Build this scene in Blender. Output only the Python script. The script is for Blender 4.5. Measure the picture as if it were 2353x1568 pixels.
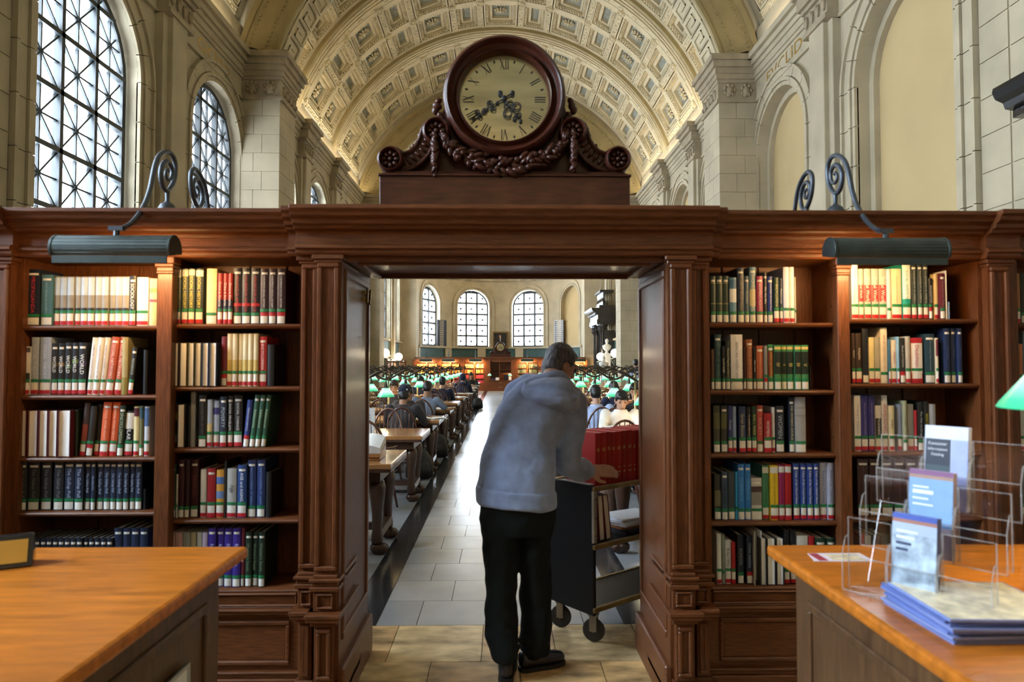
import bpy, bmesh, math, random
from mathutils import Vector, Matrix
for o in list(bpy.data.objects): bpy.data.objects.remove(o)
S = bpy.context.scene
COL = S.collection
PI = math.pi
F = 24.0 / 36.0 * 2353.0
CAMZ = 1.55
# ------------------------------------------------------------------ camera
PITCH = math.atan(54.0 / F); YAW = math.atan(26.5 * math.cos(PITCH) / F)
cd = bpy.data.cameras.new('camera'); cam = bpy.data.objects.new('camera', cd); COL.objects.link(cam)
cd.lens = 24; cd.sensor_width = 36; cd.clip_start = .05; cd.clip_end = 400
cam.location = (0, 0, CAMZ); cam.rotation_euler = (PI/2 + PITCH, 0, -YAW)
cd.dof.use_dof = True; cd.dof.focus_distance = 12.0; cd.dof.aperture_fstop = 3.2
S.camera = cam
# ------------------------------------------------------------------ world, view
w = bpy.data.worlds.new('sky'); S.world = w; w.use_nodes = True
bg = w.node_tree.nodes['Background']; bg.inputs[0].default_value = (.92, .95, 1.0, 1); bg.inputs[1].default_value = 2.7
S.view_settings.view_transform = 'Standard'; S.view_settings.look = 'None'
S.view_settings.gamma = 1; S.view_settings.use_curve_mapping = False
S.view_settings.exposure = 0.92
S.cycles.use_denoising = True; S.cycles.max_bounces = 6; S.cycles.diffuse_bounces = 3; S.cycles.glossy_bounces = 2; S.cycles.use_adaptive_sampling = True; S.cycles.adaptive_threshold = .09; S.cycles.adaptive_min_samples = 14
S.cycles.transmission_bounces = 3; S.cycles.transparent_max_bounces = 40; S.cycles.sample_clamp_indirect = 6
S.cycles.caustics_reflective = False; S.cycles.caustics_refractive = False
# hall proportions (metres)
XW, XG, XP = 5.85, 6.0, 5.70           # wall face, glazing plane, pilaster face
BAYS = [1.16, 5.45, 9.74, 14.03, 18.1, 21.7, 25.4, 31.0, 34.6, 38.0]
YA, YB, YC = 15.25, 28.1, 40.2         # big transverse arches
ZC, RV = 7.09, 6.2                     # vault centre height and rib radius
ZCAP = 8.55                            # cornice top
WIN_H = 1.17; WIN_ZS = 6.1; WIN_SILL = 2.85
def area(name, loc, rot, sx, sy, power, col):
    l = bpy.data.lights.new(name, 'AREA'); l.shape = 'RECTANGLE'; l.size = sx; l.size_y = sy; l.energy = power; l.color = col
    o = bpy.data.objects.new(name, l); COL.objects.link(o); o.location = loc; o.rotation_euler = rot; return o
DAY = (.74, .87, 1.0)
for yb in BAYS:                         # daylight entering through the tall windows of the left wall
    area('window_daylight', (-XG - .35, yb, 5.0), (0, -PI/2, 0), 4.3, 2.4, {1.16: 620, 14.03: 140, 9.74: 370}.get(yb, 400), DAY if yb > 3 else (.64, .82, 1.0))
for a in (-65, -22, 22, 65):            # apse windows
    ar = math.radians(a)
    if a < 60: area('apse_daylight', (5.5*math.sin(ar), 41.5 + 5.5*math.cos(ar), 4.9), (PI/2, 0, PI-ar), 2.1, 3.9, 560, DAY)
for sx in (-1, 1):                      # unseen uplights added along the cornice ledge to brighten the vault
    for y0, y1, e in ((4.5, 14.6, 28), (16.6, 27.9, 54), (29.4, 40.0, 130)):
        o = area('added_cornice_uplight', (sx*5.66, (y0+y1)/2, ZCAP+.04), (0, 0, 0), .12, y1-y0, e, (1, .84, .58)); o.rotation_euler = (0, math.radians(180 + sx*12), 0)
area('added_apse_uplight', (0, 45.2, 8.46), (math.radians(195), 0, 0), 4.0, .2, 240, (1, .88, .68))  # unseen light added to brighten the apse
def point(name, loc, power, col, r=.03, parent=None):
    l = bpy.data.lights.new(name, 'POINT'); l.energy = power; l.color = col; l.shadow_soft_size = r
    o = bpy.data.objects.new(name, l); COL.objects.link(o); o.location = loc
    if parent: o.parent = parent
    return o
# ------------------------------------------------------------------ pixel -> world
_fw = Vector((math.sin(YAW)*math.cos(PITCH), math.cos(YAW)*math.cos(PITCH), math.sin(PITCH)))
_rt = Vector((math.cos(YAW), -math.sin(YAW), 0))
_up = _rt.cross(_fw)
def ray(px, py): return _fw*F + _rt*(px - 1176.5) - _up*(py - 784.0)
def atY(px, py, Y): d = ray(px, py); t = Y/d.y; return Vector((d.x*t, Y, CAMZ + d.z*t))
def atX(px, py, X): d = ray(px, py); t = X/d.x; return Vector((X, d.y*t, CAMZ + d.z*t))
def atZ(px, py, Z): d = ray(px, py); t = (Z - CAMZ)/d.z; return Vector((d.x*t, d.y*t, Z))
# ------------------------------------------------------------------ materials
def lin(h):
    h = h.lstrip('#'); c = [int(h[i:i+2], 16)/255 for i in (0, 2, 4)]
    return tuple(x/12.92 if x <= .04045 else ((x + .055)/1.055)**2.4 for x in c)
_M = {}
def mat(name, col, rough=.5, metal=0, var=.12, scale=6, bump=0, stretch=(1, 1, 1), coat=0, emit=0, emitcol=None, spec=None, detail=4, sheen=0, coords='pos'):
    if name in _M: return _M[name]
    if isinstance(col, str): col = lin(col)
    m = bpy.data.materials.new(name); m.use_nodes = True; nt = m.node_tree; N = nt.nodes; L = nt.links
    b = N['Principled BSDF']; b.inputs['Roughness'].default_value = rough; b.inputs['Metallic'].default_value = metal
    if coat: b.inputs['Coat Weight'].default_value = coat; b.inputs['Coat Roughness'].default_value = .12
    if spec is not None: b.inputs['Specular IOR Level'].default_value = spec
    if sheen: b.inputs['Sheen Weight'].default_value = sheen; b.inputs['Sheen Roughness'].default_value = .4
    if emit: b.inputs['Emission Color'].default_value = (*(emitcol or col), 1); b.inputs['Emission Strength'].default_value = emit
    if var or bump:
        if coords == 'pos': g = N.new('ShaderNodeNewGeometry').outputs['Position']
        else: g = N.new('ShaderNodeTexCoord').outputs['Object']
        mp = N.new('ShaderNodeMapping'); mp.inputs['Scale'].default_value = stretch; L.new(g, mp.inputs[0])
        n = N.new('ShaderNodeTexNoise'); n.inputs['Scale'].default_value = scale; n.inputs['Detail'].default_value = detail
        L.new(mp.outputs[0], n.inputs['Vector'])
        if var:
            r = N.new('ShaderNodeValToRGB'); r.color_ramp.elements[0].position = .3; r.color_ramp.elements[1].position = .7
            r.color_ramp.elements[0].color = (*[c*(1-var) for c in col], 1); r.color_ramp.elements[1].color = (*[min(1, c*(1+var)) for c in col], 1)
            L.new(n.outputs[0], r.inputs[0]); L.new(r.outputs[0], b.inputs['Base Color'])
        else: b.inputs['Base Color'].default_value = (*col, 1)
        if bump:
            bp = N.new('ShaderNodeBump'); bp.inputs['Strength'].default_value = bump; bp.inputs['Distance'].default_value = .02
            L.new(n.outputs[0], bp.inputs['Height']); L.new(bp.outputs[0], b.inputs['Normal'])
    else: b.inputs['Base Color'].default_value = (*col, 1)
    _M[name] = m; return m
def flat(h, rough=.55):                 # plain printed or bound colour, named by its tone
    return mat('tone_' + h.lstrip('#'), h, rough, var=.06, scale=25, coat=.0)
wood_h = mat('oak_lengthwise', (.125, .040, .0125), .42, var=.38, scale=12, stretch=(1, 12, 12), bump=.06, spec=.32, coat=.08, detail=7)
wood_v = mat('oak_upright', (.125, .040, .0125), .42, var=.38, scale=12, stretch=(12, 12, 1), bump=.06, spec=.32, coat=.08, detail=7)
wood_clock = mat('mahogany', (.05, .013, .007), .34, var=.35, scale=9, stretch=(1, 6, 6), coat=.12, spec=.3, bump=.03)
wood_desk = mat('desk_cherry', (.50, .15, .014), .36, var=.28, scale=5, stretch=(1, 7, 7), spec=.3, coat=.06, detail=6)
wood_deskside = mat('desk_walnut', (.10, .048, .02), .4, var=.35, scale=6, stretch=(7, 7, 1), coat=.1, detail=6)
wood_table = mat('table_oak', (.36, .17, .06), .25, var=.25, scale=6, stretch=(1, 7, 7), coat=.4)
wood_dark = mat('table_legs_oak', (.06, .026, .013), .38, var=.3, scale=8, stretch=(5, 5, 1), coat=.2)
wood_chair = mat('chair_wood', (.085, .026, .012), .3, var=.25, scale=9, coat=.35)
stone = mat('limestone', (.46, .39, .265), .8, var=.16, scale=1.3, bump=.08, detail=8)
stone_mid = mat('limestone_carved', (.36, .29, .19), .82, var=.2, scale=3, bump=.15, detail=8)
joint = mat('mortar', (.25, .20, .13), .9, var=.1)
plaster = mat('vault_plaster', (.60, .51, .33), .8, var=.1, scale=2, bump=.05)
plaster_o = mat('arch_plaster_shaded', (.36, .28, .13), .8, var=.1, scale=2)  # olive of the shadowed arch and rib faces put into the colour
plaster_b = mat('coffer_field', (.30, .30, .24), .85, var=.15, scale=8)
cream = mat('blind_arch_plaster', (.53, .39, .19), .85, var=.06, scale=1.0)
green_p = mat('green_wall_panel', (.035, .085, .075), .6, var=.12)
iron = mat('window_iron', (.035, .042, .045), .5, var=.15)
bronze = mat('aged_bronze', (.055, .07, .066), .45, metal=.55, var=.25, scale=14, bump=.05)
iron_arm = mat('grey_iron_arm', (.07, .08, .095), .42, metal=.6, var=.15, scale=20)
brass = mat('brass', (.55, .38, .13), .28, metal=1, var=.2, scale=12)
gold = mat('gilding', (.75, .48, .12), .35, metal=.8, var=.1)
black_m = mat('black_marble', (.012, .012, .014), .25, var=.5, scale=5, coat=.3)
white_m = mat('white_marble', (.75, .74, .70), .4, var=.08)
paper = mat('paper', (.78, .77, .74), .7, var=.04, scale=30)
def glass_mat(name, col=(1, 1, 1), mixf=.06, rough=.02, ior=1.45):
    m = bpy.data.materials.new(name); m.use_nodes = True; N = m.node_tree.nodes; L = m.node_tree.links
    for n in list(N): N.remove(n)
    o = N.new('ShaderNodeOutputMaterial'); mx = N.new('ShaderNodeMixShader'); t = N.new('ShaderNodeBsdfTransparent'); g = N.new('ShaderNodeBsdfGlossy')
    fr = N.new('ShaderNodeFresnel'); fr.inputs[0].default_value = ior or 1.45
    mt = N.new('ShaderNodeMath'); mt.operation = 'ADD'; mt.inputs[1].default_value = mixf; L.new(fr.outputs[0], mt.inputs[0])
    t.inputs[0].default_value = (*col, 1); g.inputs['Roughness'].default_value = rough
    if ior is None: mx.inputs[0].default_value = mixf
    else: L.new(mt.outputs[0], mx.inputs[0])
    L.new(t.outputs[0], mx.inputs[1]); L.new(g.outputs[0], mx.inputs[2]); L.new(mx.outputs[0], o.inputs[0]); return m
pane_glass = glass_mat('window_glass', (.96, .98, 1), .05, .05, None)
acrylic = glass_mat('clear_acrylic', (.985, .985, .985), .05, .08, None)
acrylic_highlight = mat('acrylic_highlight', (.62, .60, .58), .12, var=0, coat=.5); acrylic_highlight.node_tree.nodes['Principled BSDF'].inputs['Alpha'].default_value = .38
# ------------------------------------------------------------------ mesh builder
class MB:
    def __init__(s): s.v = []; s.f = []; s.mi = []; s.cur = 0
    def add(s, vs, fs):
        o = len(s.v); s.v += [tuple(p) for p in vs]; s.f += [[i + o for i in f] for f in fs]; s.mi += [s.cur]*len(fs); return s
    def box(s, x0, x1, y0, y1, z0, z1):
        return s.add([(x0,y0,z0),(x1,y0,z0),(x1,y1,z0),(x0,y1,z0),(x0,y0,z1),(x1,y0,z1),(x1,y1,z1),(x0,y1,z1)],
              [[0,3,2,1],[4,5,6,7],[0,1,5,4],[1,2,6,5],[2,3,7,6],[3,0,4,7]])
    def hexa(s, p): return s.add(p, [[0,3,2,1],[4,5,6,7],[0,1,5,4],[1,2,6,5],[2,3,7,6],[3,0,4,7]])
    def prism(s, pts, a, b, axis='x'):  # pts polygon: for axis x (y,z); y (x,z); z (x,y)
        n = len(pts)
        g = {'x': lambda p, t: (t, p[0], p[1]), 'y': lambda p, t: (p[0], t, p[1]), 'z': lambda p, t: (p[0], p[1], t)}[axis]
        return s.add([g(p, a) for p in pts] + [g(p, b) for p in pts],
              [list(range(n))[::-1], list(range(n, 2*n))] + [[i, (i+1) % n, n+(i+1) % n, n+i] for i in range(n)])
    def tube(s, pts, r, n=8, cap=True, flat=None):
        pts = [Vector(p) for p in pts]; k = len(pts); rs = r if isinstance(r, (list, tuple)) else [r]*k
        T = [(pts[min(i+1, k-1)] - pts[max(i-1, 0)]).normalized() for i in range(k)]
        ref = Vector((0, 0, 1)) if abs(T[0].z) < .9 else Vector((1, 0, 0))
        u = T[0].cross(ref).normalized(); vs = []
        for i in range(k):
            u = (u - T[i]*u.dot(T[i])).normalized(); w_ = T[i].cross(u)
            for j in range(n):
                a = 2*PI*j/n; vs.append(pts[i] + (u*math.cos(a) + w_*math.sin(a))*rs[i])
        fs = [[i*n+j, i*n+(j+1) % n, (i+1)*n+(j+1) % n, (i+1)*n+j] for i in range(k-1) for j in range(n)]
        if cap: fs += [list(range(n))[::-1], list(range((k-1)*n, k*n))]
        return s.add(vs, fs)
    def lathe(s, prof, n=20, c=(0, 0, 0), axis='z', a0=0, a1=2*PI):
        full = abs(a1 - a0 - 2*PI) < 1e-6; m = n if full else n+1; vs = []
        for (r, h) in prof:
            for j in range(m):
                a = a0 + (a1-a0)*j/n; x, y = r*math.cos(a), r*math.sin(a)
                p = {'z': (x, y, h), 'y': (x, h, y), 'x': (h, x, y)}[axis]
                vs.append((p[0]+c[0], p[1]+c[1], p[2]+c[2]))
        k = len(prof)
        return s.add(vs, [[i*m+j, i*m+(j+1) % m, (i+1)*m+(j+1) % m, (i+1)*m+j] for i in range(k-1) for j in range(n if full else n)])
    def ell(s, c, r, n=10, m=6, R=None):
        c = Vector(c); vs = []; fs = []
        r = (r, r, r) if not isinstance(r, (tuple, list)) else r
        for i in range(1, m):
            t = PI*i/m
            for j in range(n):
                a = 2*PI*j/n; p = Vector((r[0]*math.sin(t)*math.cos(a), r[1]*math.sin(t)*math.sin(a), r[2]*math.cos(t)))
                vs.append(c + (R @ p if R else p))
        p0 = Vector((0, 0, r[2])); p1 = -p0
        vs += [c + (R @ p0 if R else p0), c + (R @ p1 if R else p1)]; t0 = len(vs)-2
        for i in range(m-2): fs += [[i*n+j, (i+1)*n+j, (i+1)*n+(j+1) % n, i*n+(j+1) % n] for j in range(n)]
        fs += [[t0, j, (j+1) % n] for j in range(n)] + [[t0+1, (m-2)*n+(j+1) % n, (m-2)*n+j] for j in range(n)]
        return s.add(vs, fs)
    def cap(s, p0, r0, p1, r1, n=12):   # tapered capsule
        p0, p1 = Vector(p0), Vector(p1); s.ell(p0, r0, n, 8); s.ell(p1, r1, n, 8); return s.tube([p0, p1], [r0, r1], n)
    def loft(s, rings, n=20):           # ring: (centre, half-width vector, half-depth vector)
        vs = []
        for c, a, b in rings:
            c, a, b = Vector(c), Vector(a), Vector(b)
            for j in range(n):
                t = 2*PI*j/n; vs.append(c + a*math.cos(t) + b*math.sin(t))
        k = len(rings)
        return s.add(vs, [[i*n+j, i*n+(j+1) % n, (i+1)*n+(j+1) % n, (i+1)*n+j] for i in range(k-1) for j in range(n)] + [list(range(n))[::-1], list(range((k-1)*n, k*n))])
    def mesh(s, name, mats, smooth=False, off=None):
        me = bpy.data.meshes.new(name)
        vs = s.v if off is None else [(x-off[0], y-off[1], z-off[2]) for x, y, z in s.v]
        me.from_pydata(vs, [], s.f)
        mats = mats if isinstance(mats, (list, tuple)) else [mats]
        for m in mats: me.materials.append(m)
        if len(mats) > 1: me.polygons.foreach_set('material_index', s.mi)
        bm = bmesh.new(); bm.from_mesh(me); bmesh.ops.recalc_face_normals(bm, faces=bm.faces); bm.to_mesh(me); bm.free()
        if smooth:
            me.polygons.foreach_set('use_smooth', [True]*len(me.polygons))
            if smooth is not True: me.set_sharp_from_angle(angle=math.radians(smooth))
        me.update(); return me
    def build(s, name, mats, parent=None, smooth=False, local=False, origin=None):
        off = None
        if parent is not None and not local: off = wloc(parent)
        o0 = Vector(origin) if origin is not None else Vector((0, 0, 0))
        off2 = (off if off is not None else Vector((0, 0, 0))) + (o0 - (off if off is not None else Vector((0, 0, 0))) if origin is not None else Vector((0, 0, 0)))
        me = s.mesh(name, mats, smooth, off2 if (off is not None or origin is not None) else None)
        o = bpy.data.objects.new(name, me); COL.objects.link(o)
        if parent is not None: o.parent = parent
        if origin is not None: o.location = o0 - (off if off is not None else Vector((0, 0, 0)))
        return o
def wloc(o):
    v = Vector((0, 0, 0))
    while o is not None: v += Vector(o.location); o = o.parent
    return v
def tag(o, label=None, cat=None, group=None, kind=None):
    if label: o['label'] = label
    if cat: o['category'] = cat
    if group: o['group'] = group
    if kind: o['kind'] = kind
    return o
def empty(name, loc=(0, 0, 0), label=None, cat=None, group=None, kind=None, rz=0):
    o = bpy.data.objects.new(name, None); COL.objects.link(o); o.location = loc; o.rotation_euler.z = rz; o.empty_display_size = .1
    return tag(o, label, cat, group, kind)
def link(name, me, parent=None, loc=(0, 0, 0), rot=(0, 0, 0), scale=None):
    o = bpy.data.objects.new(name, me); COL.objects.link(o); o.location = loc; o.rotation_euler = rot
    if parent is not None: o.parent = parent
    if scale: o.scale = scale
    return o
def copy_tree(o, parent=None):
    c = o.copy(); COL.objects.link(c); c.parent = parent
    for ch in list(o.children): copy_tree(ch, c)
    return c
def bevel(o, wdt=.004, seg=1):
    m = o.modifiers.new('edge', 'BEVEL'); m.width = wdt; m.segments = seg; m.limit_method = 'ANGLE'; return o
ORD = ['first', 'second', 'third', 'fourth', 'fifth', 'sixth', 'seventh', 'eighth', 'ninth', 'tenth', 'eleventh', 'twelfth', 'thirteenth', 'fourteenth', 'fifteenth', 'sixteenth', 'seventeenth', 'eighteenth', 'nineteenth', 'twentieth', 'twenty-first', 'twenty-second']
# ------------------------------------------------------------------ lettering (flat print), made while the scene is small
_TXT = []
def put_text(body, m, M, parent, maxw, maxh, name='lettering', squash=False):
    """queue flat lettering; all of it is set in one go by set_type()"""
    _TXT.append((body, m, M, parent, maxw, maxh, name, squash))
def set_type():
    cur = {}
    for t in _TXT:
        if t[0] in cur: continue
        c = bpy.data.curves.new('lettering', 'FONT'); c.body = t[0]; c.size = 1; c.resolution_u = 2; c.align_x = 'CENTER'; c.align_y = 'CENTER'
        o = bpy.data.objects.new('lettering', c); COL.objects.link(o); cur[t[0]] = o
    bpy.context.view_layer.update(); dg = bpy.context.evaluated_depsgraph_get(); base = {}
    for b, o in cur.items():
        me = bpy.data.meshes.new_from_object(o.evaluated_get(dg)); me.materials.clear()
        xs = [v.co.x for v in me.vertices] or [0]; ys = [v.co.y for v in me.vertices] or [0]
        cx, cy = (max(xs)+min(xs))/2, (max(ys)+min(ys))/2
        for v in me.vertices: v.co.x -= cx; v.co.y -= cy
        base[b] = (me, max(xs)-min(xs), max(ys)-min(ys))
    for o in cur.values(): c = o.data; bpy.data.objects.remove(o); bpy.data.curves.remove(c)
    done = {}
    for body, m, M, parent, maxw, maxh, name, squash in _TXT:
        me, tw, th = base[body]
        if (body, m.name) not in done:
            q = me.copy(); q.materials.append(m); q.name = 'lettering'; done[(body, m.name)] = q
        sx = sy = min(maxw/max(tw, .01), maxh/max(th, .01))
        if squash: sx, sy = maxw/tw, maxh/th
        o = bpy.data.objects.new(name, done[(body, m.name)]); COL.objects.link(o); o.parent = parent
        o.matrix_local = M @ Matrix.Diagonal((sx, sy, 1, 1))
# ================================================================== THE HALL SHELL
rnd = random.Random(4)
# ---- floor: base slab, border bands, individual tiles of the aisle and the marble threshold
fl = MB().box(-7, 7, -9, 47, -.2, -.012).build('floor', joint); tag(fl, 'pale stone floor of the reading room with dark border bands', 'floor', kind='structure')
tile_a = [mat('floor_tile_grey_%d' % i, c, .24, var=.12, scale=2.5, detail=8, spec=.36) for i, c in enumerate([(.36, .38, .41), (.41, .43, .45), (.33, .35, .38)])]
tile_d = mat('floor_band_dark', (.032, .034, .04), .15, var=.3, scale=5, coat=.2)
marble = [mat('threshold_marble_%d' % i, c, .25, var=.62, scale=4.5, stretch=(1, 2.2, 1), detail=12, coat=.1) for i, c in enumerate([(.62, .39, .17), (.68, .47, .25), (.54, .35, .17)])]
def tile(x0, x1, y0, y1, m, nm='floor_tile', h=.0):
    g = .0022
    MB().box(x0+g, x1-g, y0+g, y1-g, -.03, h).build(nm, m, fl)
for s in (-1, 1):
    for i in range(13):
        y0 = 4.12 + i*2.9; a, b = sorted((s*.74, s*.94)); tile(a, b, y0, y0+2.9, tile_d, 'floor_band')
y = 4.12; r = 0
while y < 40:
    dy = .42 if y < 8 else (.62 if y < 16 else 1.9)
    xs = [-.74, -.32, .22, .74] if r % 2 else [-.74, -.5, .02, .5, .74]
    if y > 16: xs = [-.74, 0, .74]
    for a, b in zip(xs, xs[1:]): tile(a, b, y, y+dy, tile_a[rnd.randrange(3)])
    y += dy; r += 1
for s in (-1, 1):                       # side strips under the tables: big slabs, with a dark cross band at each bay
    y = 4.12; k = 0
    while y < 41:
        dy = 2.1
        for a, b in ((.94, 2.4), (2.4, 4.2), (4.2, 5.9)):
            x0, x1 = sorted((s*a, s*b)); tile(x0, x1, y, y+dy, tile_a[rnd.randrange(3)])
        if k % 2 == 1:
            x0, x1 = sorted((s*.94, s*5.9)); tile(x0, x1, y+dy, y+dy+.2, tile_d, 'floor_band'); y += .2
        y += dy; k += 1
ys = [-.6, .5, 1.3, 2.1, 2.85, 3.25, 3.62, 4.12]
for j, (y0, y1) in enumerate(zip(ys, ys[1:])):
    xs = [-2.6, -1.7, -.78, -.36, .1, .52, .9, 1.7, 2.6] if j % 2 else [-2.6, -1.4, -.6, -.1, .3, .78, 1.5, 2.6]
    for a, b in zip(xs, xs[1:]): tile(a, b, y0, y1, marble[rnd.randrange(3)], 'marble_tile')
# ---- side walls
def arch_outline(h, zs, sill, n=18):    # from lower left over the arch to lower right, as (du, z)
    return [(-h, sill), (-h, (sill+zs)/2)] + [(h*math.cos(PI - PI*i/n), zs + h*math.sin(PI*i/n)) for i in range(n+1)] + [(h, (sill+zs)/2), (h, sill)]
def wall_with_arch(mb, fmap, u0, u1, uc, h, zs, sill, z0, z1, nsub=1):
    def q(a, b, c, d): mb.add([fmap(*a), fmap(*b), fmap(*c), fmap(*d)], [[0, 1, 2, 3]])
    def rect(ua, ub, za, zb):
        for i in range(nsub):
            p, r_ = ua + (ub-ua)*i/nsub, ua + (ub-ua)*(i+1)/nsub; q((p, za), (r_, za), (r_, zb), (p, zb))
    rect(u0, uc-h, z0, z1); rect(uc+h, u1, z0, z1)
    n = 18
    for i in range(n):
        a, b = PI - PI*i/n, PI - PI*(i+1)/n
        pa, pb = (uc + h*math.cos(a), zs + h*math.sin(a)), (uc + h*math.cos(b), zs + h*math.sin(b))
        q(pa, pb, (pb[0], z1), (pa[0], z1)); q((pa[0], z0), (pb[0], z0), (pb[0], sill), (pa[0], sill))
def reveal(mb, fmap3, uc, h, zs, sill, d0, d1):
    o = arch_outline(h, zs, sill)
    for (a, b) in zip(o, o[1:]): mb.add([fmap3(uc+a[0], a[1], d0), fmap3(uc+b[0], b[1], d0), fmap3(uc+b[0], b[1], d1), fmap3(uc+a[0], a[1], d1)], [[0, 1, 2, 3]])
    a, b = o[0], o[-1]; mb.add([fmap3(uc+a[0], a[1], d0), fmap3(uc+b[0], b[1], d0), fmap3(uc+b[0], b[1], d1), fmap3(uc+a[0], a[1], d1)], [[0, 1, 2, 3]])
def band(mb, fmap3, uc, h0, h1, zs, sill, d0, d1, n=18):   # moulded ring round an arch: between radii h0,h1, from depth d0 (in wall) to d1 (proud)
    A = arch_outline(h0, zs, sill, n); B = arch_outline(h1, zs, sill, n)
    for i in range(len(A)-1):
        p = [(A[i], d0), (A[i+1], d0), (B[i+1], d0), (B[i], d0), (A[i], d1), (A[i+1], d1), (B[i+1], d1), (B[i], d1)]
        mb.hexa([fmap3(uc + q[0][0], q[0][1], q[1]) for q in p])
bounds = {}
for i, yb in enumerate(BAYS):
    lo = (BAYS[i-1]+yb)/2 if i else -5.2; hi = (BAYS[i+1]+yb)/2 if i < len(BAYS)-1 else YC+.6
    bounds[yb] = (lo, hi)
walls = {}
WIN_N = [0]
for side, s in (('left', -1), ('right', 1)):
    def fm(u, z, s=s): return (s*XW, u, z)
    def fm3(u, z, d, s=s): return (s*(XW + d), u, z)     # d>0 goes into the wall
    mb = MB()
    for yb in BAYS: wall_with_arch(mb, fm, bounds[yb][0], bounds[yb][1], yb, WIN_H+.05, WIN_ZS, WIN_SILL, 0, 9.2)
    for yb in BAYS: reveal(mb, fm3, yb, WIN_H+.05, WIN_ZS, WIN_SILL, 0, .32)
    mb.box(*sorted((s*7.2, s*7.0)), -9, 41, 8.4, 8.6)
    wl = mb.build('wall_' + side, stone); walls[side] = wl
    tag(wl, 'pale limestone ' + ('window wall with tall arched windows' if s < 0 else 'wall with tall blind arches filled with cream plaster'), 'wall', kind='structure')
    # moulded rings round every arch: near bays as separate voussoirs, the rest whole
    for yb in BAYS:
        if yb < 0: continue
        near = yb in (9.74, 14.03)
        rings = [(WIN_H+.05, WIN_H+.13, -.05), (WIN_H+.14, WIN_H+.21, -.08), (WIN_H+.22, WIN_H+.40, -.045), (WIN_H+.40, WIN_H+.46, -.09)]
        if near:
            N = 9
            for k in range(N):
                a0, a1 = PI*k/N + .006, PI*(k+1)/N - .006; mbv = MB()
                for h0, h1, d in rings:
                    for q in range(3):
                        b0, b1 = a0 + (a1-a0)*q/3, a0 + (a1-a0)*(q+1)/3
                        P_ = [(h0, b0), (h0, b1), (h1, b1), (h1, b0)]
                        mbv.hexa([fm3(yb + r_*math.cos(t), WIN_ZS + r_*math.sin(t), .02) for r_, t in P_] + [fm3(yb + r_*math.cos(t), WIN_ZS + r_*math.sin(t), d) for r_, t in P_])
                mbv.build('voussoir', stone, wl)
            for sg in (-1, 1):
                for k in range(5):
                    z0, z1 = WIN_SILL + k*.65 + .006, WIN_SILL + (k+1)*.65 - .006; mbv = MB()
                    for h0, h1, d in rings:
                        ya, yb2 = sorted((yb + sg*h0, yb + sg*h1)); xa, xb = sorted((s*(XW+.02), s*(XW+d))); mbv.box(xa, xb, ya, yb2, z0, z1)
                    mbv.build('jamb_stone', stone, wl)
        else:
            mbv = MB()
            for h0, h1, d in rings: band(mbv, fm3, yb, h0, h1, WIN_ZS, WIN_SILL, .02, d, 12)
            mbv.build('arch_moulding', stone, wl)
    # pilasters between bays, with capitals
    for i in range(1, len(BAYS)-1):
        yp = (BAYS[i] + BAYS[i+1])/2 if i < len(BAYS)-1 else 0
        if abs(yp-YB) < 1.5 or abs(yp-YA) < 1 or yp < 10: continue
        if yp < 14: yp = 11.88
        mb = MB(); xa, xb = sorted((s*(XW+.05), s*XP)); mb.box(xa, xb, yp-.42, yp+.42, 0, 7.6)
        xa, xb = sorted((s*(XW+.05), s*(XP-.09))); mb.box(xa, xb, yp-.27, yp+.27, 0, 7.6)
        p = mb.build('pilaster', stone, wl); bevel(p, .012)
        mb = MB()
        for (z0, z1, e) in ((7.52, 7.6, .05), (7.6, 7.98, .0), (7.98, 8.06, .06), (8.06, 8.3, .12), (8.3, 8.42, .2), (8.42, 8.55, .27)):
            xa, xb = sorted((s*(XW+.05), s*(XP-.08-e))); mb.box(xa, xb, yp-.42-e*.7, yp+.42+e*.7, z0, z1)
        for k in range(4):
            yy = yp - .33 + k*.22; mb.ell((s*(XP-.1), yy, 7.8), (.05, .07, .12), 6, 4); mb.ell((s*(XP-.13), yy, 7.86), (.03, .035, .05), 6, 4)
        mb.build('capital', stone_mid, wl)
    # entablature between the pilasters: architrave, frieze, cornice
    mb = MB()
    for (z0, z1, e) in ((7.52, 7.58, .06), (7.98, 8.06, .07), (8.06, 8.2, .1), (8.3, 8.42, .2), (8.42, 8.55, .28)):
        xa, xb = sorted((s*(XW+.05), s*(XW-e))); mb.box(xa, xb, -5, YC, z0, z1)
    xa, xb = sorted((s*(XW+.05), s*(XW-.03))); mb.box(xa, xb, -5, YC, 7.58, 7.98); xa, xb = sorted((s*(XW+.05), s*(XW-.14))); mb.box(xa, xb, -5, YC, 8.2, 8.3)
    mb.build('entablature', stone, wl)
    # dado: sill moulding, green panels below the windows
    mb = MB(); xa, xb = sorted((s*(XW+.05), s*(XW-.1))); mb.box(xa, xb, -5, YC, 2.78, 2.88); mb.box(xa, xb, -5, YC, 1.95, 2.05); mb.build('sill_moulding', stone, wl)
    for yb in BAYS:
        if yb < 0: continue
        xa, xb = sorted((s*(XW+.02), s*(XW-.015))); MB().box(xa, xb, yb-1.25, yb+1.25, 2.08, 2.76).build('green_panel', green_p, wl)
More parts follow.
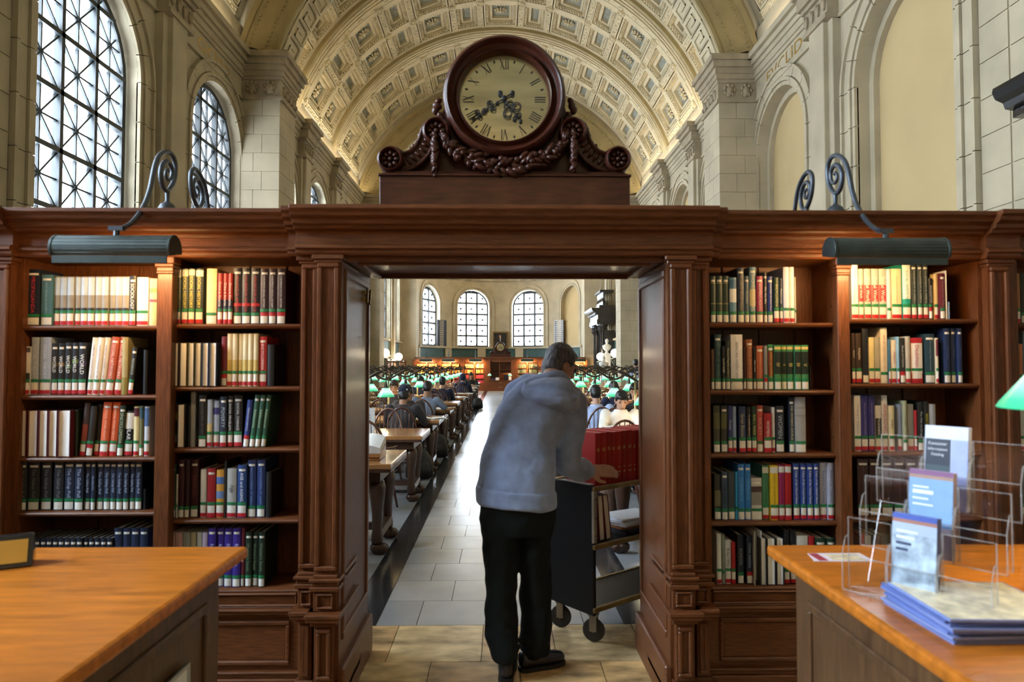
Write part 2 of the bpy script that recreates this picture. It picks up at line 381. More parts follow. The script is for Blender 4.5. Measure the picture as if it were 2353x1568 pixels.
    # joints: shallow blocks of the wall below the arch crown in the two near bays
    for yb in (5.45, 9.74, 14.03):
        lo, hi = bounds[yb]
        for sg in (-1, 1):
            ue = yb + sg*(WIN_H+.47); ux = (11.88 - .43 if sg > 0 else 7.62) if yb == 9.74 else ((YA-.02) if sg > 0 else 11.88+.43)
            if yb == 5.45: ux = 7.6 if sg > 0 else 3.3
            a, b = sorted((ue, ux))
            if b - a < .12: continue
            z = 2.95; k = 0
            while z < 7.45:
                cuts = [a, b] if b-a < .7 else ([a, a+(b-a)*.62, b] if k % 2 else [a, a+(b-a)*.35, b])
                for c0, c1 in zip(cuts, cuts[1:]):
                    xa, xb = sorted((s*(XW+.01), s*(XW-.018))); MB().box(xa, xb, c0+.006, c1-.006, z+.006, min(z+.45, 7.5)-.006).build('stone_block', stone, wl)
                z += .45; k += 1
    # windows on the left, cream fields on the right
    for yb in BAYS:
        if s > 0:
            mb = MB(); o = arch_outline(WIN_H+.06, WIN_ZS, WIN_SILL); mb.add([(XW+.3, yb+u, z) for u, z in o], [list(range(len(o)))])
            mb.build('blind_arch_field', cream, wl)
            mb = MB(); band(mb, fm3, yb, WIN_H-.08, WIN_H+.05, WIN_ZS, WIN_SILL, .3, .2, 14); mb.build('blind_arch_fillet', stone, wl)
# ---- glazed windows
def lattice_window(num, fm3, uc, h, zs, sill, cols, rows, cell, label, simple=False, depth=.22, dot=False):
    W = empty('window_%d' % num, fm3(uc, sill, depth), label, 'window', kind='structure')
    mb = MB(); band(mb, fm3, uc, h-.07, h+.02, zs, sill, depth+.06, depth-.05, 16)
    a = fm3(uc-h, sill-.0, depth-.05); b = fm3(uc+h, sill+.09, depth+.06)
    p = [(-h, sill, depth-.05), (h, sill, depth-.05), (h, sill, depth+.06), (-h, sill, depth+.06), (-h, sill+.09, depth-.05), (h, sill+.09, depth-.05), (h, sill+.09, depth+.06), (-h, sill+.09, depth+.06)]
    mb.hexa([fm3(uc+u, z, d) for u, z, d in p]); mb.build('frame', iron, W)
    def top(u): return zs + math.sqrt(max(0, (h-.05)**2 - u*u))
    def bar(u0, z0, u1, z1, t, d0, d1, nm):
        L_ = math.hypot(u1-u0, z1-z0)
        if L_ < .03: return
        nx, nz = -(z1-z0)/L_*t, (u1-u0)/L_*t
        P_ = [(u0-nx, z0-nz), (u1-nx, z1-nz), (u1+nx, z1+nz), (u0+nx, z0+nz)]
        mb = MB(); mb.hexa([fm3(uc+u, z, d0) for u, z in P_] + [fm3(uc+u, z, d1) for u, z in P_]); mb.build(nm, iron, W)
    def inside(u, z): return abs(u) < h-.05 and z < top(u) and z > sill
    def clip(u0, z0, u1, z1):
        pts = [(u0 + (u1-u0)*k/16, z0 + (z1-z0)*k/16) for k in range(17)]; ins = [p for p in pts if inside(*p)]
        return (ins[0], ins[-1]) if len(ins) > 1 else None
    cw = 2*h/cols
    for c in range(1, cols):
        u = -h + cw*c; bar(u, sill, u, top(u), .052 if dot else .035, depth-.06, depth+.05, 'mullion')
    z = sill + cell; k = 0
    while z < zs + h - .1:
        hw = h-.03 if z < zs else math.sqrt(max(0, h*h - (z-zs)**2)); bar(-hw, z, hw, z, .052 if dot else .035, depth-.06, depth+.05, 'transom'); z += cell
    z = sill
    while z < zs + h:
        for c in range(cols):
            u0 = -h + cw*c; u1 = u0+cw; um = (u0+u1)/2; zm = z + cell/2
            for (p, q) in (((u0, z), (u1, z+cell)), ((u0, z+cell), (u1, z)), ((um, z), (um, z+cell)), ((u0, zm), (u1, zm))):
                cl = clip(*p, *q)
                if cl: bar(*cl[0], *cl[1], .006 if dot else .013, depth-.02, depth+.02, 'glazing_bar')
            if inside(um, zm):
                mb = MB(); c3 = Vector(fm3(uc+um, zm, depth)); mb.ell(c3, .05 if not dot else .075, 8, 5); mb.build('boss', iron, W)
            # panes: eight triangles in the near windows, else one square of glass
            cor = [(u0, z), (um, z), (u1, z), (u1, zm), (u1, z+cell), (um, z+cell), (u0, z+cell), (u0, zm)]
            tri = [((um, zm), cor[i], cor[(i+1) % 8]) for i in range(8)] if not simple else [tuple(cor[i] for i in (0, 2, 4, 6))]
            for t in tri:
                t2 = []
                for (u, zz) in t:
                    zz = min(zz, top(u)) if abs(u) < h-.05 else min(zz, zs)
                    u = max(-h+.05, min(h-.05, u)); t2.append((u, zz))
                if max(p[1] for p in t2) - min(p[1] for p in t2) < .03: continue
                n = len(t2); mb = MB(); mb.add([fm3(uc+u, zz, depth+.002) for u, zz in t2], [list(range(n))]); mb.build('pane', pane_glass, W)
        z += cell
    return W
fmL = lambda u, z, d: (-(XW + d), u, z)
NEARW = {9.74: 'large arched iron-latticed window nearest the camera on the window wall', 14.03: 'tall arched latticed window just before the stone pier'}
k = 1
for yb in BAYS:
    if yb < 5: continue
    lab = NEARW.get(yb) or ('arched latticed window partly hidden behind the piers, %s along the window wall' % ORD[k])
    lattice_window(k, fmL, yb, WIN_H, WIN_ZS, WIN_SILL, 3, 5, .81, lab, simple=yb not in NEARW); k += 1
# ---- building across the street, pale in the overcast light
bs = mat('street_granite', (.55, .57, .6), .9, var=.2, scale=3)
mb = MB(); mb.box(-26, -24, 14, 40, 0, 9.5); b_ = mb.build('neighbouring_building', bs); tag(b_, 'pale granite building glimpsed through the upper window panes', 'building')
mb = MB()
for i in range(5): mb.box(-24.02, -23.9, 16+i*4.5, 18+i*4.5, 3, 8)
mb.build('facade_window', mat('street_glass', (.3, .33, .36), .3, var=.1), b_)
# ---- big transverse arches and their piers
def pier_blocks(yf, s, detailed, dep=1.15):
    xi = 4.96
    if detailed:
        P_ = empty('pier', (s*5.4, yf + dep/2, 0)); P_.parent = walls['left' if s < 0 else 'right']
        z = 0; k = 0
        while z < 7.9:
            zt = min(z+.42, 7.95); cut = 5.36 if k % 2 else 5.55; ycut = yf + (.45 if k % 2 else .75)
            for x0, x1, y0, y1 in ((xi, cut, yf, ycut), (cut, XW, yf, yf+dep), (xi, cut, ycut, yf+dep)):
                xa, xb = sorted((s*(x0+.003), s*(x1-.003))); o = MB().box(xa, xb, y0+.003, y1-.003, z+.003, zt-.003).build('stone_block', stone, P_); bevel(o, .004)
            z = zt; k += 1
        xa, xb = sorted((s*(xi+.015), s*(XW))); MB().box(xa, xb, yf+.015, yf+dep-.015, 0, 7.9).build('pier_core', joint, P_)
        base = P_
    else:
        xa, xb = sorted((s*xi, s*XW)); base = MB().box(xa, xb, yf, yf+dep, 0, 7.95).build('pier', stone, walls['left' if s < 0 else 'right'])
    mb = MB()
    for (z0, z1, e) in ((7.5, 7.57, .05), (7.95, 8.03, .04), (8.03, 8.15, .07), (8.15, 8.28, .1), (8.28, 8.42, .16), (8.42, ZCAP, .22)):
        xa, xb = sorted((s*(xi-e), s*XW)); mb.box(xa, xb, yf-e, yf+dep+e, z0, z1)
    xa, xb = sorted((s*(xi-.015), s*XW)); mb.box(xa, xb, yf-.015, yf+dep, 7.57, 7.95)
    mb.build('capital', stone_mid, base)
    if detailed:                        # carved masks in the frieze of the pier
        for k in range(2):
            x = s*(5.2 + .38*k); mb = MB(); mb.ell((x, yf-.02, 7.76), (.1, .06, .13), 8, 5)
            for q in range(7):
                a = 2*PI*q/7; mb.ell((x + .11*math.cos(a), yf-.03, 7.78 + .12*math.sin(a)), (.04, .035, .045), 6, 4)
            mb.ell((x, yf-.07, 7.74), (.02, .03, .03), 6, 4); mb.build('carved_mask', stone_mid, base, smooth=True)
        for k in range(4):
            y = yf + .2 + .25*k; mb = MB(); mb.ell((s*(xi-.02), y, 7.76), (.05, .08, .12), 8, 5); mb.ell((s*(xi-.05), y, 7.82), (.04, .05, .05), 6, 4); mb.ell((s*(xi-.04), y+.1, 7.7), (.04, .04, .06), 6, 4); mb.build('carved_mask', stone_mid, base, smooth=True)
    return base
for yf, det in ((YA, True), (YB, True), (YC, False)):
    for s in (-1, 1): pier_blocks(yf, s, det)
# ---- ceiling: barrel vault shell
T0 = math.radians(11)
def arc(R, a): return (R*math.cos(a), ZC + R*math.sin(a))
mb = MB(); n = 48
def vault_shell(mb, R, y0, y1, n=48, t0=T0):
    for i in range(n):
        a, b = t0 + (PI-2*t0)*i/n, t0 + (PI-2*t0)*(i+1)/n
        (xa, za), (xb, zb) = arc(R, a), arc(R, b); mb.add([(xa, y0, za), (xb, y0, zb), (xb, y1, zb), (xa, y1, za)], [[0, 1, 2, 3]])
vault_shell(mb, RV+.42, -9, YC+.6)
ceil = mb.build('ceiling', plaster); tag(ceil, 'coffered plaster barrel vault of the reading room', 'ceiling', kind='structure')
def arch_ring(name, r0, r1, y0, y1, m, n=56, parent=None, t0=T0, extra=None):
    mb = MB()
    for i in range(n):
        a, b = t0 + (PI-2*t0)*i/n, t0 + (PI-2*t0)*(i+1)/n
        P_ = [(r0, a), (r0, b), (r1, b), (r1, a)]
        mb.hexa([(arc(r, t)[0], y0, arc(r, t)[1]) for r, t in P_] + [(arc(r, t)[0], y1, arc(r, t)[1]) for r, t in P_])
    if extra: extra(mb)
    return mb.build(name, m, parent, smooth=30)
def beads(mb, R, y, step, r, t0=T0):
    k = int((PI-2*t0)*R/step)
    for i in range(k):
        a = t0 + (PI-2*t0)*(i+.5)/k; x, z = arc(R, a); mb.ell((x, y, z), r, 6, 4)
def meander(mb, R, y0, y1, t0, t1, n):  # Greek key raised on a soffit of radius R
    pat = [((0, 0), (1, 0)), ((0, 0), (0, 1)), ((0, 1), (.72, 1)), ((.72, 1), (.72, .35)), ((.72, .35), (.36, .35)), ((.36, .35), (.36, .68)), ((1, 0), (1, .8))]
    for k in range(n):
        a0, a1 = t0 + (t1-t0)*k/n, t0 + (t1-t0)*(k+1)/n
        for p, q in pat:
            def P3(u, v, dr): x, z = arc(R-dr, a0 + (a1-a0)*u); return (x, y0 + (y1-y0)*v, z)
            du, dv = (.04, .05)
            lo = (min(p[0], q[0])-du, min(p[1], q[1])-dv); hi = (max(p[0], q[0])+du, max(p[1], q[1])+dv)
            c = [(lo[0], lo[1]), (hi[0], lo[1]), (hi[0], hi[1]), (lo[0], hi[1])]
            mb.hexa([P3(u, v, .0) for u, v in c] + [P3(u, v, .035) for u, v in c])
for i, yf in enumerate((YA, YB, YC)):
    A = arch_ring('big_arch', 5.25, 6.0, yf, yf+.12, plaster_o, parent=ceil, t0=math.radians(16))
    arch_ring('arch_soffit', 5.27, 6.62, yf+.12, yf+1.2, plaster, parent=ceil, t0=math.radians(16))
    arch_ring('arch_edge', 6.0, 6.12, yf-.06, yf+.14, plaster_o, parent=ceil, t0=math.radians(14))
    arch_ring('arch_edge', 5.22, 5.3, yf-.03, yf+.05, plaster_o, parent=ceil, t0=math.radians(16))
    arch_ring('arch_back', 6.1, 6.65, yf+.1, yf+.2, plaster, parent=ceil, t0=math.radians(12))
    mb = MB(); beads(mb, 5.9, yf-.01, .11 if i == 0 else .14, .035); beads(mb, 5.52, yf-.01, .11 if i == 0 else .14, .028)
    o = mb.build('bead_moulding', plaster_o, ceil); o['kind'] = 'stuff'
    if i < 2:
        mb = MB(); meander(mb, 5.27, yf+.25, yf+1.05, math.radians(18), math.radians(162), 30); mb.build('greek_key', plaster, ceil)
# ---- ribs between bays and the coffers
RIBS = [11.88, 19.55, 23.85, 32.4, 36.4]
for yr in RIBS:
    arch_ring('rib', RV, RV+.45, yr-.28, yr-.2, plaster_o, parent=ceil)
    arch_ring('rib', RV+.02, RV+.45, yr-.2, yr+.28, plaster, parent=ceil)
    for dy in (-.1, .05, .2): arch_ring('rib_fillet', RV-.03, RV+.05, yr+dy-.03, yr+dy+.03, plaster, parent=ceil)
def coffer_mesh(wa, wy, rosette):       # local: x along the arc, y along the hall, z outward (up into the vault); opening faces -z
    mb = MB()
    def frame(a0, b0, a1, b1, z0, z1):  # ring between outer (a0,b0) and inner (a1,b1) half sizes
        for x0, x1, y0, y1 in ((-a0, -a1, -b0, b0), (a1, a0, -b0, b0), (-a1, a1, -b0, -b1), (-a1, a1, b1, b0)): mb.box(x0, x1, y0, y1, z0, z1)
    a, b = wa/2, wy/2
    frame(a, b, a-.05, b-.05, -.02, .3)
    frame(a-.05, b-.05, a-.14, b-.14, .04, .3)
    # dentils along the second step
    def dent(m, fixed, axis):
        k = max(3, int(2*m/.085))
        for i in range(k):
            t = -m + 2*m*(i+.5)/k
            if axis == 'x': mb.box(t-.022, t+.022, fixed-.03, fixed+.03, .0, .06)
            else: mb.box(fixed-.03, fixed+.03, t-.022, t+.022, .0, .06)
    for sg in (-1, 1): dent(a-.12, sg*(b-.1), 'x'); dent(b-.12, sg*(a-.1), 'y')
    frame(a-.14, b-.14, a-.2, b-.2, .12, .3); frame(a-.2, b-.2, a-.27, b-.27, .1, .3)
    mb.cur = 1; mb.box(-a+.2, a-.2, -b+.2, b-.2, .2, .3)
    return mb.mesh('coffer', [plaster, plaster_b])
def rosette_mesh(r):
    mb = MB(); mb.ell((0, 0, .13), (r*.28, r*.28, r*.25), 8, 5)
    for ring, (rr, pr, k) in enumerate(((.55, .26, 8), (.92, .3, 10))):
        for i in range(k):
            a = 2*PI*(i + .5*ring)/k; mb.ell((r*rr*math.cos(a), r*rr*.85*math.sin(a), .16), (r*pr*.8, r*pr*.55, r*.2), 6, 4, Matrix.Rotation(a, 3, 'Z'))
    return mb.mesh('rosette', plaster, smooth=True)
def strip_mesh(wy):
    mb = MB(); mb.box(-.08, .08, -wy/2, wy/2, -.01, .25); mb.box(-.08, -.06, -wy/2, wy/2, -.03, 0); mb.box(.06, .08, -wy/2, wy/2, -.03, 0)
    for i in range(7):
        y = -wy/2 + wy*(i+.5)/7; mb.ell((.018*(-1)**i, y, -.015), (.03, .055, .025), 6, 4)
    return mb.mesh('panel_border', plaster)
def medal_mesh(): return MB().lathe([(.0, -.05), (.05, -.05), (.06, -.02), (.1, -.02), (.11, -.05), (.13, -.05), (.14, .05)], 14).mesh('medallion', plaster, smooth=30)
med = medal_mesh(); ros = rosette_mesh(.2)
cof = {}
def rows(y0, y1, tmin=18, tmax=162):
    L_ = (y1-y0)/2; wy = L_ - .2
    key = round(wy, 2)
    if key not in cof: cof[key] = (coffer_mesh(1.12, wy, True), coffer_mesh(.80, wy, False), strip_mesh(wy))
    ca, cb, st = cof[key]; R = RV+.12
    for r_ in range(2):
        yc = y0 + L_*(r_+.5)
        for k in range(-7, 8):
            t = 90 + 10.4*k
            if t < tmin or t > tmax: continue
            tr = math.radians(t); x, z = arc(R, tr); rot = (0, -(tr - PI/2), 0)
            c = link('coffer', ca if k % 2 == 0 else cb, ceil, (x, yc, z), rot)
            if k % 2 == 0: link('rosette', ros, c)
        for k in range(-8, 8):
            t = 90 + 10.4*(k+.5) + (.9 if k % 2 == 0 else -.9)
            if t < tmin-4 or t > tmax+4: continue
            tr = math.radians(t); x, z = arc(R, tr); link('panel_border', st, ceil, (x, yc, z), (0, -(tr-PI/2), 0))
            if True:
                for yy in ([yc - L_/2] if r_ == 1 else [yc - L_/2]): link('medallion', med, ceil, (x, yy, z), (0, -(tr-PI/2), 0))
    for yy in (y0, y0+L_, y1):
        arch_ring('border_strip', R-.015, R+.3, yy-.1, yy+.1, plaster, 44, ceil)
def leaf_band(y0, y1):
    R = RV+.12
    def ex(mb):
        k = 70
        for i in range(k):
            a = T0 + (PI-2*T0)*(i+.5)/k; x, z = arc(R, a); yy = (y0+y1)/2 + (.08 if i % 2 else -.08)
            mb.ell((x, yy, z), (.1, .09, .05), 6, 4, Matrix.Rotation(-(a-PI/2), 3, 'Y'))
    arch_ring('leaf_band', R, R+.3, y0, y1, plaster, 44, ceil, extra=ex)
for (y0, y1, lf, tm) in ((3.6, 7.5, 0, 28), (7.8, 11.6, 0, 34), (12.16, 15.1, .45, 40), (16.45, 19.27, 0, 0), (19.83, 23.57, .5, 0), (24.13, 28.0, .5, 0), (29.3, 32.1, .4, 0), (32.7, 36.1, .4, 0)):
    if lf: leaf_band(y0+.02, y0+lf-.1)
    if tm:                              # only the haunches of these bays come into view
        rows(y0+lf, y1, 15, tm+12); rows(y0+lf, y1, 180-tm-12, 165)
    else: rows(y0+lf, y1, 18, 162)
# ---- gilded names in the frieze
def wall_text(body, s, yc, zc, length, hgt):
    X = s*(XW-.034)
    if s > 0: B = Matrix(((0, 0, -1, X), (-1, 0, 0, yc), (0, 1, 0, zc), (0, 0, 0, 1)))
    else: B = Matrix(((0, 0, 1, X), (1, 0, 0, yc), (0, 1, 0, zc), (0, 0, 0, 1)))
    put_text(body, gold, B, walls['left' if s < 0 else 'right'], length, hgt, 'gilded_name', True)
wall_text('EVCLID', 1, 13.75, 7.80, 1.75, .25); wall_text('CICERO', -1, 13.8, 7.78, 1.55, .24)
# ---- apse: curved wall, windows, half dome
AC = 41.4; AR = 5.0
fa = lambda u, z: (AR*math.sin(u/AR), AC + AR*math.cos(u/AR), z)
fa3 = lambda u, z, d: ((AR+d)*math.sin(u/AR), AC + (AR+d)*math.cos(u/AR), z)
mb = MB(); AW = [math.radians(a)*AR for a in (-66, -22, 22, 66)]; ab = [-PI/2*AR] + [(AW[i]+AW[i+1])/2 for i in range(3)] + [PI/2*AR]
for i, u in enumerate(AW):
    wall_with_arch(mb, fa, ab[i], ab[i+1], u, 1.15, 5.45, 2.75, 0, 9.0, 6); reveal(mb, fa3, u, 1.15, 5.45, 2.75, 0, .4)
mb.box(-AR-.9, -AR, YC+.5, AC+.1, 0, 9); mb.box(AR, AR+.9, YC+.5, AC+.1, 0, 9)
wa_ = mb.build('wall_apse', stone); tag(wa_, 'curved limestone end wall of the apse with arched windows', 'wall', kind='structure')
for i, u in enumerate(AW):
    mb = MB(); band(mb, fa3, u, 1.15, 1.27, 5.45, 2.75, .02, -.06); band(mb, fa3, u, 1.3, 1.52, 5.45, 2.75, .02, -.05); mb.build('arch_moulding', stone, wa_)
    if i < 3: lattice_window(20+i, fa3, u, 1.1, 5.45, 2.75, 3, 5, .733, ['arched apse window seen edge-on, washing the apse with light', 'apse window with gridded panes, above the bookcases beside the painting and dark grille', 'apse window with gridded panes, above the bookcases beside the white grille'][i], simple=True, depth=.3, dot=True)
    else:
        o = arch_outline(1.15, 5.45, 2.75); mb = MB(); mb.add([fa3(u+a, z, .25) for a, z in o], [list(range(len(o)))]); mb.build('blind_arch_field', cream, wa_)
def apse_ring(z0, z1, d0, d1, m, nm, n=48):
    mb = MB()
    for i in range(n):
        a, b = (-PI/2 + PI*i/n)*AR, (-PI/2 + PI*(i+1)/n)*AR
        mb.hexa([fa3(a, z0, d0), fa3(b, z0, d0), fa3(b, z0, d1), fa3(a, z0, d1), fa3(a, z1, d0), fa3(b, z1, d0), fa3(b, z1, d1), fa3(a, z1, d1)])
    return mb.build(nm, m, wa_)
apse_ring(7.25, 7.35, -.08, .1, stone, 'architrave'); apse_ring(7.35, 7.75, -.04, .1, stone_mid, 'frieze'); apse_ring(7.75, 7.9, -.12, .1, stone, 'cornice'); apse_ring(8.0, 8.2, -.3, .1, stone, 'cornice'); apse_ring(8.2, 8.4, -.36, .1, stone, 'cornice')
apse_ring(2.62, 2.75, -.12, .1, stone, 'sill_course'); apse_ring(1.9, 2.62, -.01, .1, green_p, 'green_frieze')
for a in (-88, -44, -15, 15, 44, 88):
    u = math.radians(a)*AR; mb = MB()
    P_ = [(-.28, 1.8), (.28, 1.8), (.28, 2.62), (-.28, 2.62)]
    mb.hexa([fa3(u+p, z, .05) for p, z in P_] + [fa3(u+p, z, -.08) for p, z in P_]); mb.build('pier_block', stone, wa_)
for a in (-62, -40, -22, 0, 22, 40, 62):
    u = math.radians(a)*AR; mb = MB()
    for du in (-.35, 0, .35): c = fa3(u+du, 7.55, -.05); mb.ell(c, (.1, .1, .13), 8, 5)
    P_ = [(-.55, 7.2), (.55, 7.2), (.55, 8.2), (-.55, 8.2)]
    mb.hexa([fa3(u+p, z, .0) for p, z in P_] + [fa3(u+p, z, -.08) for p, z in P_]); mb.build('frieze_block', stone_mid, wa_)
mb = MB(); nn, mm = 32, 12
for i in range(nn):
    for j in range(mm):
        def P3(i_, j_):
            u = -PI/2 + PI*i_/nn; v = PI/2*j_/mm; r = 5.3*math.cos(v); return (r*math.sin(u), AC + r*math.cos(u), 8.4 + 4.3*math.sin(v))
        mb.add([P3(i, j), P3(i+1, j), P3(i+1, j+1), P3(i, j+1)], [[0, 1, 2, 3]])
mb.build('half_dome', plaster, ceil, smooth=True)
# end wall behind the camera
MBx = MB().box(-6.2, 6.2, -5.3, -5.1, 0, 14).build('wall_back', stone); tag(MBx, 'plain limestone end wall behind the viewer', 'wall', kind='structure')
dial_glow_m = mat('dial_glow', (1, .6, .2), .5, var=0, emit=7, emitcol=(1, .5, .13))  # unseen globes added to give the clock dial a warm reflection
for x in (-1.5, -.75, 0, .75, 1.5):
    so = MB().ell((x, -4.9, 4.35), .13, 12, 8).build('dial_glow_globe', dial_glow_m, MBx, smooth=True); MB().tube([(x, -5.1, 4.1), (x, -4.95, 4.05), (x, -4.9, 4.2)], .02, 6).build('dial_glow_arm', brass, so)
# ---- black marble door surrounds on the right wall
def door_surround(num, yc, label, full=True):
    D = empty('door_%d' % num, (5.8, yc, 0), label, 'doorway', kind='structure')
    for sg in (-1, 1):
        y = yc + sg*1.15
        MB().lathe([(.22, 0), (.22, .1), (.17, .2), (.165, .3), (.14, 2.55), (.2, 2.7)], 16, (5.25, y, .55)).build('column', black_m, D, smooth=30)
        MB().box(5.0, 5.5, y-.25, y+.25, 0, .55).build('column_base', black_m, D)
        mb = MB(); mb.lathe([(.15, 3.2), (.24, 3.5), (.3, 3.55), (.3, 3.62)], 12, (5.25, y, 0))
        for q in range(8):
            a = 2*PI*q/8; mb.ell((5.25+.2*math.cos(a), y+.2*math.sin(a), 3.36), (.06, .06, .12), 6, 4)
        mb.build('column_capital', black_m, D)
    MB().box(5.3, 5.85, yc-1.4, yc-.75, 0, 3.3).build('door_pier', black_m, D); MB().box(5.3, 5.85, yc+.75, yc+1.4, 0, 3.3).build('door_pier', black_m, D)
    MB().box(5.7, 5.85, yc-.75, yc+.75, 0, 3.3).build('door_leaf', wood_dark, D)
    mb = MB(); prof = [(5.86, 3.62), (4.92, 3.62), (4.92, 3.85), (4.97, 3.87), (4.97, 4.12), (4.9, 4.16), (4.85, 4.22), (4.72, 4.27), (4.66, 4.37), (4.64, 4.45), (5.86, 4.45)]
    mb.prism([(p[0], p[1]) for p in prof], yc-1.5, yc+1.5, 'y')
    for k in range(20): yy = yc - 1.4 + 2.8*k/19; mb.box(4.84, 4.96, yy-.04, yy+.04, 4.12, 4.2)
    mb.build('entablature', black_m, D)
    mb = MB(); mb.box(5.1, 5.86, yc-1.1, yc+1.1, 4.45, 4.62); mb.box(5.15, 5.86, yc-1.05, yc+1.05, 5.3, 5.42)
    for k in range(12): mb.lathe([(.05, 0), (.09, .2), (.04, .4), (.07, .68)], 8, (5.35, yc-1 + 2*k/11, 4.62))
    mb.build('balcony', black_m, D)
    return D
door_surround(1, 36.2, 'black marble doorway with columns and projecting cornice in the far reading room')
def near_cornice():
    D = empty('door_2', (5.7, 6.2, 0), 'black marble doorway cornice jutting in beside the near blind arch', 'doorway', kind='structure')
    p0 = atX(2282, 240, 5.0)
    zt = atY(2340, 205, p0.y).z; zb = atY(2340, 272, p0.y).z
    y1 = p0.y
    mb = MB(); h = zt - zb
    mb.prism([(5.9, zb), (5.2, zb), (5.2, zb+h*.25), (5.12, zb+h*.3), (5.1, zb+h*.5), (5.02, zb+h*.62), (4.99, zb+h*.85), (5.0, zt), (5.9, zt)], y1-2.6, y1, 'y'); mb.build('cornice', black_m, D)
    mb = MB(); mb.box(5.3, 5.9, y1-2.4, y1-.12, 0, zb); mb.build('door_pier', black_m, D)
    mb = MB(); mb.box(5.35, 5.9, y1-2.3, y1-.2, zt, zt+1.2); mb.build('attic', black_m, D)
near_cornice()
# ================================================================== THE OAK SCREEN: doorway and bookcases
X0 = .0216
YD, YS, YB_ = 3.09, 3.20, 3.756         # pilaster face, bay face, far face of the screen
DL, DR = X0-.745, X0+.745
ZT, ZL = 2.25, 2.045
def zpx(py, Y, px=1150): return atY(px, py, Y).z
def xpx(px, Y, py=800): return atY(px, py, Y).x
def cornice(mb, x0, x1, yf, top=ZT, back=3.42, s=1):
    P_ = [(yf-.12, top), (yf-.12, top-.018), (yf-.105, top-.03), (yf-.1, top-.045), (yf-.075, top-.058), (yf-.07, top-.075), (yf-.05, top-.08), (yf-.045, top-.092), (yf-.012, top-.098),
          (yf-.005, top-.11), (yf-.005, top-.155), (yf-.02, top-.16), (yf-.028, top-.17), (yf-.028, top-.178), (yf-.012, top-.182), (yf-.012, ZL+.01), (yf-.004, ZL), (back, ZL), (back, top)]
    if s < 0: P_ = [(2*back - y, z) for y, z in P_]
    mb.prism(P_, x0, x1, 'x')
def panel(parent, x0, x1, z0, z1, yf, m=None, nm='panel', d=.012, fr=.018):
    """raised frame moulding round a sunk field, on a face looking to -y"""
    mb = MB(); mb.box(x0, x1, yf-d, yf+.01, z0, z0+fr); mb.box(x0, x1, yf-d, yf+.01, z1-fr, z1); mb.box(x0, x0+fr, yf-d, yf+.01, z0+fr, z1-fr); mb.box(x1-fr, x1, yf-d, yf+.01, z0+fr, z1-fr)
    mb.box(x0+fr, x1-fr, yf-.001, yf+.01, z0+fr, z1-fr)
    return bevel(mb.build(nm, m or wood_v, parent), .005)
def stepped(parent, x0, x1, yf, prof, nm, m=None, yb=None):
    """stack of boxes (z0,z1,projection) wrapping a pier front"""
    mb = MB()
    for z0, z1, e in prof: mb.box(x0-e, x1+e, yf-e, (yb or yf+.2), z0, z1)
    return bevel(mb.build(nm, m or wood_h, parent), .003)
PED = [(.0, .075, .035), (.075, .10, .042), (.10, .125, .028), (.125, .145, .012), (.145, .40, 0), (.40, .42, .014), (.42, .437, .03), (.437, .455, .036)]
BASE = [(.455, .545, .006), (.545, .565, .02), (.565, .585, .012), (.585, .60, .022), (.60, .615, .008)]
def pilaster(parent, x0, x1, yf, yb, inner=True):
    """pedestal, base, shaft with sunk panel"""
    stepped(parent, x0+.012, x1-.012, yf-.03, PED, 'pedestal', yb=yb); stepped(parent, x0+.008, x1-.008, yf-.008, BASE, 'pilaster_base', yb=yb)
    panel(parent, x0+.022, x1-.022, .165, .385, yf-.03, nm='pedestal_panel'); panel(parent, x0+.016, x1-.016, .468, .535, yf-.014, nm='base_panel', fr=.01)
    o = MB().box(x0, x1, yf, yb, .615, ZL).build('pilaster_shaft', wood_v, parent)
    panel(parent, x0+.005, x1-.005, .63, ZL-.035, yf, nm='shaft_panel', fr=.022, d=.014)
    stepped(parent, x0, x1, yf-.004, [(ZL-.035, ZL-.02, .008), (ZL-.02, ZL, .018)], 'pilaster_cap', yb=yb)
# ---- doorway
D = empty('doorway_screen', (X0, 3.4, 0), 'dark oak doorway with pilasters and panelled jambs framing the aisle', 'doorway')
for s in (-1, 1):
    e = DL if s < 0 else DR
    for (a, b, yf) in ((.0, .108, YD), (.108, .19, YD+.045)):
        x0, x1 = sorted((e + s*a, e + s*b)); pilaster(D, x0, x1, yf, YS+.25)
    # jamb: the lining of the opening with a tall sunk panel and a skirting block
    xa, xb = sorted((e - s*.004, e + s*.06)); MB().box(xa, xb, YD+.004, YB_+.004, 0, ZL).build('jamb', wood_v, D)
    mb = MB(); t = .014
    for (y0, y1, z0, z1) in ((YD+.06, YB_-.03, .30, .335), (YD+.06, YB_-.03, 1.955, 1.99), (YD+.06, YD+.10, .335, 1.955), (YB_-.07, YB_-.03, .335, 1.955)):
        xa, xb = sorted((e + s*.005, e - s*t)); mb.box(xa, xb, y0, y1, z0, z1)
    bevel(mb.build('jamb_panel', wood_v, D), .006)
    xa, xb = sorted((e + s*.005, e - s*.03)); bevel(MB().box(xa, xb, YD+.0, YB_+.02, 0, .2).build('skirting_block', wood_h, D), .008)
    # brass latch plate high on the left jamb
    if s < 0:
        mb = MB(); mb.box(e+.002, e+.02, YB_-.2, YB_-.06, 1.88, 1.9); mb.box(e+.002, e+.02, YB_-.2, YB_-.06, 1.915, 1.935); mb.tube([(e+.024, YB_-.18, 1.87), (e+.024, YB_-.16, 1.95)], .006, 6); mb.tube([(e+.024, YB_-.1, 1.87), (e+.024, YB_-.08, 1.95)], .006, 6); mb.build('brass_latch', brass, D)
    xa, xb = sorted((e, e+s*.19)); MB().box(xa, xb, YB_-.12, YB_+.02, 0, ZL).build('far_pilaster', wood_v, D)
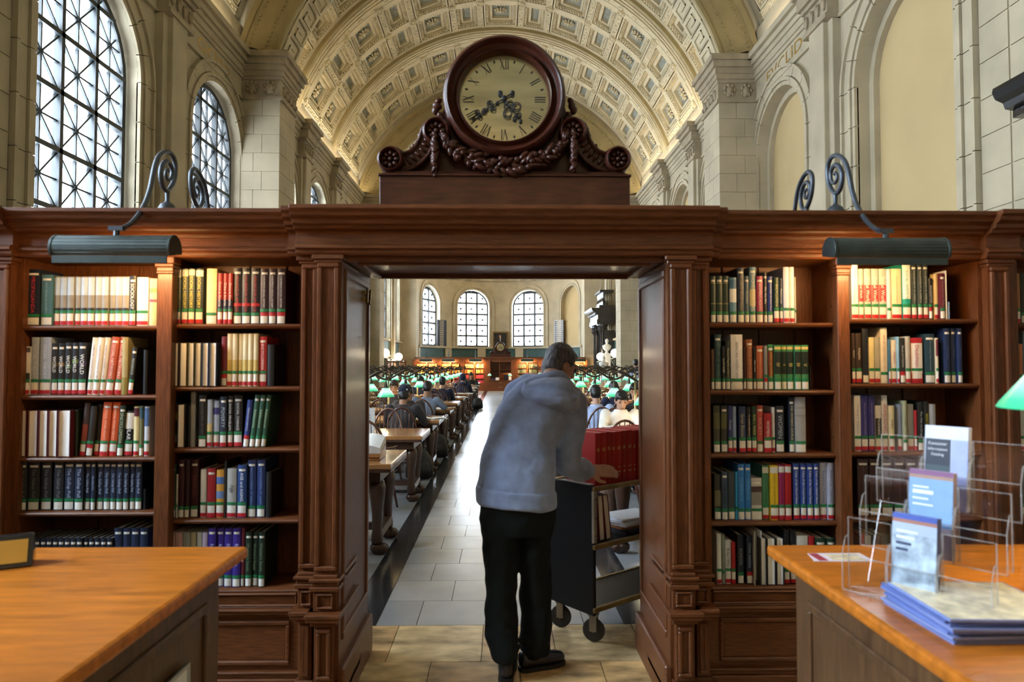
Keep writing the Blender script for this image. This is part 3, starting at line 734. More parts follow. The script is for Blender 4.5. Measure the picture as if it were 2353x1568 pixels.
mb = MB(); cornice(mb, DL-.20, DR+.20, YD-.005); bevel(mb.build('entablature', wood_h, D), .002)
mb = MB(); cornice(mb, DL-.245, DR+.245, YD+.03); mb.build('entablature_return', wood_h, D)
mb = MB(); cornice(mb, DL-.20, DR+.20, YD-.005, back=3.4235, s=-1); mb.build('entablature_far_side', wood_h, D)
mb = MB(); mb.box(DL, DR, YD+.03, YB_, ZL-.008, ZL+.03)
for (x0, x1, y0, y1) in ((DL, DR, YD+.03, YD+.09), (DL, DR, YB_-.06, YB_), (DL, DL+.06, YD+.09, YB_-.06), (DR-.06, DR, YD+.09, YB_-.06)): mb.box(x0, x1, y0, y1, ZL-.02, ZL)
for (x0, x1, y0, y1) in ((DL+.06, DR-.06, YD+.09, YD+.115), (DL+.06, DR-.06, YB_-.085, YB_-.06), (DL+.06, DL+.085, YD+.115, YB_-.085), (DR-.085, DR-.06, YD+.115, YB_-.085)): mb.box(x0, x1, y0, y1, ZL-.032, ZL)
bevel(mb.build('soffit', wood_h, D), .005)
# ---- bookcases
def bookcase(label, x0, x1, stile, shelvesA, shelvesB, outer, closed=None):
    """x0<x1 inner opening; shelf lists are z of shelf tops; outer = list of (xa,xb) pilasters"""
    B = empty('bookcase', ((x0+x1)/2, YS+.13, 0), label, 'bookcase', 'oak bookcases of the screen')
    MB().box(x0, x1, 3.46, 3.475, .5, ZL+.02).build('back_panel', wood_v, B)
    for k in range(1, 7): xx = x0 + (x1-x0)*k/7; MB().box(xx-.035, xx+.035, 3.45, 3.46, .5, ZL).build('back_stile', wood_v, B)
    for xa, xb in ((x0-.06, x0), (x1, x1+.03)): MB().box(xa, xb, YS, 3.46, .5, ZL).build('side', wood_v, B)
    if stile:
        a, b = stile
        mb = MB(); mb.box(a, b, YS-.035, YS+.02, .5, ZL-.075); mb.box(a-.004, b+.004, YS-.04, YS+.02, ZL-.075, ZL-.065); mb.box(a-.008, b+.008, YS-.047, YS+.02, ZL-.045, ZL-.03); mb.box(a-.014, b+.014, YS-.055, YS+.02, ZL-.03, ZL)
        mb.box(a-.003, b+.003, YS-.04, YS+.02, ZL-.065, ZL-.045)
        bevel(mb.build('centre_stile', wood_v, B), .003); MB().box((a+b)/2-.012, (a+b)/2+.012, YS+.02, 3.46, .5, ZL).build('divider', wood_v, B)
        # shelf-pin holes
        mb = MB()
        for z in range(14):
            zz = .66 + z*.09
            for yy in (YS+.06, YS+.2):
                for sg in (-1, 1): mb.box((a+b)/2+sg*.0105, (a+b)/2+sg*.0125, yy-.004, yy+.004, zz-.004, zz+.004)
        o = mb.build('shelf_pin_holes', mat('pin_hole', (.01, .006, .004), .9, var=0), B); o['kind'] = 'stuff'
        halves = ((x0, (a+b)/2-.012, shelvesA), ((a+b)/2+.012, x1, shelvesB))
    else: halves = ((x0, x1, shelvesA),)
    for xa, xb, sh in halves:
        for z in sh:
            mb = MB(); mb.box(xa+.002, xb-.002, YS+.012, 3.45, z-.022, z); mb.prism([(YS+.004, z-.004), (YS, z-.010), (YS+.004, z-.018), (YS+.014, z-.022), (YS+.014, z)], xa+.002, xb-.002, 'x'); mb.build('shelf', wood_h, B)
    # apron and base
    zb = .515
    MB().box(x0-.03, x1+.03, YS-.005, 3.46, 0, zb-.022).build('base_carcase', wood_h, B)
    panel(B, x0+.0, x1-.0, .44, .50, YS-.005, wood_h, 'apron_panel', fr=.009)
    mb = MB()
    for z0, z1, e in ((.395, .408, .012), (.408, .422, .026), (.422, .434, .032), (.434, .44, .012), (.0, .07, .026), (.07, .09, .034), (.09, .12, .03), (.12, .14, .016), (.14, .15, .024)): mb.box(x0-.03, x1+.03, YS-.005-e, YS+.05, z0, z1)
    bevel(mb.build('base_moulding', wood_h, B), .003)
    n = 2 if stile else 1
    for k in range(n):
        xa, xb = x0 + (x1-x0)*k/n + .03, x0 + (x1-x0)*(k+1)/n - .03; panel(B, xa, xb, .175, .375, YS-.005, wood_h, 'base_panel', fr=.02)
    mb = MB(); cornice(mb, x0-.04, x1+.02, YS-.03); mb.box(x0-.04, x1+.02, 3.4, YB_+.05, ZL+.001, ZT-.001); bevel(mb.build('entablature', wood_h, B), .002)
    for xa, xb in outer:
        pilaster(B, xa, xb, YS-.04, 3.46)
        mb = MB(); cornice(mb, xa-.03, xb+.03, YS-.07); mb.build('entablature_break', wood_h, B)
    MB().box(x0-.06, x1+.03, 3.475, YB_-.02, 0, ZL).build('rear_case', wood_v, B)
    return B
YSP = YS+.035                            # spine plane
def zs_(lst): return [zpx(y, YSP) for y in lst]
SH = {'LA': zs_([750, 907, 1047, 1170]) + [.515], 'LB': zs_([746, 888, 1027, 1188]) + [.515], 'RA': zs_([742, 897, 1042, 1198]) + [.515], 'RB': zs_([733, 882, 1039, 1190]) + [.515],
      'RC': zs_([743, 888, 1040, 1190]) + [.515]}
LX = (xpx(50, YS), xpx(690, YS)); RX = (xpx(1631, YS), xpx(2250, YS))
BL = bookcase('dark oak bookcase bay filling the screen at the window side of the doorway', LX[0], LX[1], (xpx(359, YS-.035), xpx(394, YS-.035)), SH['LA'], SH['LB'], [(LX[0]-.17, LX[0]-.03)])
BR = bookcase('dark oak bookcase bay filling the screen at the blind-arch side of the doorway', RX[0], RX[1], (xpx(1926, YS-.035), xpx(1954, YS-.035)), SH['RA'], SH['RB'], [(RX[1]+.02, RX[1]+.12)])
BC = bookcase('sliver of a further oak bookcase at the picture edge behind the green lamp', RX[1]+.19, RX[1]+1.45, None, SH['RC'], None, [])
BC2 = bookcase('oak bookcase continuing past the left picture edge', LX[0]-1.5, LX[0]-.26, None, SH['LA'], None, [])
# ================================================================== BOOKS
PAL = {'black': '15151a', 'charcoal': '33363a', 'navy': '1c2440', 'dark blue': '1d2f63', 'royal blue': '2a4a9a', 'bright blue': '2f7fd0', 'light blue': '9fbfdc', 'slate blue': '4a6480', 'teal': '2f9f95', 'dark teal': '1f4a50', 'dark green': '1c3a2c', 'green': '3f8a50', 'olive': '5a5a38',
       'cream': 'e8dcb8', 'white': 'f0eef0', 'grey': '8a8f90', 'silver grey': 'b0b4c0', 'brown': '5a3422', 'dark brown': '2e201a', 'copper brown': '9a5a3c', 'tan': 'b89868', 'maroon': '4a1a24', 'red': 'b02028', 'salmon red': 'c8564a', 'orange': 'd8602c', 'magenta': 'a02860', 'purple': '3a2a8a', 'lavender': 'c4c8e6', 'yellow': 'e2c028', 'rose': 'c09098', 'sage grey': '9aa89c'}
def cname(h):
    c = [int(h[i:i+2], 16) for i in (0, 2, 4)]
    return min(PAL, key=lambda k: sum((a-b)**2 for a, b in zip(c, [int(PAL[k][i:i+2], 16) for i in (0, 2, 4)])))
TAPE_G = mat('green_tape', (.015, .20, .07), .5, var=.05); TAPE_W = mat('call_label_paper', (.78, .76, .70), .6, var=.05, scale=40); TAPE_R = mat('red_tape', (.45, .012, .02), .5, var=.05)
PAGES = mat('page_edges', (.72, .66, .54), .85, var=.10, scale=60, stretch=(9, 1, 1)); PAGESW = mat('page_edges_white', (.80, .78, .74), .85, var=.06, scale=60, stretch=(9, 1, 1))
def spine_arc(w, n=4, bulge=.0035): return [(-w/2 + w*i/n, -bulge*math.sin(PI*i/n)) for i in range(n+1)]
def book(x0, x1, zb, h, depth, yf, col, flags='', text=None, tcol='e8e2d4', lean=0, strips=(), parent_label=None, group=None, name='book'):
    w_ = (x1-x0)*.965; xc = (x0+x1)/2; o0 = Vector((xc, yf, zb+.0008))
    cov = flat(col, .45)
    if 'f' in flags:                    # shelved with its page edges outward
        mb = MB(); t = min(.003, w_*.12)
        mb.box(-w_/2, -w_/2+t, -.004, depth, 0, h); mb.box(w_/2-t, w_/2, -.004, depth, 0, h); mb.box(-w_/2+t, w_/2-t, depth-t, depth, 0, h)
        b = mb.build(name, cov, None); b.location = o0
        mb = MB(); k = 5; pts = [(-w_/2+t + (w_-2*t)*i/k, .002 + .004*math.sin(PI*i/k)) for i in range(k+1)] + [(w_/2-t, depth-t), (-w_/2+t, depth-t)]
        mb.prism(pts, .003, h-.003, 'z'); mb.build('page_block', PAGESW, b, local=True)
    else:
        sp = spine_arc(w_); t = min(.003, w_*.15)
        mb = MB(); mb.prism(sp + [(w_/2, depth), (w_/2-t, depth), (w_/2-t, .004), (-w_/2+t, .004), (-w_/2+t, depth), (-w_/2, depth)], 0, h, 'z')
        b = mb.build(name, cov, None); b.location = o0
        MB().box(-w_/2+t, w_/2-t, .004, depth-.004, .003, h-.004).build('page_block', PAGES, b, local=True)
        def strip(z0, z1, m, nm, inset=0, off=.0006):
            sp2 = [(x*(1-inset), y-off) for x, y in spine_arc(w_)]; mb = MB(); n = len(sp2)
            mb.add([(x, y, z0) for x, y in sp2] + [(x, y, z1) for x, y in sp2], [[i, i+1, n+i+1, n+i] for i in range(n-1)]); return mb.build(nm, m, b, local=True)
        for (a, c, cc) in strips: strip(a*h, c*h, flat(cc, .5), 'spine_block')
        s_ = .235
        z = .004
        if 'r' in flags: strip(z, z+.018, TAPE_R, 'red_tape', 0, .001); z += .018
        if 'w' in flags: strip(z, z+.034, TAPE_W, 'call_label', .1, .0012); z += .034
        if 'R' in flags: strip(z, z+.018, TAPE_R, 'red_tape', 0, .001); z += .018
        if 'g' in flags: strip(z+.003 if 'w' in flags else .05, z+.016 if 'w' in flags else .063, TAPE_G, 'green_tape', 0, .0014)
        if 'd' in flags: strip(h-.028, h-.018, TAPE_W, 'number_label', .25, .0012)
        if text:
            zt0 = z + .02; hh = h - .035 - zt0
            M_ = Matrix(((0, 1, 0, 0), (0, 0, -1, -.0052), (-1, 0, 0, zt0 + hh/2), (0, 0, 0, 1)))
            put_text(text, flat(tcol, .5), M_, b, hh, w_*.52, 'title')
    if lean: b.rotation_euler.y = math.radians(lean)
    return b
SHELF_NAMES = ['top', 'second', 'third', 'fourth', 'bottom']
NBOOKS = [0]
def shelf_of_books(key, row, cx, cy, sc, spec, half, yoff=0.0):
    rr = random.Random(hash(key) % 1000 + row*7 if False else sum(map(ord, key)) + row*7)
    zb = SH[key][row]; items = [t.strip() for t in spec.strip().split('\n') if t.strip()]
    lastx = None
    for i, it in enumerate(items):
        p = it.split('|'); a = p[0].split(); x0, x1, tp = (float(v) for v in a[:3]); col = a[3]; flags = a[4] if len(a) > 4 else ''
        lean = 0; strips = []
        for tok in a[5:]:
            if tok[0] == 'L': lean = float(tok[1:])
            elif tok[0] == 's': q = tok[1:].split('-'); strips.append((float(q[0]), float(q[1]), q[2]))
        text = p[1].strip() if len(p) > 1 and p[1].strip() else None; tcol = p[2].strip() if len(p) > 2 else 'e8e2d4'
        yf = YSP + rr.uniform(-.004, .010) - (.03 if 'f' in flags else 0)
        pm = 1
        xa, xb = xpx(cx + x0*sc, yf), xpx(cx + x1*sc, yf)
        if lastx is not None and xa < lastx + .0004: xa = lastx + .0004
        if xb - xa < .005: xb = xa + .005
        lastx = xb
        h = zpx(cy + tp*sc, yf, cx + x0*sc) - zb
        b = book(xa, xb, zb, h, rr.uniform(.165, .205), yf, col, flags, text, tcol, lean, strips)
        kind = 'book, page edges outward' if 'f' in flags else rr.choice(['hardback', 'volume', 'book'])
        extra = '' if 'f' in flags else (' with green tape' if 'g' in flags else '')
        lab = f"{cname(col)} {kind}{extra}, {ORD[i]} on {SHELF_NAMES[row]} shelf, {half}"
        tag(b, lab, 'book', 'books on the screen bookcases'); NBOOKS[0] += 1
HL = {'LA': 'outer half of left bookcase', 'LB': 'inner half of left bookcase', 'RA': 'inner half of right bookcase', 'RB': 'outer half of right bookcase', 'RC': 'bookcase at right picture edge'}
C5 = (0, 560, .306); C6 = (0, 880, .306); C7 = (1600, 560, .32); C8 = (1600, 880, .32)
def SB(key, row, C, spec): shelf_of_books(key, row, C[0], C[1], C[2], spec, HL[key])
g11 = '\n'.join('%d %d 250 8f8a80 gwr s.62-.98-b4c4d4 s.27-.36-18181a' % (392+52*i, 392+52*i+51) for i in range(11))
SB('LA', 0, C5, '192 295 195 1a2236 gwd|PROPAGANDA|c8384a\n300 388 235 47707a gwd|MASS MEDIA IN SOCIETY|8fb0b4\n' + g11 + '\n966 1014 245 141416 gwrd|SOCIOLOGY|f0f0f0\n1020 1108 255 ece6dc gwr\n1116 1172 265 c9b48c  s.1-.2-8a9a60 s.5-.56-a04058 s.7-.8-6f8a5a')
SB('LB', 0, C5, '''1280 1300 265 d8d2a0 gwr
1302 1352 190 49544c gwr s.84-.98-e8e2c8|SOCIAL HISTORY|d8c84a
1356 1406 190 49544c gwr s.86-.98-d8d2c0|SOCIAL HISTORY|d8c84a
1410 1456 190 49544c gwr s.88-.98-d8d2c0|SOCIAL HISTORY|d8c84a
1460 1520 190 2f3a3a gwrd s.86-.97-e8e8e0|SOCIAL HISTORY|d8c84a
1545 1622 190 e6d6a0 gw
1630 1666 225 a52a1e gwr s.25-.48-1e2440|Crime in America|f0e0d0
1672 1706 225 a52a1e gwr s.25-.48-1e2440|Crime in America|f0e0d0
1709 1742 225 a52a1e gwr s.25-.48-1e2440|Crime in America|f0e0d0
1745 1810 185 17141a gwd s.32-.37-c02028|VIOLENCE IN AMERICA|b8323c
1813 1876 185 17141a gwd s.32-.37-c02028|VIOLENCE IN AMERICA|b8323c
1880 1946 185 17141a gwd s.32-.37-c02028|VIOLENCE IN AMERICA|b8323c
1950 2011 190 2c1220 gwRd|EUROPEAN SOCIAL HISTORY|e0dcd8
2015 2070 190 2c1220 gwRd|EUROPEAN SOCIAL HISTORY|e0dcd8
2076 2140 190 2c1220 gwRd|EUROPEAN SOCIAL HISTORY|e0dcd8''')
SB('LA', 1, C5, '''172 230 775 d0ccc4 gwr s.2-.45-182828 s.88-.98-504a48
232 298 705 a4b0c4 gwr|SOCIAL THEORY|d8e0ec
302 386 705 a4b0c4 gwr|SOCIAL THEORY|d8e0ec
390 438 750 1a1a1c gwrd s.55-.62-5a4a2a|WORLD|f4f4f0
441 489 750 1a1a1c gwrd s.55-.62-7a5a2a|WORLD|f4f4f0
492 543 745 1a1a1c gwrd s.5-.58-3a5a3a|WORLD|f4f4f0
545 592 745 1a1a1c gwrd s.6-.68-5a7a3a|WORLD|f4f4f0
594 652 745 1a1a1c gwrd s.55-.65-3a2a4a|WORLD|f4f4f0
656 698 705 ece6da gwr L5|AMERICAN COUNTERCULTURE|7a3a34
702 744 705 ece6da gwr L5|AMERICAN COUNTERCULTURE|7a3a34
748 790 705 ece6da gwr L5|AMERICAN COUNTERCULTURE|7a3a34
796 852 700 b8563c gwrd L6|SOCIAL NETWORKS|eacbb8
858 912 700 b8563c gwrd L6|SOCIAL NETWORKS|eacbb8
918 962 705 a89a6a  L6 s.0-.3-8a7a3a
966 1002 780 17191a gwrd L5|READINGS|b0b8a8
1080 1110 800 101216''')
f7 = '\n'.join('%d %d 745 %s f' % (a, b, c) for a, b, c in ((1225, 1278, '3a2a28'), (1283, 1343, '2a2426'), (1348, 1408, '3a2a28'), (1413, 1460, '54502c'), (1465, 1513, '5a5430'), (1518, 1568, '2c3448'), (1573, 1628, '2c3448')))
SB('LB', 1, C5, f7 + '\n1632 1660 760 4a3c26\n1664 1706 700 6e2430 gwR\n' + '\n'.join('%d %d 678 dcd2b0 gw%s s.03-.5-c9b266' % (1708+39*i, 1708+39*i+37, 'r') for i in range(6)) + '\n1944 2004 700 b83436 gwrd|ENCYCLOPEDIA|f0d8d0\n2010 2060 760 16181c')
f6 = '\n'.join('%d %d 210 %s f' % (a, b, '5a2026') for a, b in ((92, 150), (156, 216), (226, 300), (306, 374), (378, 446), (450, 545)))
SB('LA', 2, C6, f6 + '''
556 600 205 1c2a20
612 655 150 3a2a26 gwr L5 s.2-.6-8a3a26
660 708 175 2a2622 gwR L5
714 754 165 17171a gwr L4
760 822 145 d25a30 gwrd L4|SOCIAL WORK POLICY|f0c8a8
826 886 145 d25a30 gwrd L4|SOCIAL WORK POLICY|f0c8a8
892 936 172 22382c gwd L3|ENCYCLOPEDIA|b8b890
942 1006 210 1c1c1e gwr L3 s.6-.95-e0ddd4|SECULAR|e8e8e8
1016 1056 180 dccf9c gwr s.8-.97-5a2030
1060 1090 176 6a6a48 gw s.75-.97-20485a
1094 1134 180 c8d0dc gwr s.6-.97-4a6a9a''')
gp = [(165, 226), (236, 322), (334, 412), (428, 500), (505, 580), (584, 648), (652, 702), (706, 738), (741, 798), (802, 848), (851, 893), (896, 942), (945, 988), (991, 1034), (1037, 1084)]
SB('LA', 3, C6, '\n'.join('%d %d %d %s gwd|The Gallup Poll|%s' % (a, b, 592 if i < 4 else 585, '20222a' if i < 4 else '1c2840', '7a7a80' if i < 4 else 'a8b4d0') for i, (a, b) in enumerate(gp)) + '\n1100 1118 800 14161c')
SB('LA', 4, C6, '\n'.join('%d %d 1168 1a2030 d' % (112+45*i, 112+45*i+43) for i in range(17)) + '\n' + '\n'.join('%d %d 1092 1c2844 d' % (885+64*i, 885+64*i+60) for i in range(4)))
SB('LB', 2, C6, '''1250 1316 100 1a2032 gwd|One Nation and Culture|c8ccd8
1318 1338 150 1c1c20 gwr s.6-.78-d8a020 s.8-.95-8a2020
1342 1398 165 26221c f
1402 1436 175 16181a
1440 1476 70 8a9098
1500 1558 95 17191c gwd|ILLUSTRATED HISTORY|6a6a6a
1562 1602 128 a8b8cc gwr s.05-.5-d8c890
1606 1656 135 a4b4cc gwr s.7-.85-3a3a7a
1660 1710 105 1e2a3c gwrd|POVERTY|a8b4c0
1714 1758 100 17171a gwrd|SOCIAL PROBLEMS|d8d8d8
1764 1828 95 19191c gwrd|SOCIAL CHANGE|d0d0d0
1834 1874 130 24387c wR L5|Adolescence in America|d8dcf0
1880 1918 90 235240 gwd L6|Adolescence|a8c0a0
1922 1960 90 235240 gwd L6|Adolescence|a8c0a0
1964 2002 90 235240 gwd L6|Adolescence|a8c0a0''')
SB('LB', 3, C6, '''1256 1296 615 1c3c2c gwd|Encyclopedia of Family Law|8aa060
1299 1338 615 1c3c2c gwd|Encyclopedia of Family Law|8aa060
1342 1352 690 e0dcd0 g
1358 1400 582 3c1620 gwd
1404 1440 582 2a1018 gw
1444 1506 580 3c1620 gwd|FAMILIES|6a3a40
1522 1566 650 d8d4c8 gwr
1572 1634 645 9a2028 gwrd
1640 1698 655 d09840 gwr s.4-.55-6a86b8 s.7-.85-4a6aa8
1702 1716 590 2a2624
1720 1790 645 a8aaa8 gwr|Age|4a4a4c
1798 1866 620 24447c gwrd|AGE and AGING|e8ecf4
1872 1936 582 1f3468 gwd|ENCYCLOPEDIA OF AGING|7a94c8
1944 2004 580 1f3468 gwd|ENCYCLOPEDIA OF AGING|7a94c8
2012 2050 672 17171a''')
SB('LB', 4, C6, '1230 1284 1185 d8d4d0 gw\n' + '\n'.join('%d %d %d %s gw' % (a, b, 1125, c) for a, b, c in ((1290, 1336, 'd8b8a8'), (1340, 1394, 'd0a8a8'), (1398, 1450, 'a8b0b4'), (1454, 1496, 'c8c4a8'), (1500, 1538, 'c4c8c0'), (1542, 1580, 'c4b8d4'))) + '\n' + '\n'.join('%d %d 1092 3a2a86 gwd|Encyclopedia|c8c8f0' % (1585+61*i, 1585+61*i+58) for i in range(4)) + '\n1830 1858 1090 6a2438 gw|YEAR BOOK|d0a8b0\n' + '\n'.join("%d %d 1122 1a2e22 gwd|Women's Issues|7a8a68" % (1864+49*i, 1864+49*i+46) for i in range(3)))
SB('RA', 0, C7, '\n'.join('%d %d 235 1d3429 gwd s.4-.42-8a8a58 s.84-.86-8a8a58' % (a, b) for a, b in ((105, 142), (147, 190), (194, 238))) + '''
241 292 245 5a8ab0 gw s.45-.75-dce4ee s.75-.95-3a6a9a
300 346 175 2c3850 gwd|Women in World History|b0a078
349 382 235 38506a gwd|WOMEN|a8b8c0
386 432 170 6a93b0 gwd s.3-.6-c8c0a0|WOMEN WRITERS|e0d8b8
436 482 235 a03458 gwd|WOMEN'S RIGHTS|e8d0d8
486 512 210 1a1a20 gwd|Who Was Who|d8d8e0
516 554 238 26348a gwd|A GLOSSARY OF Feminist Theory|e0e4f4
560 598 245 1d3a2c gwr|ENCYCLOPEDIA|c8c8a0
601 625 250 1e2c48 gwr|Women's Issues|c0c8d8
630 672 170 d4d8f0 gwr
675 708 170 eceaea gwr
711 720 242 d8d0b0 g''')
SB('RB', 0, C7, '1120 1168 140 dcdcec gwr|Social Work Education|8a96c8\n' + '\n'.join('%d %d 183 a2aea8 gwr s.35-.68-c83038|%s|f4e4e0' % (a, b, 'Social Work') for a, b in ((1172, 1206), (1211, 1260), (1265, 1314), (1319, 1370))) + '''
1376 1404 185 c0ccd8 gw
1409 1480 183 dccfa8 gwr|SOCIAL WORKERS' DESK REFERENCE|8a7a54
1487 1546 143 28a090 gwr s.36-.97-e4eee8|SOCIAL SAFETY NET|1a8a78
1551 1590 145 2a3434 gwrd|PHILANTHROPY IN AMERICA|b8c0b8
1594 1631 145 2a3434 gwrd|PHILANTHROPY IN AMERICA|b8c0b8
1635 1672 145 2a3434 gwrd|PHILANTHROPY IN AMERICA|b8c0b8
1676 1702 250 1a1a1c gwR|FOUNDATION|c8c8c8
1714 1744 220 d4bc88 gwr
1749 1794 215 5e1c2c gwd|Society and Social Welfare|b88a90
1797 1808 195 e4e0d8
1815 1826 420 6a7a90''')
SB('RA', 1, C7, '''105 126 760 5a4030 gw
131 178 655 1f3f44 gwd|HISTORY OF WOMEN|6a8a88
181 205 738 1a1c1e gw|SLAVE TRADE|e0e0dc
208 241 700 1a2420 gw|Women's Progress in America|d8d8b0
246 332 655 e4e6ee gw s.12-.2-5a5a7a|AFRICAN AMERICAN|8a92a8
336 354 740 3a1a18 gw
359 402 690 94583c gwd|BLACK AMERICANS|c8a080
406 426 745 16181a gw|WHO'S WHO|e8e8e8
430 480 735 b45e3c gwd|WOMEN IN HISTORY|d8a888
484 508 735 8a8c8c gwR
512 553 725 3a7a4e gwd s.3-.85-7a3422|AMERICAN WOMEN|d8b868
557 606 730 3f8450 gw s.35-.85-14211a s.9-.96-d8c070|IV|c8b868
609 645 730 3f8450 gw s.35-.85-14211a s.9-.96-d8c070|II|c8b868
649 697 730 3f8450 gw s.35-.85-14211a s.9-.96-d8c070|III|c8b868
701 750 730 3f8450 gw s.35-.85-14211a s.9-.96-d8c070|IV|c8b868
753 803 730 3f8450 gw s.35-.85-14211a s.9-.96-d8c070|V|c8b868
808 820 880 14161a''')
SB('RB', 1, C7, '''1115 1140 645 3a2a20 gwr|Adoption|d8d0c0
1144 1186 645 3a2a20 gwr|Adoption|d8d0c0
1190 1234 612 1a1d26 w
1238 1276 675 e2d4a0 gwr
1279 1318 675 a8a698 gwr
1321 1370 605 ece4d4 gw|ADOPTION DIRECTORY|c8a080
1374 1394 690 3a6a8a gwr
1397 1435 695 dcd6cc gwr|Adoption|b07060
1438 1458 670 8ab8d8 gwr
1461 1497 680 202224 wR|Abuse and Children|d0d0c8
1500 1536 668 b8b6ae gwr
1539 1622 678 b42430 gwr s.22-.88-ece8e4|Disabilities|c02838
1638 1710 650 25404e gwd|The Disability Rights Movement|8a9ca0
1713 1738 680 d4c8a8 gwr s.6-.97-6a2a34
1776 1822 610 1e2f58 gwd|Disability|4a5a7a
1827 1862 610 1e2f58 gwd|Disability|4a5a7a
1866 1908 610 1e2f58 gwd|Disability|4a5a7a''')
SB('RA', 2, C8, '''118 163 165 3c3c28 gw s.5-.85-5a5a38
172 218 165 33332a gwd s.5-.85-5a5a38
222 252 165 2c3470 gwr|Women|c8ccec
255 280 172 8ea6cc gwr
299 348 172 2a3a64 gwr|Great Events|c8bc88
354 388 175 1c1a1e gwr|THE WOMEN'S LIBERATION|ecdcd8
391 425 168 24402c gwr|ROE v. WADE|c8c878
428 472 163 b8504a gwd|SOCIETY|e0a8a0
478 532 220 a42028 gwr|WOMEN|f0d0d0
535 556 175 d4d8e0 gwr
563 622 168 1c2634 gwd|WOMEN|a0b0b8
658 696 110 1d2638 gwd|THE WOMEN'S SOURCE|c8c8a8
700 778 105 9a9c9e gw s.8-.81-5a5a60 s.66-.67-5a5a60''')
SB('RB', 2, C8, '''1125 1172 92 e0e0e4 gwr|Poverty in America|a8a8b0
1174 1222 95 34328a gwr|Encyclopedia of HOMELESSNESS|9a9ad8
1226 1270 95 34328a gwr|Encyclopedia of HOMELESSNESS|9a9ad8
1272 1318 165 d8d8d8 gwr s.3-.72-1c1c1e|HOMELESSNESS|f4f4f4
1321 1362 92 dde0e4 gwr|HOMELESSNESS|b83038
1375 1412 165 d8cca4 gwr|Urban|6a5a3a
1432 1466 155 8494b4 gwr
1469 1503 130 a4a88c gw|Crime|6a6a50
1506 1550 155 8e9496 gwr
1553 1575 200 a82430 gwr
1578 1620 140 1a1c20 gw|The War on Drugs|b8bcc0
1623 1656 135 1a1a16 gwr|ADDICTION|d8cc3c
1660 1708 155 a4aab2 gwr''')
SB('RA', 3, C8, '''120 166 660 2c2c28 gw s.3-.65-6a664c
172 213 640 34465e gwd|THE KLAN|141c2c
218 265 640 38424c gw
268 284 640 3aa0d8 g
287 333 585 2e78c8 gwd|YEARBOOK|6aa8e0
337 378 585 2e78c8 gwd|YEARBOOK|6aa8e0
382 457 685 c8c4c0 gwd s.35-.8-8a8684 s.66-.8-5a2424
461 508 595 4a8a66 gwr s.86-.97-d8d4cc|America's Top Rated Cities|1c3424
513 575 595 dcb828 gwr s.86-.97-d8d4cc|America's Top Rated Cities|54440c
578 620 590 94205a gwr s.86-.97-d8d4cc|America's Top Rated Cities|4c0c2c
624 668 590 ac1c24 gwr s.86-.97-d8d4cc|America's Top Rated Cities|5a0c10
680 726 580 22408c gwrd|Cities of the United States|e4e8f4
732 775 580 22408c gwrd|Cities of the United States|e4e8f4
780 823 580 22408c gwrd|Cities of the United States|e4e8f4
828 866 580 22408c gwrd|Cities of the United States|e4e8f4
871 920 575 a4a8b8 gwr|American Counties|5a607a
926 976 575 a8acc0 gwr|American Counties|5a607a''')
SB('RB', 3, C8, '\n'.join('%d %d 550 34181e gwd|ENCYCLOPEDIA OF WORLD CRIME|6a5048' % (1140+86*i, 1140+86*i+80) for i in range(7)))
SB('RA', 4, C8, '''132 164 1085 d8dad6 gwr
168 188 1090 8a9088 g
192 232 1130 dcdce0 gwr|BULLYING|28284a
236 264 1145 a82028 gwr
280 322 1095 1e2434 gw|SCHOOL|8a94a0
344 386 1100 1c2844 wR|Crime statistics|a8b4c8
442 482 1120 3a342c f
488 548 1120 2a2826 f
554 606 1120 34302a f
610 648 1055 1c2028 gwr|PRISONS|a8aab0
654 694 1055 1c2028 gwr|PRISONS|a8aab0
700 780 1100 d0d0cc
786 826 1105 a8262c g
832 906 1120 1d3c2e d
912 976 1120 1d3c2e d
982 1046 1130 1d3c2e d''')
SB('RB', 4, C8, '1150 1180 1090 b02838 gwr\n1184 1230 1100 d8d4d0 gw\n1236 1290 1095 2a3050 gw\n1300 1360 1100 3a4438 gw')
SB('RC', 0, C7, '2262 2298 245 b8a468 gwr\n2302 2334 215 9a6a34 gwr\n2338 2380 210 22241e gw\n2385 2420 215 6a5a3a gw')
SB('RC', 1, C7, '2276 2302 735 3a3c38 gw\n2306 2342 722 b06a40 gw\n2346 2390 630 7a96b4 gw')
SB('RC', 2, C8, '2300 2345 200 c8ccc8 gwr\n2350 2400 190 6a7a6a gw')
SB('RC', 3, C8, '2310 2350 640 20242a gw\n2354 2400 640 20242a gw')
# white ring binder with a wedge-shaped opening, on the bottom shelf
xb0, xb1 = xpx(1600+390*.32, YSP), xpx(1600+440*.32, YSP)
o = MB(); zb = .515; h = zpx(880+1065*.32, YSP) - zb
o.prism([(0, -.01), (.002, -.01), (.010, .22), (.008, .22)], 0, h, 'z'); o.prism([((xb1-xb0), -.01), ((xb1-xb0)-.002, -.01), ((xb1-xb0)-.012, .22), ((xb1-xb0)-.010, .22)], 0, h, 'z'); o.box(.008, (xb1-xb0)-.010, .215, .22, 0, h)
rb_ = o.build('ring_binder', paper, None); rb_.location = (xb0, YSP-.01, zb+.001)
tag(rb_, 'white ring binder gaping open between navy book and page-edge books on bottom shelf', 'binder')
o = MB()
for i in range(5): o.prism([(.008 + .004*i, .03), (.009+.004*i, .03), (.0125+.0015*i, .21), (.0122+.0015*i, .21)], .01, h-.02, 'z')
o.build('page_block', PAGESW, rb_, local=True)
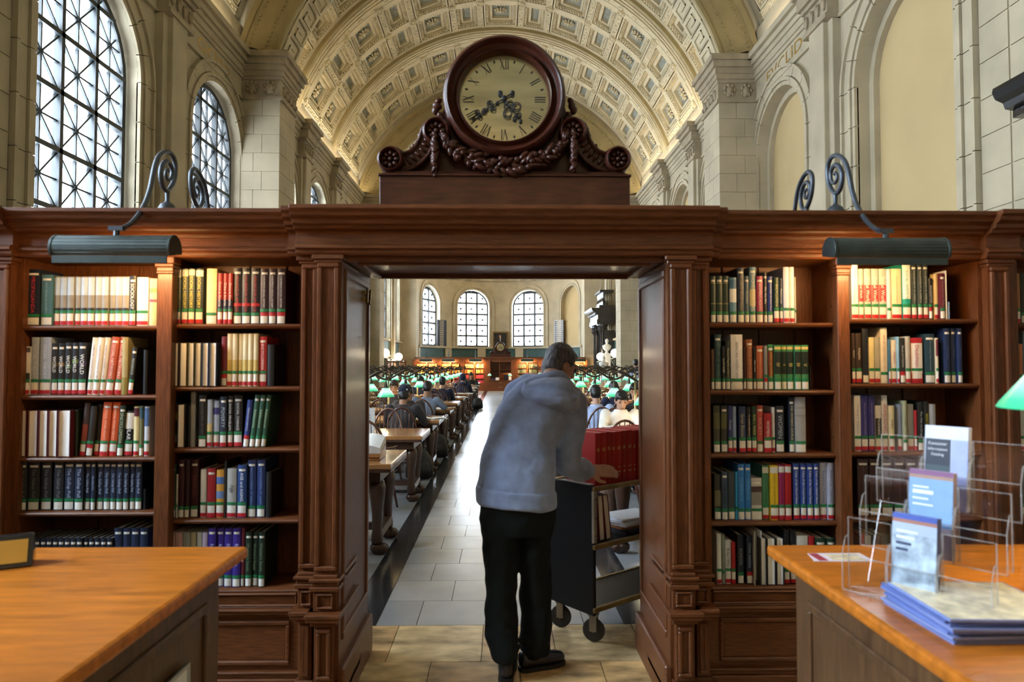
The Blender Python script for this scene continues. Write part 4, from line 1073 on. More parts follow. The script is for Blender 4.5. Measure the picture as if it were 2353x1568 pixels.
# ================================================================== CLOCK ON THE SCREEN
def cc(x, y): return (840 + x*.2742, 50 + y*.2742)
def cp(x, y, Y): return atY(*cc(x, y), Y)
CK = empty('clock', (X0, 3.35, ZT), 'large carved mahogany clock with brass dial crowning the doorway', 'clock')
YK = 3.27
a, b = cp(115, 1505, 3.2), cp(2215, 1290, 3.2)
mb = MB(); mb.box(a.x, b.x, 3.2, 3.55, ZT, b.z); mb.box(a.x-.008, b.x+.008, 3.19, 3.56, ZT, ZT+.03); bevel(mb.build('plinth', wood_clock, CK), .004)
mb = MB(); mb.box(a.x+.01, b.x-.01, 3.205, 3.54, b.z, b.z+.012); mb.box(a.x-.006, b.x+.006, 3.19, 3.55, b.z-.008, b.z+.004); mb.box(a.x+.02, b.x-.02, 3.215, 3.53, b.z+.012, b.z+.022); bevel(mb.build('plinth_moulding', wood_clock, CK), .003)
KC = atY(1159, 214, 3.18); KR = .293
# body board behind the dial
def mir(pts): return [(2330-x, y) for x, y in pts][::-1]
left = [(180, 1268), (330, 1230), (440, 1150), (520, 1050), (545, 930), (560, 830), (640, 760), (700, 560), (850, 300)]
out = left + mir(left); mb = MB(); mb.prism([(cp(x, y, YK).x, cp(x, y, YK).z) for x, y in out], YK+.02, YK+.22, 'y'); mb.build('body', wood_clock, CK)
mb = MB(); mb.lathe([(.0, 3.5), (KR*.97, 3.5), (KR*.97, 3.3), (KR, 3.28), (KR, 3.215), (KR*.975, 3.19), (KR*.93, 3.18), (KR*.9, 3.188), (KR*.885, 3.205), (KR*.85, 3.215), (KR*.81, 3.22), (KR*.785, 3.205), (KR*.765, 3.2), (KR*.745, 3.21), (KR*.738, 3.25), (KR*.73, 3.262)], 72, (KC.x, 0, KC.z), 'y')
mb.build('case_ring', wood_clock, CK, smooth=40)
dialm = mat('dial_brass', (.50, .48, .31), .2, metal=.9, var=.22, scale=3, stretch=(1, 1, 6))
KD = .72*KR; YDL = 3.258
MB().lathe([(0, YDL), (KD*1.02, YDL)], 64, (KC.x, 0, KC.z), 'y').build('dial', dialm, CK)
ink = mat('dial_ink', (.012, .011, .016), .5, var=0)
def strokes(num, hgt):
    """Roman numeral as bars (x0,z0,x1,z1,t); baseline at 0"""
    out = []; x = 0
    for ch in num:
        if ch == 'I': out.append((x, 0, x, hgt, .0022)); x += .011
        elif ch == 'V': out += [(x-.002, hgt, x+.009, 0, .0024), (x+.009, 0, x+.018, hgt, .001)]; x += .024
        elif ch == 'X': out += [(x-.002, hgt, x+.018, 0, .0024), (x, 0, x+.016, hgt, .001)]; x += .026
    wd = x - .011; return [(p-wd/2, q, r-wd/2, s_, t) for p, q, r, s_, t in out]
for h_, num in enumerate(['XII', 'I', 'II', 'III', 'IIII', 'V', 'VI', 'VII', 'VIII', 'IX', 'X', 'XI']):
    a = math.radians(30*h_); H = .052; mb = MB()
    R_ = lambda x, z: (KC.x + x*math.cos(a) + (z+KD-.064)*math.sin(a), KC.z - x*math.sin(a) + (z+KD-.064)*math.cos(a))
    for p, q, r, s_, t in strokes(num, H):
        L_ = math.hypot(r-p, s_-q); nx, nz = -(s_-q)/L_*t, (r-p)/L_*t
        c = [R_(p-nx, q-nz), R_(r-nx, s_-nz), R_(r+nx, s_+nz), R_(p+nx, q+nz)]
        mb.hexa([(x, YDL-.0015, z) for x, z in c] + [(x, YDL+.001, z) for x, z in c])
    mb.build('numeral', ink, CK)
    a2 = a + math.radians(15); c0 = (KC.x + (KD-.022)*math.sin(a2), KC.z + (KD-.022)*math.cos(a2)); d = (math.sin(a2), math.cos(a2))
    q = [(c0[0]+d[0]*.010, c0[1]+d[1]*.010), (c0[0]+d[1]*.005, c0[1]-d[0]*.005), (c0[0]-d[0]*.010, c0[1]-d[1]*.010), (c0[0]-d[1]*.005, c0[1]+d[0]*.005)]
    mb = MB(); mb.hexa([(x, YDL-.0015, z) for x, z in q] + [(x, YDL+.001, z) for x, z in q]); mb.build('half_hour_mark', ink, CK)
def hand(angle, length, big):
    a = math.radians(angle); d = Vector((math.sin(a), 0, math.cos(a))); n = Vector((math.cos(a), 0, -math.sin(a))); c = Vector((KC.x, YDL-.012 - (.004 if big else 0), KC.z))
    P_ = lambda u, v: c + d*(u*length) + n*(v*length)
    mb = MB(); mb.tube([P_(-.25, 0), P_(1, 0)], [.004, .0015], 6); mb.ell(P_(-.24, 0), (.012, .004, .014), 8, 5); mb.ell(P_(0, 0), (.014, .006, .014), 10, 6)
    def ring(u, v, r, turns=1.0, ph=0):
        pts = [P_(u, v) + d*(r*length*(1-.55*t/24*(turns > 1))*math.cos(ph + 2*PI*turns*t/24)) + n*(r*length*(1-.55*t/24*(turns > 1))*math.sin(ph + 2*PI*turns*t/24)) for t in range(25)]; mb.tube(pts, .0028, 5)
    if big:
        for u, r in ((.36, .075), (.74, .06)):
            for s in (-1, 1): ring(u, s*r*1.05, r, 1.4)
        for u in (.2, .5, .58, .9): mb.ell(P_(u, 0), (.009, .004, .007), 8, 5)
        for s in (-1, 1): mb.tube([P_(.5, 0), P_(.56, s*.06), P_(.66, s*.02)], .0025, 5)
    else:
        for s in (-1, 1): ring(.5, s*.2, .19, 1.6); ring(.8, s*.1, .09, 1.2); ring(.25, s*.09, .08)
        for u in (.2, .72, 1.0): mb.ell(P_(u, 0), (.009, .004, .009), 8, 5)
    return mb.build('minute_hand' if big else 'hour_hand', ink, CK, smooth=True)
hand(237, .196, True); hand(144, .135, False)
# volutes, fluted scrolls, garland
rk = random.Random(9)
def volute(cx, cy, r):
    c = cp(cx, cy, 3.2); rr = r*.2742*3.2/F
    mb = MB(); mb.lathe([(0, 3.23), (rr*.72, 3.23), (rr*.76, 3.2), (rr*.84, 3.19), (rr*.97, 3.2), (rr, 3.22), (rr, 3.45), (0, 3.45)], 28, (c.x, 0, c.z), 'y')
    v = mb.build('volute', wood_clock, CK, smooth=40)
    mb = MB(); mb.ell((c.x, 3.215, c.z), (rr*.2, .02, rr*.2), 8, 5)
    for i in range(8):
        a = 2*PI*i/8; mb.ell((c.x + rr*.47*math.cos(a), 3.218, c.z + rr*.47*math.sin(a)), (rr*.25, .02, rr*.17), 8, 5, Matrix.Rotation(-a, 3, 'Y'))
    mb.build('rosette', wood_clock, v, smooth=True)
def scroll(fl):
    f = (lambda x, y: (2330-x, y)) if fl else (lambda x, y: (x, y))
    top = [(205, 1042), (265, 1062), (315, 1095), (370, 1075), (420, 1030), (448, 975), (465, 915), (490, 850), (530, 815)]
    bot = [(240, 1250), (320, 1240), (400, 1215), (470, 1165), (530, 1100), (565, 1020), (590, 990), (600, 960), (600, 900)]
    t3 = [cp(*f(*p), 3.22) for p in top]; b3 = [cp(*f(*p), 3.22) for p in bot]; mb = MB()
    for i in range(len(t3)-1):
        q = [t3[i], t3[i+1], b3[i+1], b3[i]]; mb.hexa([(p.x, 3.24, p.z) for p in q] + [(p.x, 3.46, p.z) for p in q])
    o = mb.build('scroll_bracket', wood_clock, CK)
    mb = MB(); mb.tube([(p.x, 3.235, p.z) for p in t3], .009, 8); mb.tube([(p.x, 3.235, p.z) for p in b3], .009, 8); mb.tube([(p.x, 3.235, p.z-.012) for p in t3[1:]], .004, 6); mb.build('scroll_rim', wood_clock, o, smooth=True)
    mb = MB()
    for i in range(8):
        t = 1.3 + i*.66; k = int(t); u = t-k; A = t3[k].lerp(t3[k+1], u); B = b3[k].lerp(b3[k+1], u); A2, B2 = A.lerp(B, .2), A.lerp(B, .8)
        mb.tube([(A2.x, 3.238, A2.z), ((A2.x+B2.x)/2, 3.23, (A2.z+B2.z)/2), (B2.x, 3.238, B2.z)], [.004, .009, .004], 6)
    mb.build('fluting', wood_clock, o, smooth=True)
    mb = MB()                           # leaf sprays on the outer edge and beside the ring
    for (x, y, r) in ((400, 1040, 13), (435, 1010, 14), (455, 950, 14), (470, 900, 12), (600, 700, 26), (585, 740, 24), (610, 660, 20), (625, 780, 22), (640, 810, 20)):
        c = cp(*f(x, y), 3.25); s_ = r*.2742*3.25/F*1.3; mb.ell((c.x, 3.26, c.z), (s_, .02, s_*1.3), 7, 5, Matrix.Rotation(rk.uniform(-1, 1), 3, 'Y'))
    mb.build('leaf_spray', wood_clock, o, smooth=True)
for fl in (0, 1):
    scroll(fl)
    volute(205 if not fl else 2120, 1145, 112); volute(590 if not fl else 1742, 905, 118)
def garland(pts, r, n, nm):
    P_ = [cp(x, y, 3.2) for x, y in pts]; mb = MB(); k = len(P_)-1
    for i in range(n):
        t = (i+.5)/n*k; j = min(int(t), k-1); c = P_[j].lerp(P_[j+1], t-j); d = (P_[j+1]-P_[j]).normalized(); ang = math.atan2(d.z, d.x)
        fat = r*(.75 + .5*math.sin(PI*(i+.5)/n))
        if i % 3 == 0: mb.ell((c.x, 3.20 + rk.uniform(-.02, .0), c.z + rk.uniform(-fat, fat)), fat*.42, 7, 5)
        else:
            s_ = rk.choice((-1, 1)); a2 = ang + s_*rk.uniform(.3, .8)
            mb.ell((c.x, 3.205 + rk.uniform(-.02, .01), c.z + s_*rk.uniform(0, fat)), (fat*.95, fat*.5, fat*.36), 7, 5, Matrix.Rotation(-a2, 3, 'Y'))
    mb.tube([(p.x, 3.215, p.z) for p in P_], [r*.5]*len(P_), 8)
    return mb.build(nm, wood_clock, CK, smooth=True)
garland([(640, 960), (700, 1040), (800, 1110), (960, 1180), (1165, 1215), (1370, 1180), (1530, 1110), (1630, 1040), (1700, 960)], .032, 150, 'garland')
for x in (583, 1745): garland([(x, 960), (x, 1060), (x-3, 1160), (x, 1260)], .028, 46, 'garland_drop')
# ================================================================== PICTURE LAMPS ON THE SCREEN
warm = (1.0, .60, .24)
spath = []
for px, py in [(268, 527), (285, 524), (303, 512), (320, 492), (335, 465), (345, 435), (351, 405), (357, 378), (366, 358), (380, 349), (394, 354), (402, 372), (403, 395), (399, 418), (391, 433), (383, 438), (375, 430), (370, 410), (370, 390), (376, 375), (384, 371), (392, 379), (396, 393), (394, 408), (388, 414), (382, 408), (381, 396), (385, 389), (388, 395)]:
    p = atX(px, py, -1.61); spath.append((p.y, p.z))
def smooth_path(P_, m=3):
    out = []
    for i in range(len(P_)-1):
        p0, p1, p2, p3 = (Vector(P_[max(0, min(len(P_)-1, i+k))]) for k in (-1, 0, 1, 2))
        for j in range(m):
            t = j/m; out.append(.5*((2*p1) + (p2-p0)*t + (2*p0-5*p1+4*p2-p3)*t*t + (3*p1-p0-3*p2+p3)*t**3))
    return out + [Vector(P_[-1])]
SP = smooth_path(spath)
bulbm = mat('lamp_bulb_warm', (1, .7, .4), .5, var=0, emit=6, emitcol=(1, .62, .28))
def picture_lamp(X, label, back=False, lit=True, yc=3.36):
    f = (lambda y: y) if not back else (lambda y: 2*3.46 - y)
    L = empty('picture_lamp', (X, f(3.33), ZT), label, 'lamp', 'gooseneck lamps along the screen top')
    mb = MB(); mb.tube([(X, f(p[0]), p[1]) for p in SP], [.0115]*(len(SP)-26) + [.0115 - .0055*i/26 for i in range(26)], 10); mb.build('scroll_arm', iron_arm, L, smooth=True)
    zst = atX(385, 438, -1.61); zz = zst.z
    mb = MB(); mb.lathe([(.0, zz), (.012, zz-.003), (.009, zz-.05), (.016, zz-.06), (.03, zz-.068), (.042, zz-.09), (.047, ZT+.02), (.047, ZT)], 20, (X, f(zst.y), 0)); mb.build('dome_base', iron_arm, L, smooth=40)
    yl, zl = spath[0]; yl = f(yl); zc = zl-.085; r = .058; hl = .235; sg = -1 if not back else 1
    mb = MB(); mb.tube([(X, yl, zl+.005), (X, yl, zl-.03)], .012, 8); mb.box(X-.03, X+.03, yl-.012, yl+.012, zl-.006, zl+.012); mb.build('bracket', iron_arm, L)
    mb = MB(); n = 16; a0, a1 = math.radians(-12), math.radians(215)   # open below and towards the books
    pr = []
    for i in range(n+1):
        a = a0 + (a1-a0)*i/n; pr.append((yl - sg*0 + sg*r*math.cos(PI-a), zc + r*math.sin(a)))
    for i in range(n):
        (ya, za), (yb_, zb_) = pr[i], pr[i+1]
        q = [(ya, za), (yb_, zb_), (yl + (yb_-yl)*.95, zc + (zb_-zc)*.95), (yl + (ya-yl)*.95, zc + (za-zc)*.95)]
        mb.hexa([(X-hl, y, z) for y, z in q] + [(X+hl, y, z) for y, z in q])
    ends = [(yl + (y-yl)*1.04, zc + (z-zc)*1.04) for y, z in pr]
    for s in (-1, 1): mb.prism(ends, X+s*hl, X+s*(hl+.012), 'x')
    front = pr[-1] if not back else pr[-1]
    mb.box(X-hl, X+hl, min(front[0], front[0])-.003, front[0]+.003, zc-r*1.12, front[1]); bevel(mb.build('shade', bronze, L, smooth=40), .002)
    mb = MB(); mb.tube([(X-.17, yl, zc-.005), (X+.17, yl, zc-.005)], .012, 8); mb.build('bulb', bulbm if lit else paper, L, smooth=True)
    if lit:
        l = bpy.data.lights.new('lamp_light', 'AREA'); l.shape = 'RECTANGLE'; l.size = .26; l.size_y = .05; l.energy = 3.1; l.color = warm
        o = bpy.data.objects.new('lamp_light', l); COL.objects.link(o); o.parent = L; o.location = Vector((X, yl - sg*.015, zc-.030)) - wloc(L); o.rotation_euler = (math.radians(92)*(1 if not back else -1), 0, 0)
    return L
picture_lamp(-1.61, 'bronze gooseneck picture lamp arching over the left bookcase shelves')
picture_lamp(1.645, 'bronze gooseneck picture lamp arching over the right bookcase shelves')
picture_lamp(-1.61, 'gooseneck lamp on the far side of the screen, its scroll against the window', True, False)
picture_lamp(1.645, 'gooseneck lamp on the far side of the screen, its scroll against the blind arch', True, False)
# ================================================================== SERVICE DESKS IN FRONT
ZD = .90
def desk(s, label):
    c = atZ(572, 1255, ZD) if s < 0 else atZ(1760, 1252, ZD)
    xe, yf = c.x, c.y; xo = s*2.75
    Dk = empty('service_desk', ((xe+xo)/2, 1.4, 0), label, 'desk', 'service desks before the screen')
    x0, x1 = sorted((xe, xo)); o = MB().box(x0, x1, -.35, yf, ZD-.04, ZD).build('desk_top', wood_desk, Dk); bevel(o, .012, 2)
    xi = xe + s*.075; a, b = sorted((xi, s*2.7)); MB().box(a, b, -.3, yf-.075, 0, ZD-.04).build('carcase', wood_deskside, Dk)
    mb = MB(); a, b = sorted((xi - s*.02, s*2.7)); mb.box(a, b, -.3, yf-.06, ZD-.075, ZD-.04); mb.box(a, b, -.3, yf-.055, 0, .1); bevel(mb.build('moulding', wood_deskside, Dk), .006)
    for k in range(3):                  # framed panels on the side facing the passage
        y0, y1 = yf-.17-.78*k-.62, yf-.17-.78*k; mb = MB()
        xa, xb = sorted((xi + s*.005, xi - s*.012))
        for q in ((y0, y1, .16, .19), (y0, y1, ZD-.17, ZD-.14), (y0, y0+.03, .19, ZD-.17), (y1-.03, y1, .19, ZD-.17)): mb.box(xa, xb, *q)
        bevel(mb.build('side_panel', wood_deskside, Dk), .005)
    return xi, yf
xl, yl_ = desk(-1, 'warm cherry-topped service desk filling the lower left foreground')
desk(1, 'warm cherry-topped service desk at lower right carrying brochures')
# framed notice on the side of the left desk
y0, y1 = 1.45, atX(421, 1530, xl).y; zt = atX(421, 1522, xl).z
N_ = empty('notice_frame', (xl+.02, (y0+y1)/2, zt-.4), 'white framed notice fixed to the side of the left desk', 'sign')
MB().box(xl+.0135, xl+.018, y0, y1, zt-.4, zt).build('notice_sheet', paper, N_)
mb = MB()
for q in ((y0, y1, zt-.012, zt), (y0, y1, zt-.4, zt-.388), (y0, y0+.012, zt-.388, zt-.012), (y1-.012, y1, zt-.388, zt-.012)): mb.box(xl+.013, xl+.022, *q)
mb.build('border', mat('notice_border', (.45, .45, .43), .6, var=.05), N_)
mb = MB()
for q in ((y0+.04, y1-.04, zt-.06, zt-.052), (y1-.05, y1-.04, zt-.36, zt-.06)): mb.box(xl+.018, xl+.0195, *q)
mb.build('inner_line', ink, N_)
# dark name stand at the left edge
p = atZ(20, 1312, ZD); NS = empty('name_stand', (p.x-.05, p.y+.04, ZD), 'black wedge-shaped name stand with gilt plate on the left desk', 'sign')
mb = MB(); mb.prism([(-.045, 0), (.05, 0), (.05, .02), (.015, .10), (-.005, .10)], -.17, .085, 'x')
o = mb.build('wedge', black_m, NS, local=True); bevel(o, .006, 2)
mb = MB(); q = [(-.16, -.0395, .018), (.07, -.0395, .018), (.07, -.0105, .085), (-.16, -.0105, .085)]; mb.add(q, [[0, 1, 2, 3]]); mb.add([(x, y-.003, z) for x, y, z in q], [[0, 1, 2, 3]]); mb.build('gilt_plate', gold, NS, local=True)
mb = MB()
for k in range(3): mb.add([(-.13 + .07*k, -.034, .03), (-.10 + .07*k, -.034, .03), (-.10 + .07*k, -.018, .072), (-.13 + .07*k, -.018, .072)], [[0, 1, 2, 3]])
mb.build('engraved_marks', mat('engraving', (.2, .11, .03), .5, var=.1), NS, local=True)
NS.rotation_euler.z = math.radians(28)
# ---- brochure holder
HB = Vector((1.115, 1.83, ZD))
Hd = empty('brochure_holder', (HB.x, HB.y, ZD), 'clear acrylic tiered brochure holder on the right desk', 'brochure holder', rz=math.radians(-55))
def pocket(x0, x1, y, z, hgt, d=.036):
    t = .003; mb = MB(); mb.box(x0, x1, y-d, y-d+t, z, z+hgt*.5); mb.box(x0, x1, y, y+t, z, z+hgt); mb.box(x0, x0+t, y-d+t, y, z, z+hgt*.75); mb.box(x1-t, x1, y-d+t, y, z, z+hgt*.75); mb.box(x0+t, x1-t, y-d+t, y, z, z+t)
    o = mb.build('pocket', acrylic, Hd, local=True); e = MB()
    for p in ([(x0, y-d, z), (x0, y-d, z+hgt*.5)], [(x1, y-d, z), (x1, y-d, z+hgt*.5)], [(x0, y-d, z), (x1, y-d, z)], [(x0, y-d, z+hgt*.5), (x1, y-d, z+hgt*.5)], [(x0, y, z), (x0, y, z+hgt), (x1, y, z+hgt), (x1, y, z)], [(x0, y-d, z+hgt*.5), (x0, y-d*.5, z+hgt*.72), (x0, y, z+hgt*.75)], [(x1, y-d, z+hgt*.5), (x1, y-d*.5, z+hgt*.72), (x1, y, z+hgt*.75)]): e.tube(p, .0017, 6)
    e.build('edge_highlight', acrylic_highlight, o, local=True, smooth=True); return o  # pale tubes standing in for bright highlights along the acrylic edges
TI = [(0, .008), (.09, .118), (.18, .235)]
for (dy, dz) in TI:
    for x0 in (-.185, -.06, .065): pocket(x0, x0+.121, dy + dz*.12, dz, .20)
mb = MB()
for x in (-.188, .188): mb.prism([(-.036, 0), (.2, 0), (.25, .235), (.2, .235), (.11, .0), (.0, .0)], x, x+.003, 'x')
mb.box(-.185, .188, -.036, .2, 0, .003); mb.build('side_wall', acrylic, Hd, local=True)
def brochure(x, y, z, wd, hg, thick, colours, label, lean=-6, n=5):
    B = empty('brochure_stack', (0, 0, 0), label, 'brochures'); ca, sa = math.cos(Hd.rotation_euler.z), math.sin(Hd.rotation_euler.z)
    B.location = (Hd.location.x + x*ca - y*sa, Hd.location.y + x*sa + y*ca, ZD+z); B.rotation_euler = (math.radians(lean), 0, Hd.rotation_euler.z)
    for i in range(n): MB().box(-wd/2, wd/2, thick*i/n + .0004, thick*(i+1)/n - .0004, 0, hg - .002*(i % 2)).build('leaflet', flat(colours[0], .4), B, local=True)
    for (x0, x1, z0, z1, c) in colours[1:]: MB().box(-wd/2 + wd*x0, -wd/2 + wd*x1, -.0008, .0004, hg*z0, hg*z1).build('printed_cover', c if not isinstance(c, str) else flat(c, .35), B, local=True)
    return B
coverm = mat('cover_photo_blue', (.42, .52, .68), .4, var=.6, scale=22, detail=8, coords='obj')
mapm = mat('cover_map_cream', (.72, .62, .42), .4, var=.35, scale=25, detail=8, coords='obj')
b1 = brochure(.0, -.030, .012, .112, .235, .026, ['6a78b0', (0, 1, .0, .78, coverm), (0, 1, .78, .90, 'b8c8e4'), (0, 1, .90, .94, 'b07a6a'), (0, 1, .94, 1, '4a62b8')], 'blue map-covered brochures in the lowest acrylic pocket')
for k in range(4): MB().box(-.045, .01 - .008*k, -.0014, -.0006, .185-.016*k, .192-.016*k).build('print_line', flat('e8eef8' if k < 2 else '3a4668'), b1, local=True)
b2 = brochure(.0, .074, .122, .112, .235, .024, ['c8b8c4', (0, 1, .35, .9, '8ab0e0'), (0, 1, .9, .94, 'b08a78'), (0, 1, .94, 1, '8a5a86')], 'pale blue brochures with mauve edge in the middle acrylic pocket')
for k in range(4): MB().box(-.046, -.005 + .012*(k % 2), -.0014, -.0006, .185-.016*k, .190-.016*k + (.005 if k == 1 else 0)).build('print_line', flat('f0f4fc'), b2, local=True)
b3 = brochure(.0, .178, .239, .112, .235, .022, ['d4d8ec', (.02, .6, .03, .24, 'a8bc9c'), (.02, .6, .24, .52, '3a4a52'), (.02, .6, .52, .84, '1c2438'), (.62, 1, .0, .84, 'a8b4e8'), (0, 1, .84, 1, 'dce4f6')], 'dark blue and white catalogue leaflets in the top acrylic pocket')
for i, t_ in enumerate(('Consumer', 'Information', 'Catalog')): put_text(t_, flat('f4f6fa'), Matrix.Translation((-.022, -.0012, .184 - .016*i)) @ Matrix.Rotation(PI/2, 4, 'X'), b3, .05, .010)
# ---- pile of booklets
rs = random.Random(5)
for i in range(9):
    z = ZD + .0005 + i*.0066
    o = MB().box(-.155, .155, -.14, .14, 0, .006).build('booklet', flat(['7488c4', '5f72b4', '8898cc'][i % 3], .4)); o.location = (1.20 + rs.uniform(-.008, .008), 1.725 + rs.uniform(-.01, .01), z); o.rotation_euler.z = rs.uniform(-.04, .04)
    tag(o, 'blue-edged booklet, %s up in the pile beside the brochure holder' % ORD[i] if i < 8 else 'topmost booklet with cream map cover on the pile by the brochure holder', 'booklet', 'booklets piled on the right desk')
    MB().box(-.15, .15, -.1385, .1385, .0012, .0048).build('page_block', PAGESW, o, local=True)
    if i == 8:
        MB().box(-.15, .15, -.135, .135, .006, .0064).build('printed_cover', mapm, o, local=True)
o = MB(); q = [(-.10, -.045, 0), (.10, -.05, 0), (.10, .05, 0), (-.08, .05, 0)]; o.add(q + [(x, y, z+.0015) for x, y, z in q], [[0, 3, 2, 1], [4, 5, 6, 7], [0, 1, 5, 4], [1, 2, 6, 5], [2, 3, 7, 6], [3, 0, 4, 7]])
lf = o.build('leaflet', flat('e4d8e4', .4)); p = atZ(1925, 1282, ZD+.001); lf.location = p
tag(lf, 'pale pink leaflet lying flat on the right desk edge', 'leaflet')
MB().box(-.08, -.05, -.04, .045, .0015, .0019).build('printed_band', flat('a8404c'), lf, local=True); MB().box(-.03, .08, -.035, .035, .0015, .0019).build('printed_picture', mapm, lf, local=True)
# ---- green glass lamp on the right desk, mostly outside the frame
def glass_shade():
    """green cased glass lit from inside: deep green at the rim, pale where the bulb sits close behind the glass"""
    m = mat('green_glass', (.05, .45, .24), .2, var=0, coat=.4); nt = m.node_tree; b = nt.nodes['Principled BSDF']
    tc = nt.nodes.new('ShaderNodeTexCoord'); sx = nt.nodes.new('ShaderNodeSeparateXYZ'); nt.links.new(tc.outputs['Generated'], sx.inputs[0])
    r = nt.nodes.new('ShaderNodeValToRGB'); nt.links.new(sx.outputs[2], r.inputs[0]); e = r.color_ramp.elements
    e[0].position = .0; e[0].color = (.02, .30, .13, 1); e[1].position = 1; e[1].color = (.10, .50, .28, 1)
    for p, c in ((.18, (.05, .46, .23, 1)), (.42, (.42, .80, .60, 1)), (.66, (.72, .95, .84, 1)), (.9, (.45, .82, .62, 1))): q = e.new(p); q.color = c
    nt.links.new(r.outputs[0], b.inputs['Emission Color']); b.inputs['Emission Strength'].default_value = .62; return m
shade_g = glass_shade()
shade_w = mat('shade_white_inner', (.85, .85, .8), .5, var=0, emit=.9, emitcol=(1, .9, .7))
def shade_mesh(r, hgt, nm='shade'):
    mb = MB(); P_ = [(r*.22, hgt*1.02), (r*.36, hgt), (r*.42, hgt*.95), (r*.5, hgt*.82), (r*.95, hgt*.1), (r, 0), (r*.985, -.004)]
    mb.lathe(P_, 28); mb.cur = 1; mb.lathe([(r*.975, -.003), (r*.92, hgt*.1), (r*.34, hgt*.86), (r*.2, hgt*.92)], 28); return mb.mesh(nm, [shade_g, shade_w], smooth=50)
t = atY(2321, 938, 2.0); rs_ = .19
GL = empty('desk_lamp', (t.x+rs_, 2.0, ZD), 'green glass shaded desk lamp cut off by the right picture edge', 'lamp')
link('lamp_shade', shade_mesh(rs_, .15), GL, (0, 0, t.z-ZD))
mb = MB(); mb.lathe([(0, 0), (.09, 0), (.09, .015), (.03, .03), (.012, .06), (.012, t.z-ZD+.16), (.02, t.z-ZD+.17), (0, t.z-ZD+.18)], 20); mb.build('stand', brass, GL, local=True, smooth=40)
point('lamp_light', (0, 0, t.z-ZD+.03), 6, (1, .85, .6), .03, GL)
# ================================================================== READING ROOM FURNITURE
rf = random.Random(12)
TK = 12
TY = [5.46 + 2.13*k for k in range(TK)]  # front edge of each reading table
def table_proto(s):
    T = empty('reading_table', (0, 0, 0)); x0, x1 = .87, 4.5
    def bx(mb, a, b, *r): p, q = sorted((s*a, s*b)); mb.box(p, q, *r)
    mb = MB(); bx(mb, x0, x1, 0, .92, .715, .76); o = mb.build('table_top', wood_table, T); bevel(o, .008, 2)
    mb = MB(); bx(mb, x0+.0, x1, .005, .915, .69, .715); bx(mb, x0+.1, x1-.1, .1, .82, .60, .69); mb.build('apron', wood_dark, T)
    for xx in (x0+.14, x1-.14):
        for yy in (.2, .72):
            mb = MB(); P_ = [(.60, .055, .055), (.55, .07, .07), (.46, .062, .075), (.34, .045, .055), (.2, .04, .045), (.12, .05, .06), (.09, .045, .05)]
            mb.loft([((s*xx, yy, z), (a, 0, 0), (0, b, 0)) for z, a, b in P_], 10)
            for q in (-1, 0, 1): mb.ell((s*(xx-.045), yy+q*.028, .045), (.05, .022, .042), 8, 5)
            mb.ell((s*xx, yy, .05), (.06, .06, .05), 8, 5); mb.build('carved_leg', wood_dark, T, smooth=True)
        mb = MB(); bx(mb, xx-.04, xx+.04, .2, .72, .13, .2); mb.build('foot_rail', wood_dark, T)
    mb = MB(); bx(mb, x0+.14, x1-.14, .43, .49, .14, .2); mb.build('long_stretcher', wood_dark, T)
    return T
pole_brass = mat('lamp_brass', (.42, .34, .17), .35, metal=.9, var=.2, scale=20); arm_b = mat('dark_bronze_arm', (.06, .05, .035), .4, metal=.7, var=.25, scale=15)
SHM = shade_mesh(.128, .125)
SHX = (1.70, 2.32, 3.2, 3.85)
def lamp_proto(s):
    L = empty('table_lamp', (0, 0, 0)); yc = .46; zb = .76
    for xx in (2.01, 3.53):
        mb = MB(); mb.lathe([(0, zb), (.075, zb), (.075, zb+.02), (.03, zb+.035), (.016, zb+.06), (.014, zb+.58), (.024, zb+.6), (.012, zb+.63), (.02, zb+.66), (0, zb+.68)], 14, (s*xx, yc, 0)); mb.build('post', pole_brass, L, smooth=40)
    pts = []
    for i in range(81):
        x = 1.38 + (4.15-1.38)*i/80; ph = 2*PI*(x-1.70)/.64
        pts.append((s*x, yc, 1.40 - .07*math.cos(ph)))
    mb = MB(); mb.tube(pts, .015, 7)
    for xe, d in ((1.38, -1), (4.15, 1)):
        sp = [(s*(xe + d*(.06 - .055*math.cos(t*.35)*(1-t/28))), yc, 1.42 + .055*math.sin(t*.35)*(1-t/28)) for t in range(24)]; mb.tube(sp, .009, 6)
    for xx in (2.01, 3.53, 2.74):
        for d in (-1, 1):
            sp = [(s*(xx + d*(.07 + .06*math.cos(PI + t*.38)*(1-t/26))), yc, 1.47 + .06*math.sin(t*.38)*(1-t/26)) for t in range(20)]; mb.tube(sp, .007, 6)
    mb.build('serpentine_arm', arm_b, L, smooth=True)
    for xx in SHX:
        sh = link('shade', SHM, L, (s*xx, yc, 1.075))
        mb = MB(); mb.lathe([(0, .33), (.008, .33), (.008, .22), (.02, .2), (.026, .15), (.03, .11), (0, .11)], 10); mb.build('socket', arm_b, sh, local=True, smooth=40)
        MB().ell((0, 0, .03), (.025, .025, .03), 8, 6).build('bulb', mat('warm_bulb', (1, .9, .7), .5, var=0, emit=7, emitcol=(1, .82, .55)), sh, local=True, smooth=True)
    return L
SIDE = {-1: 'left', 1: 'right'}
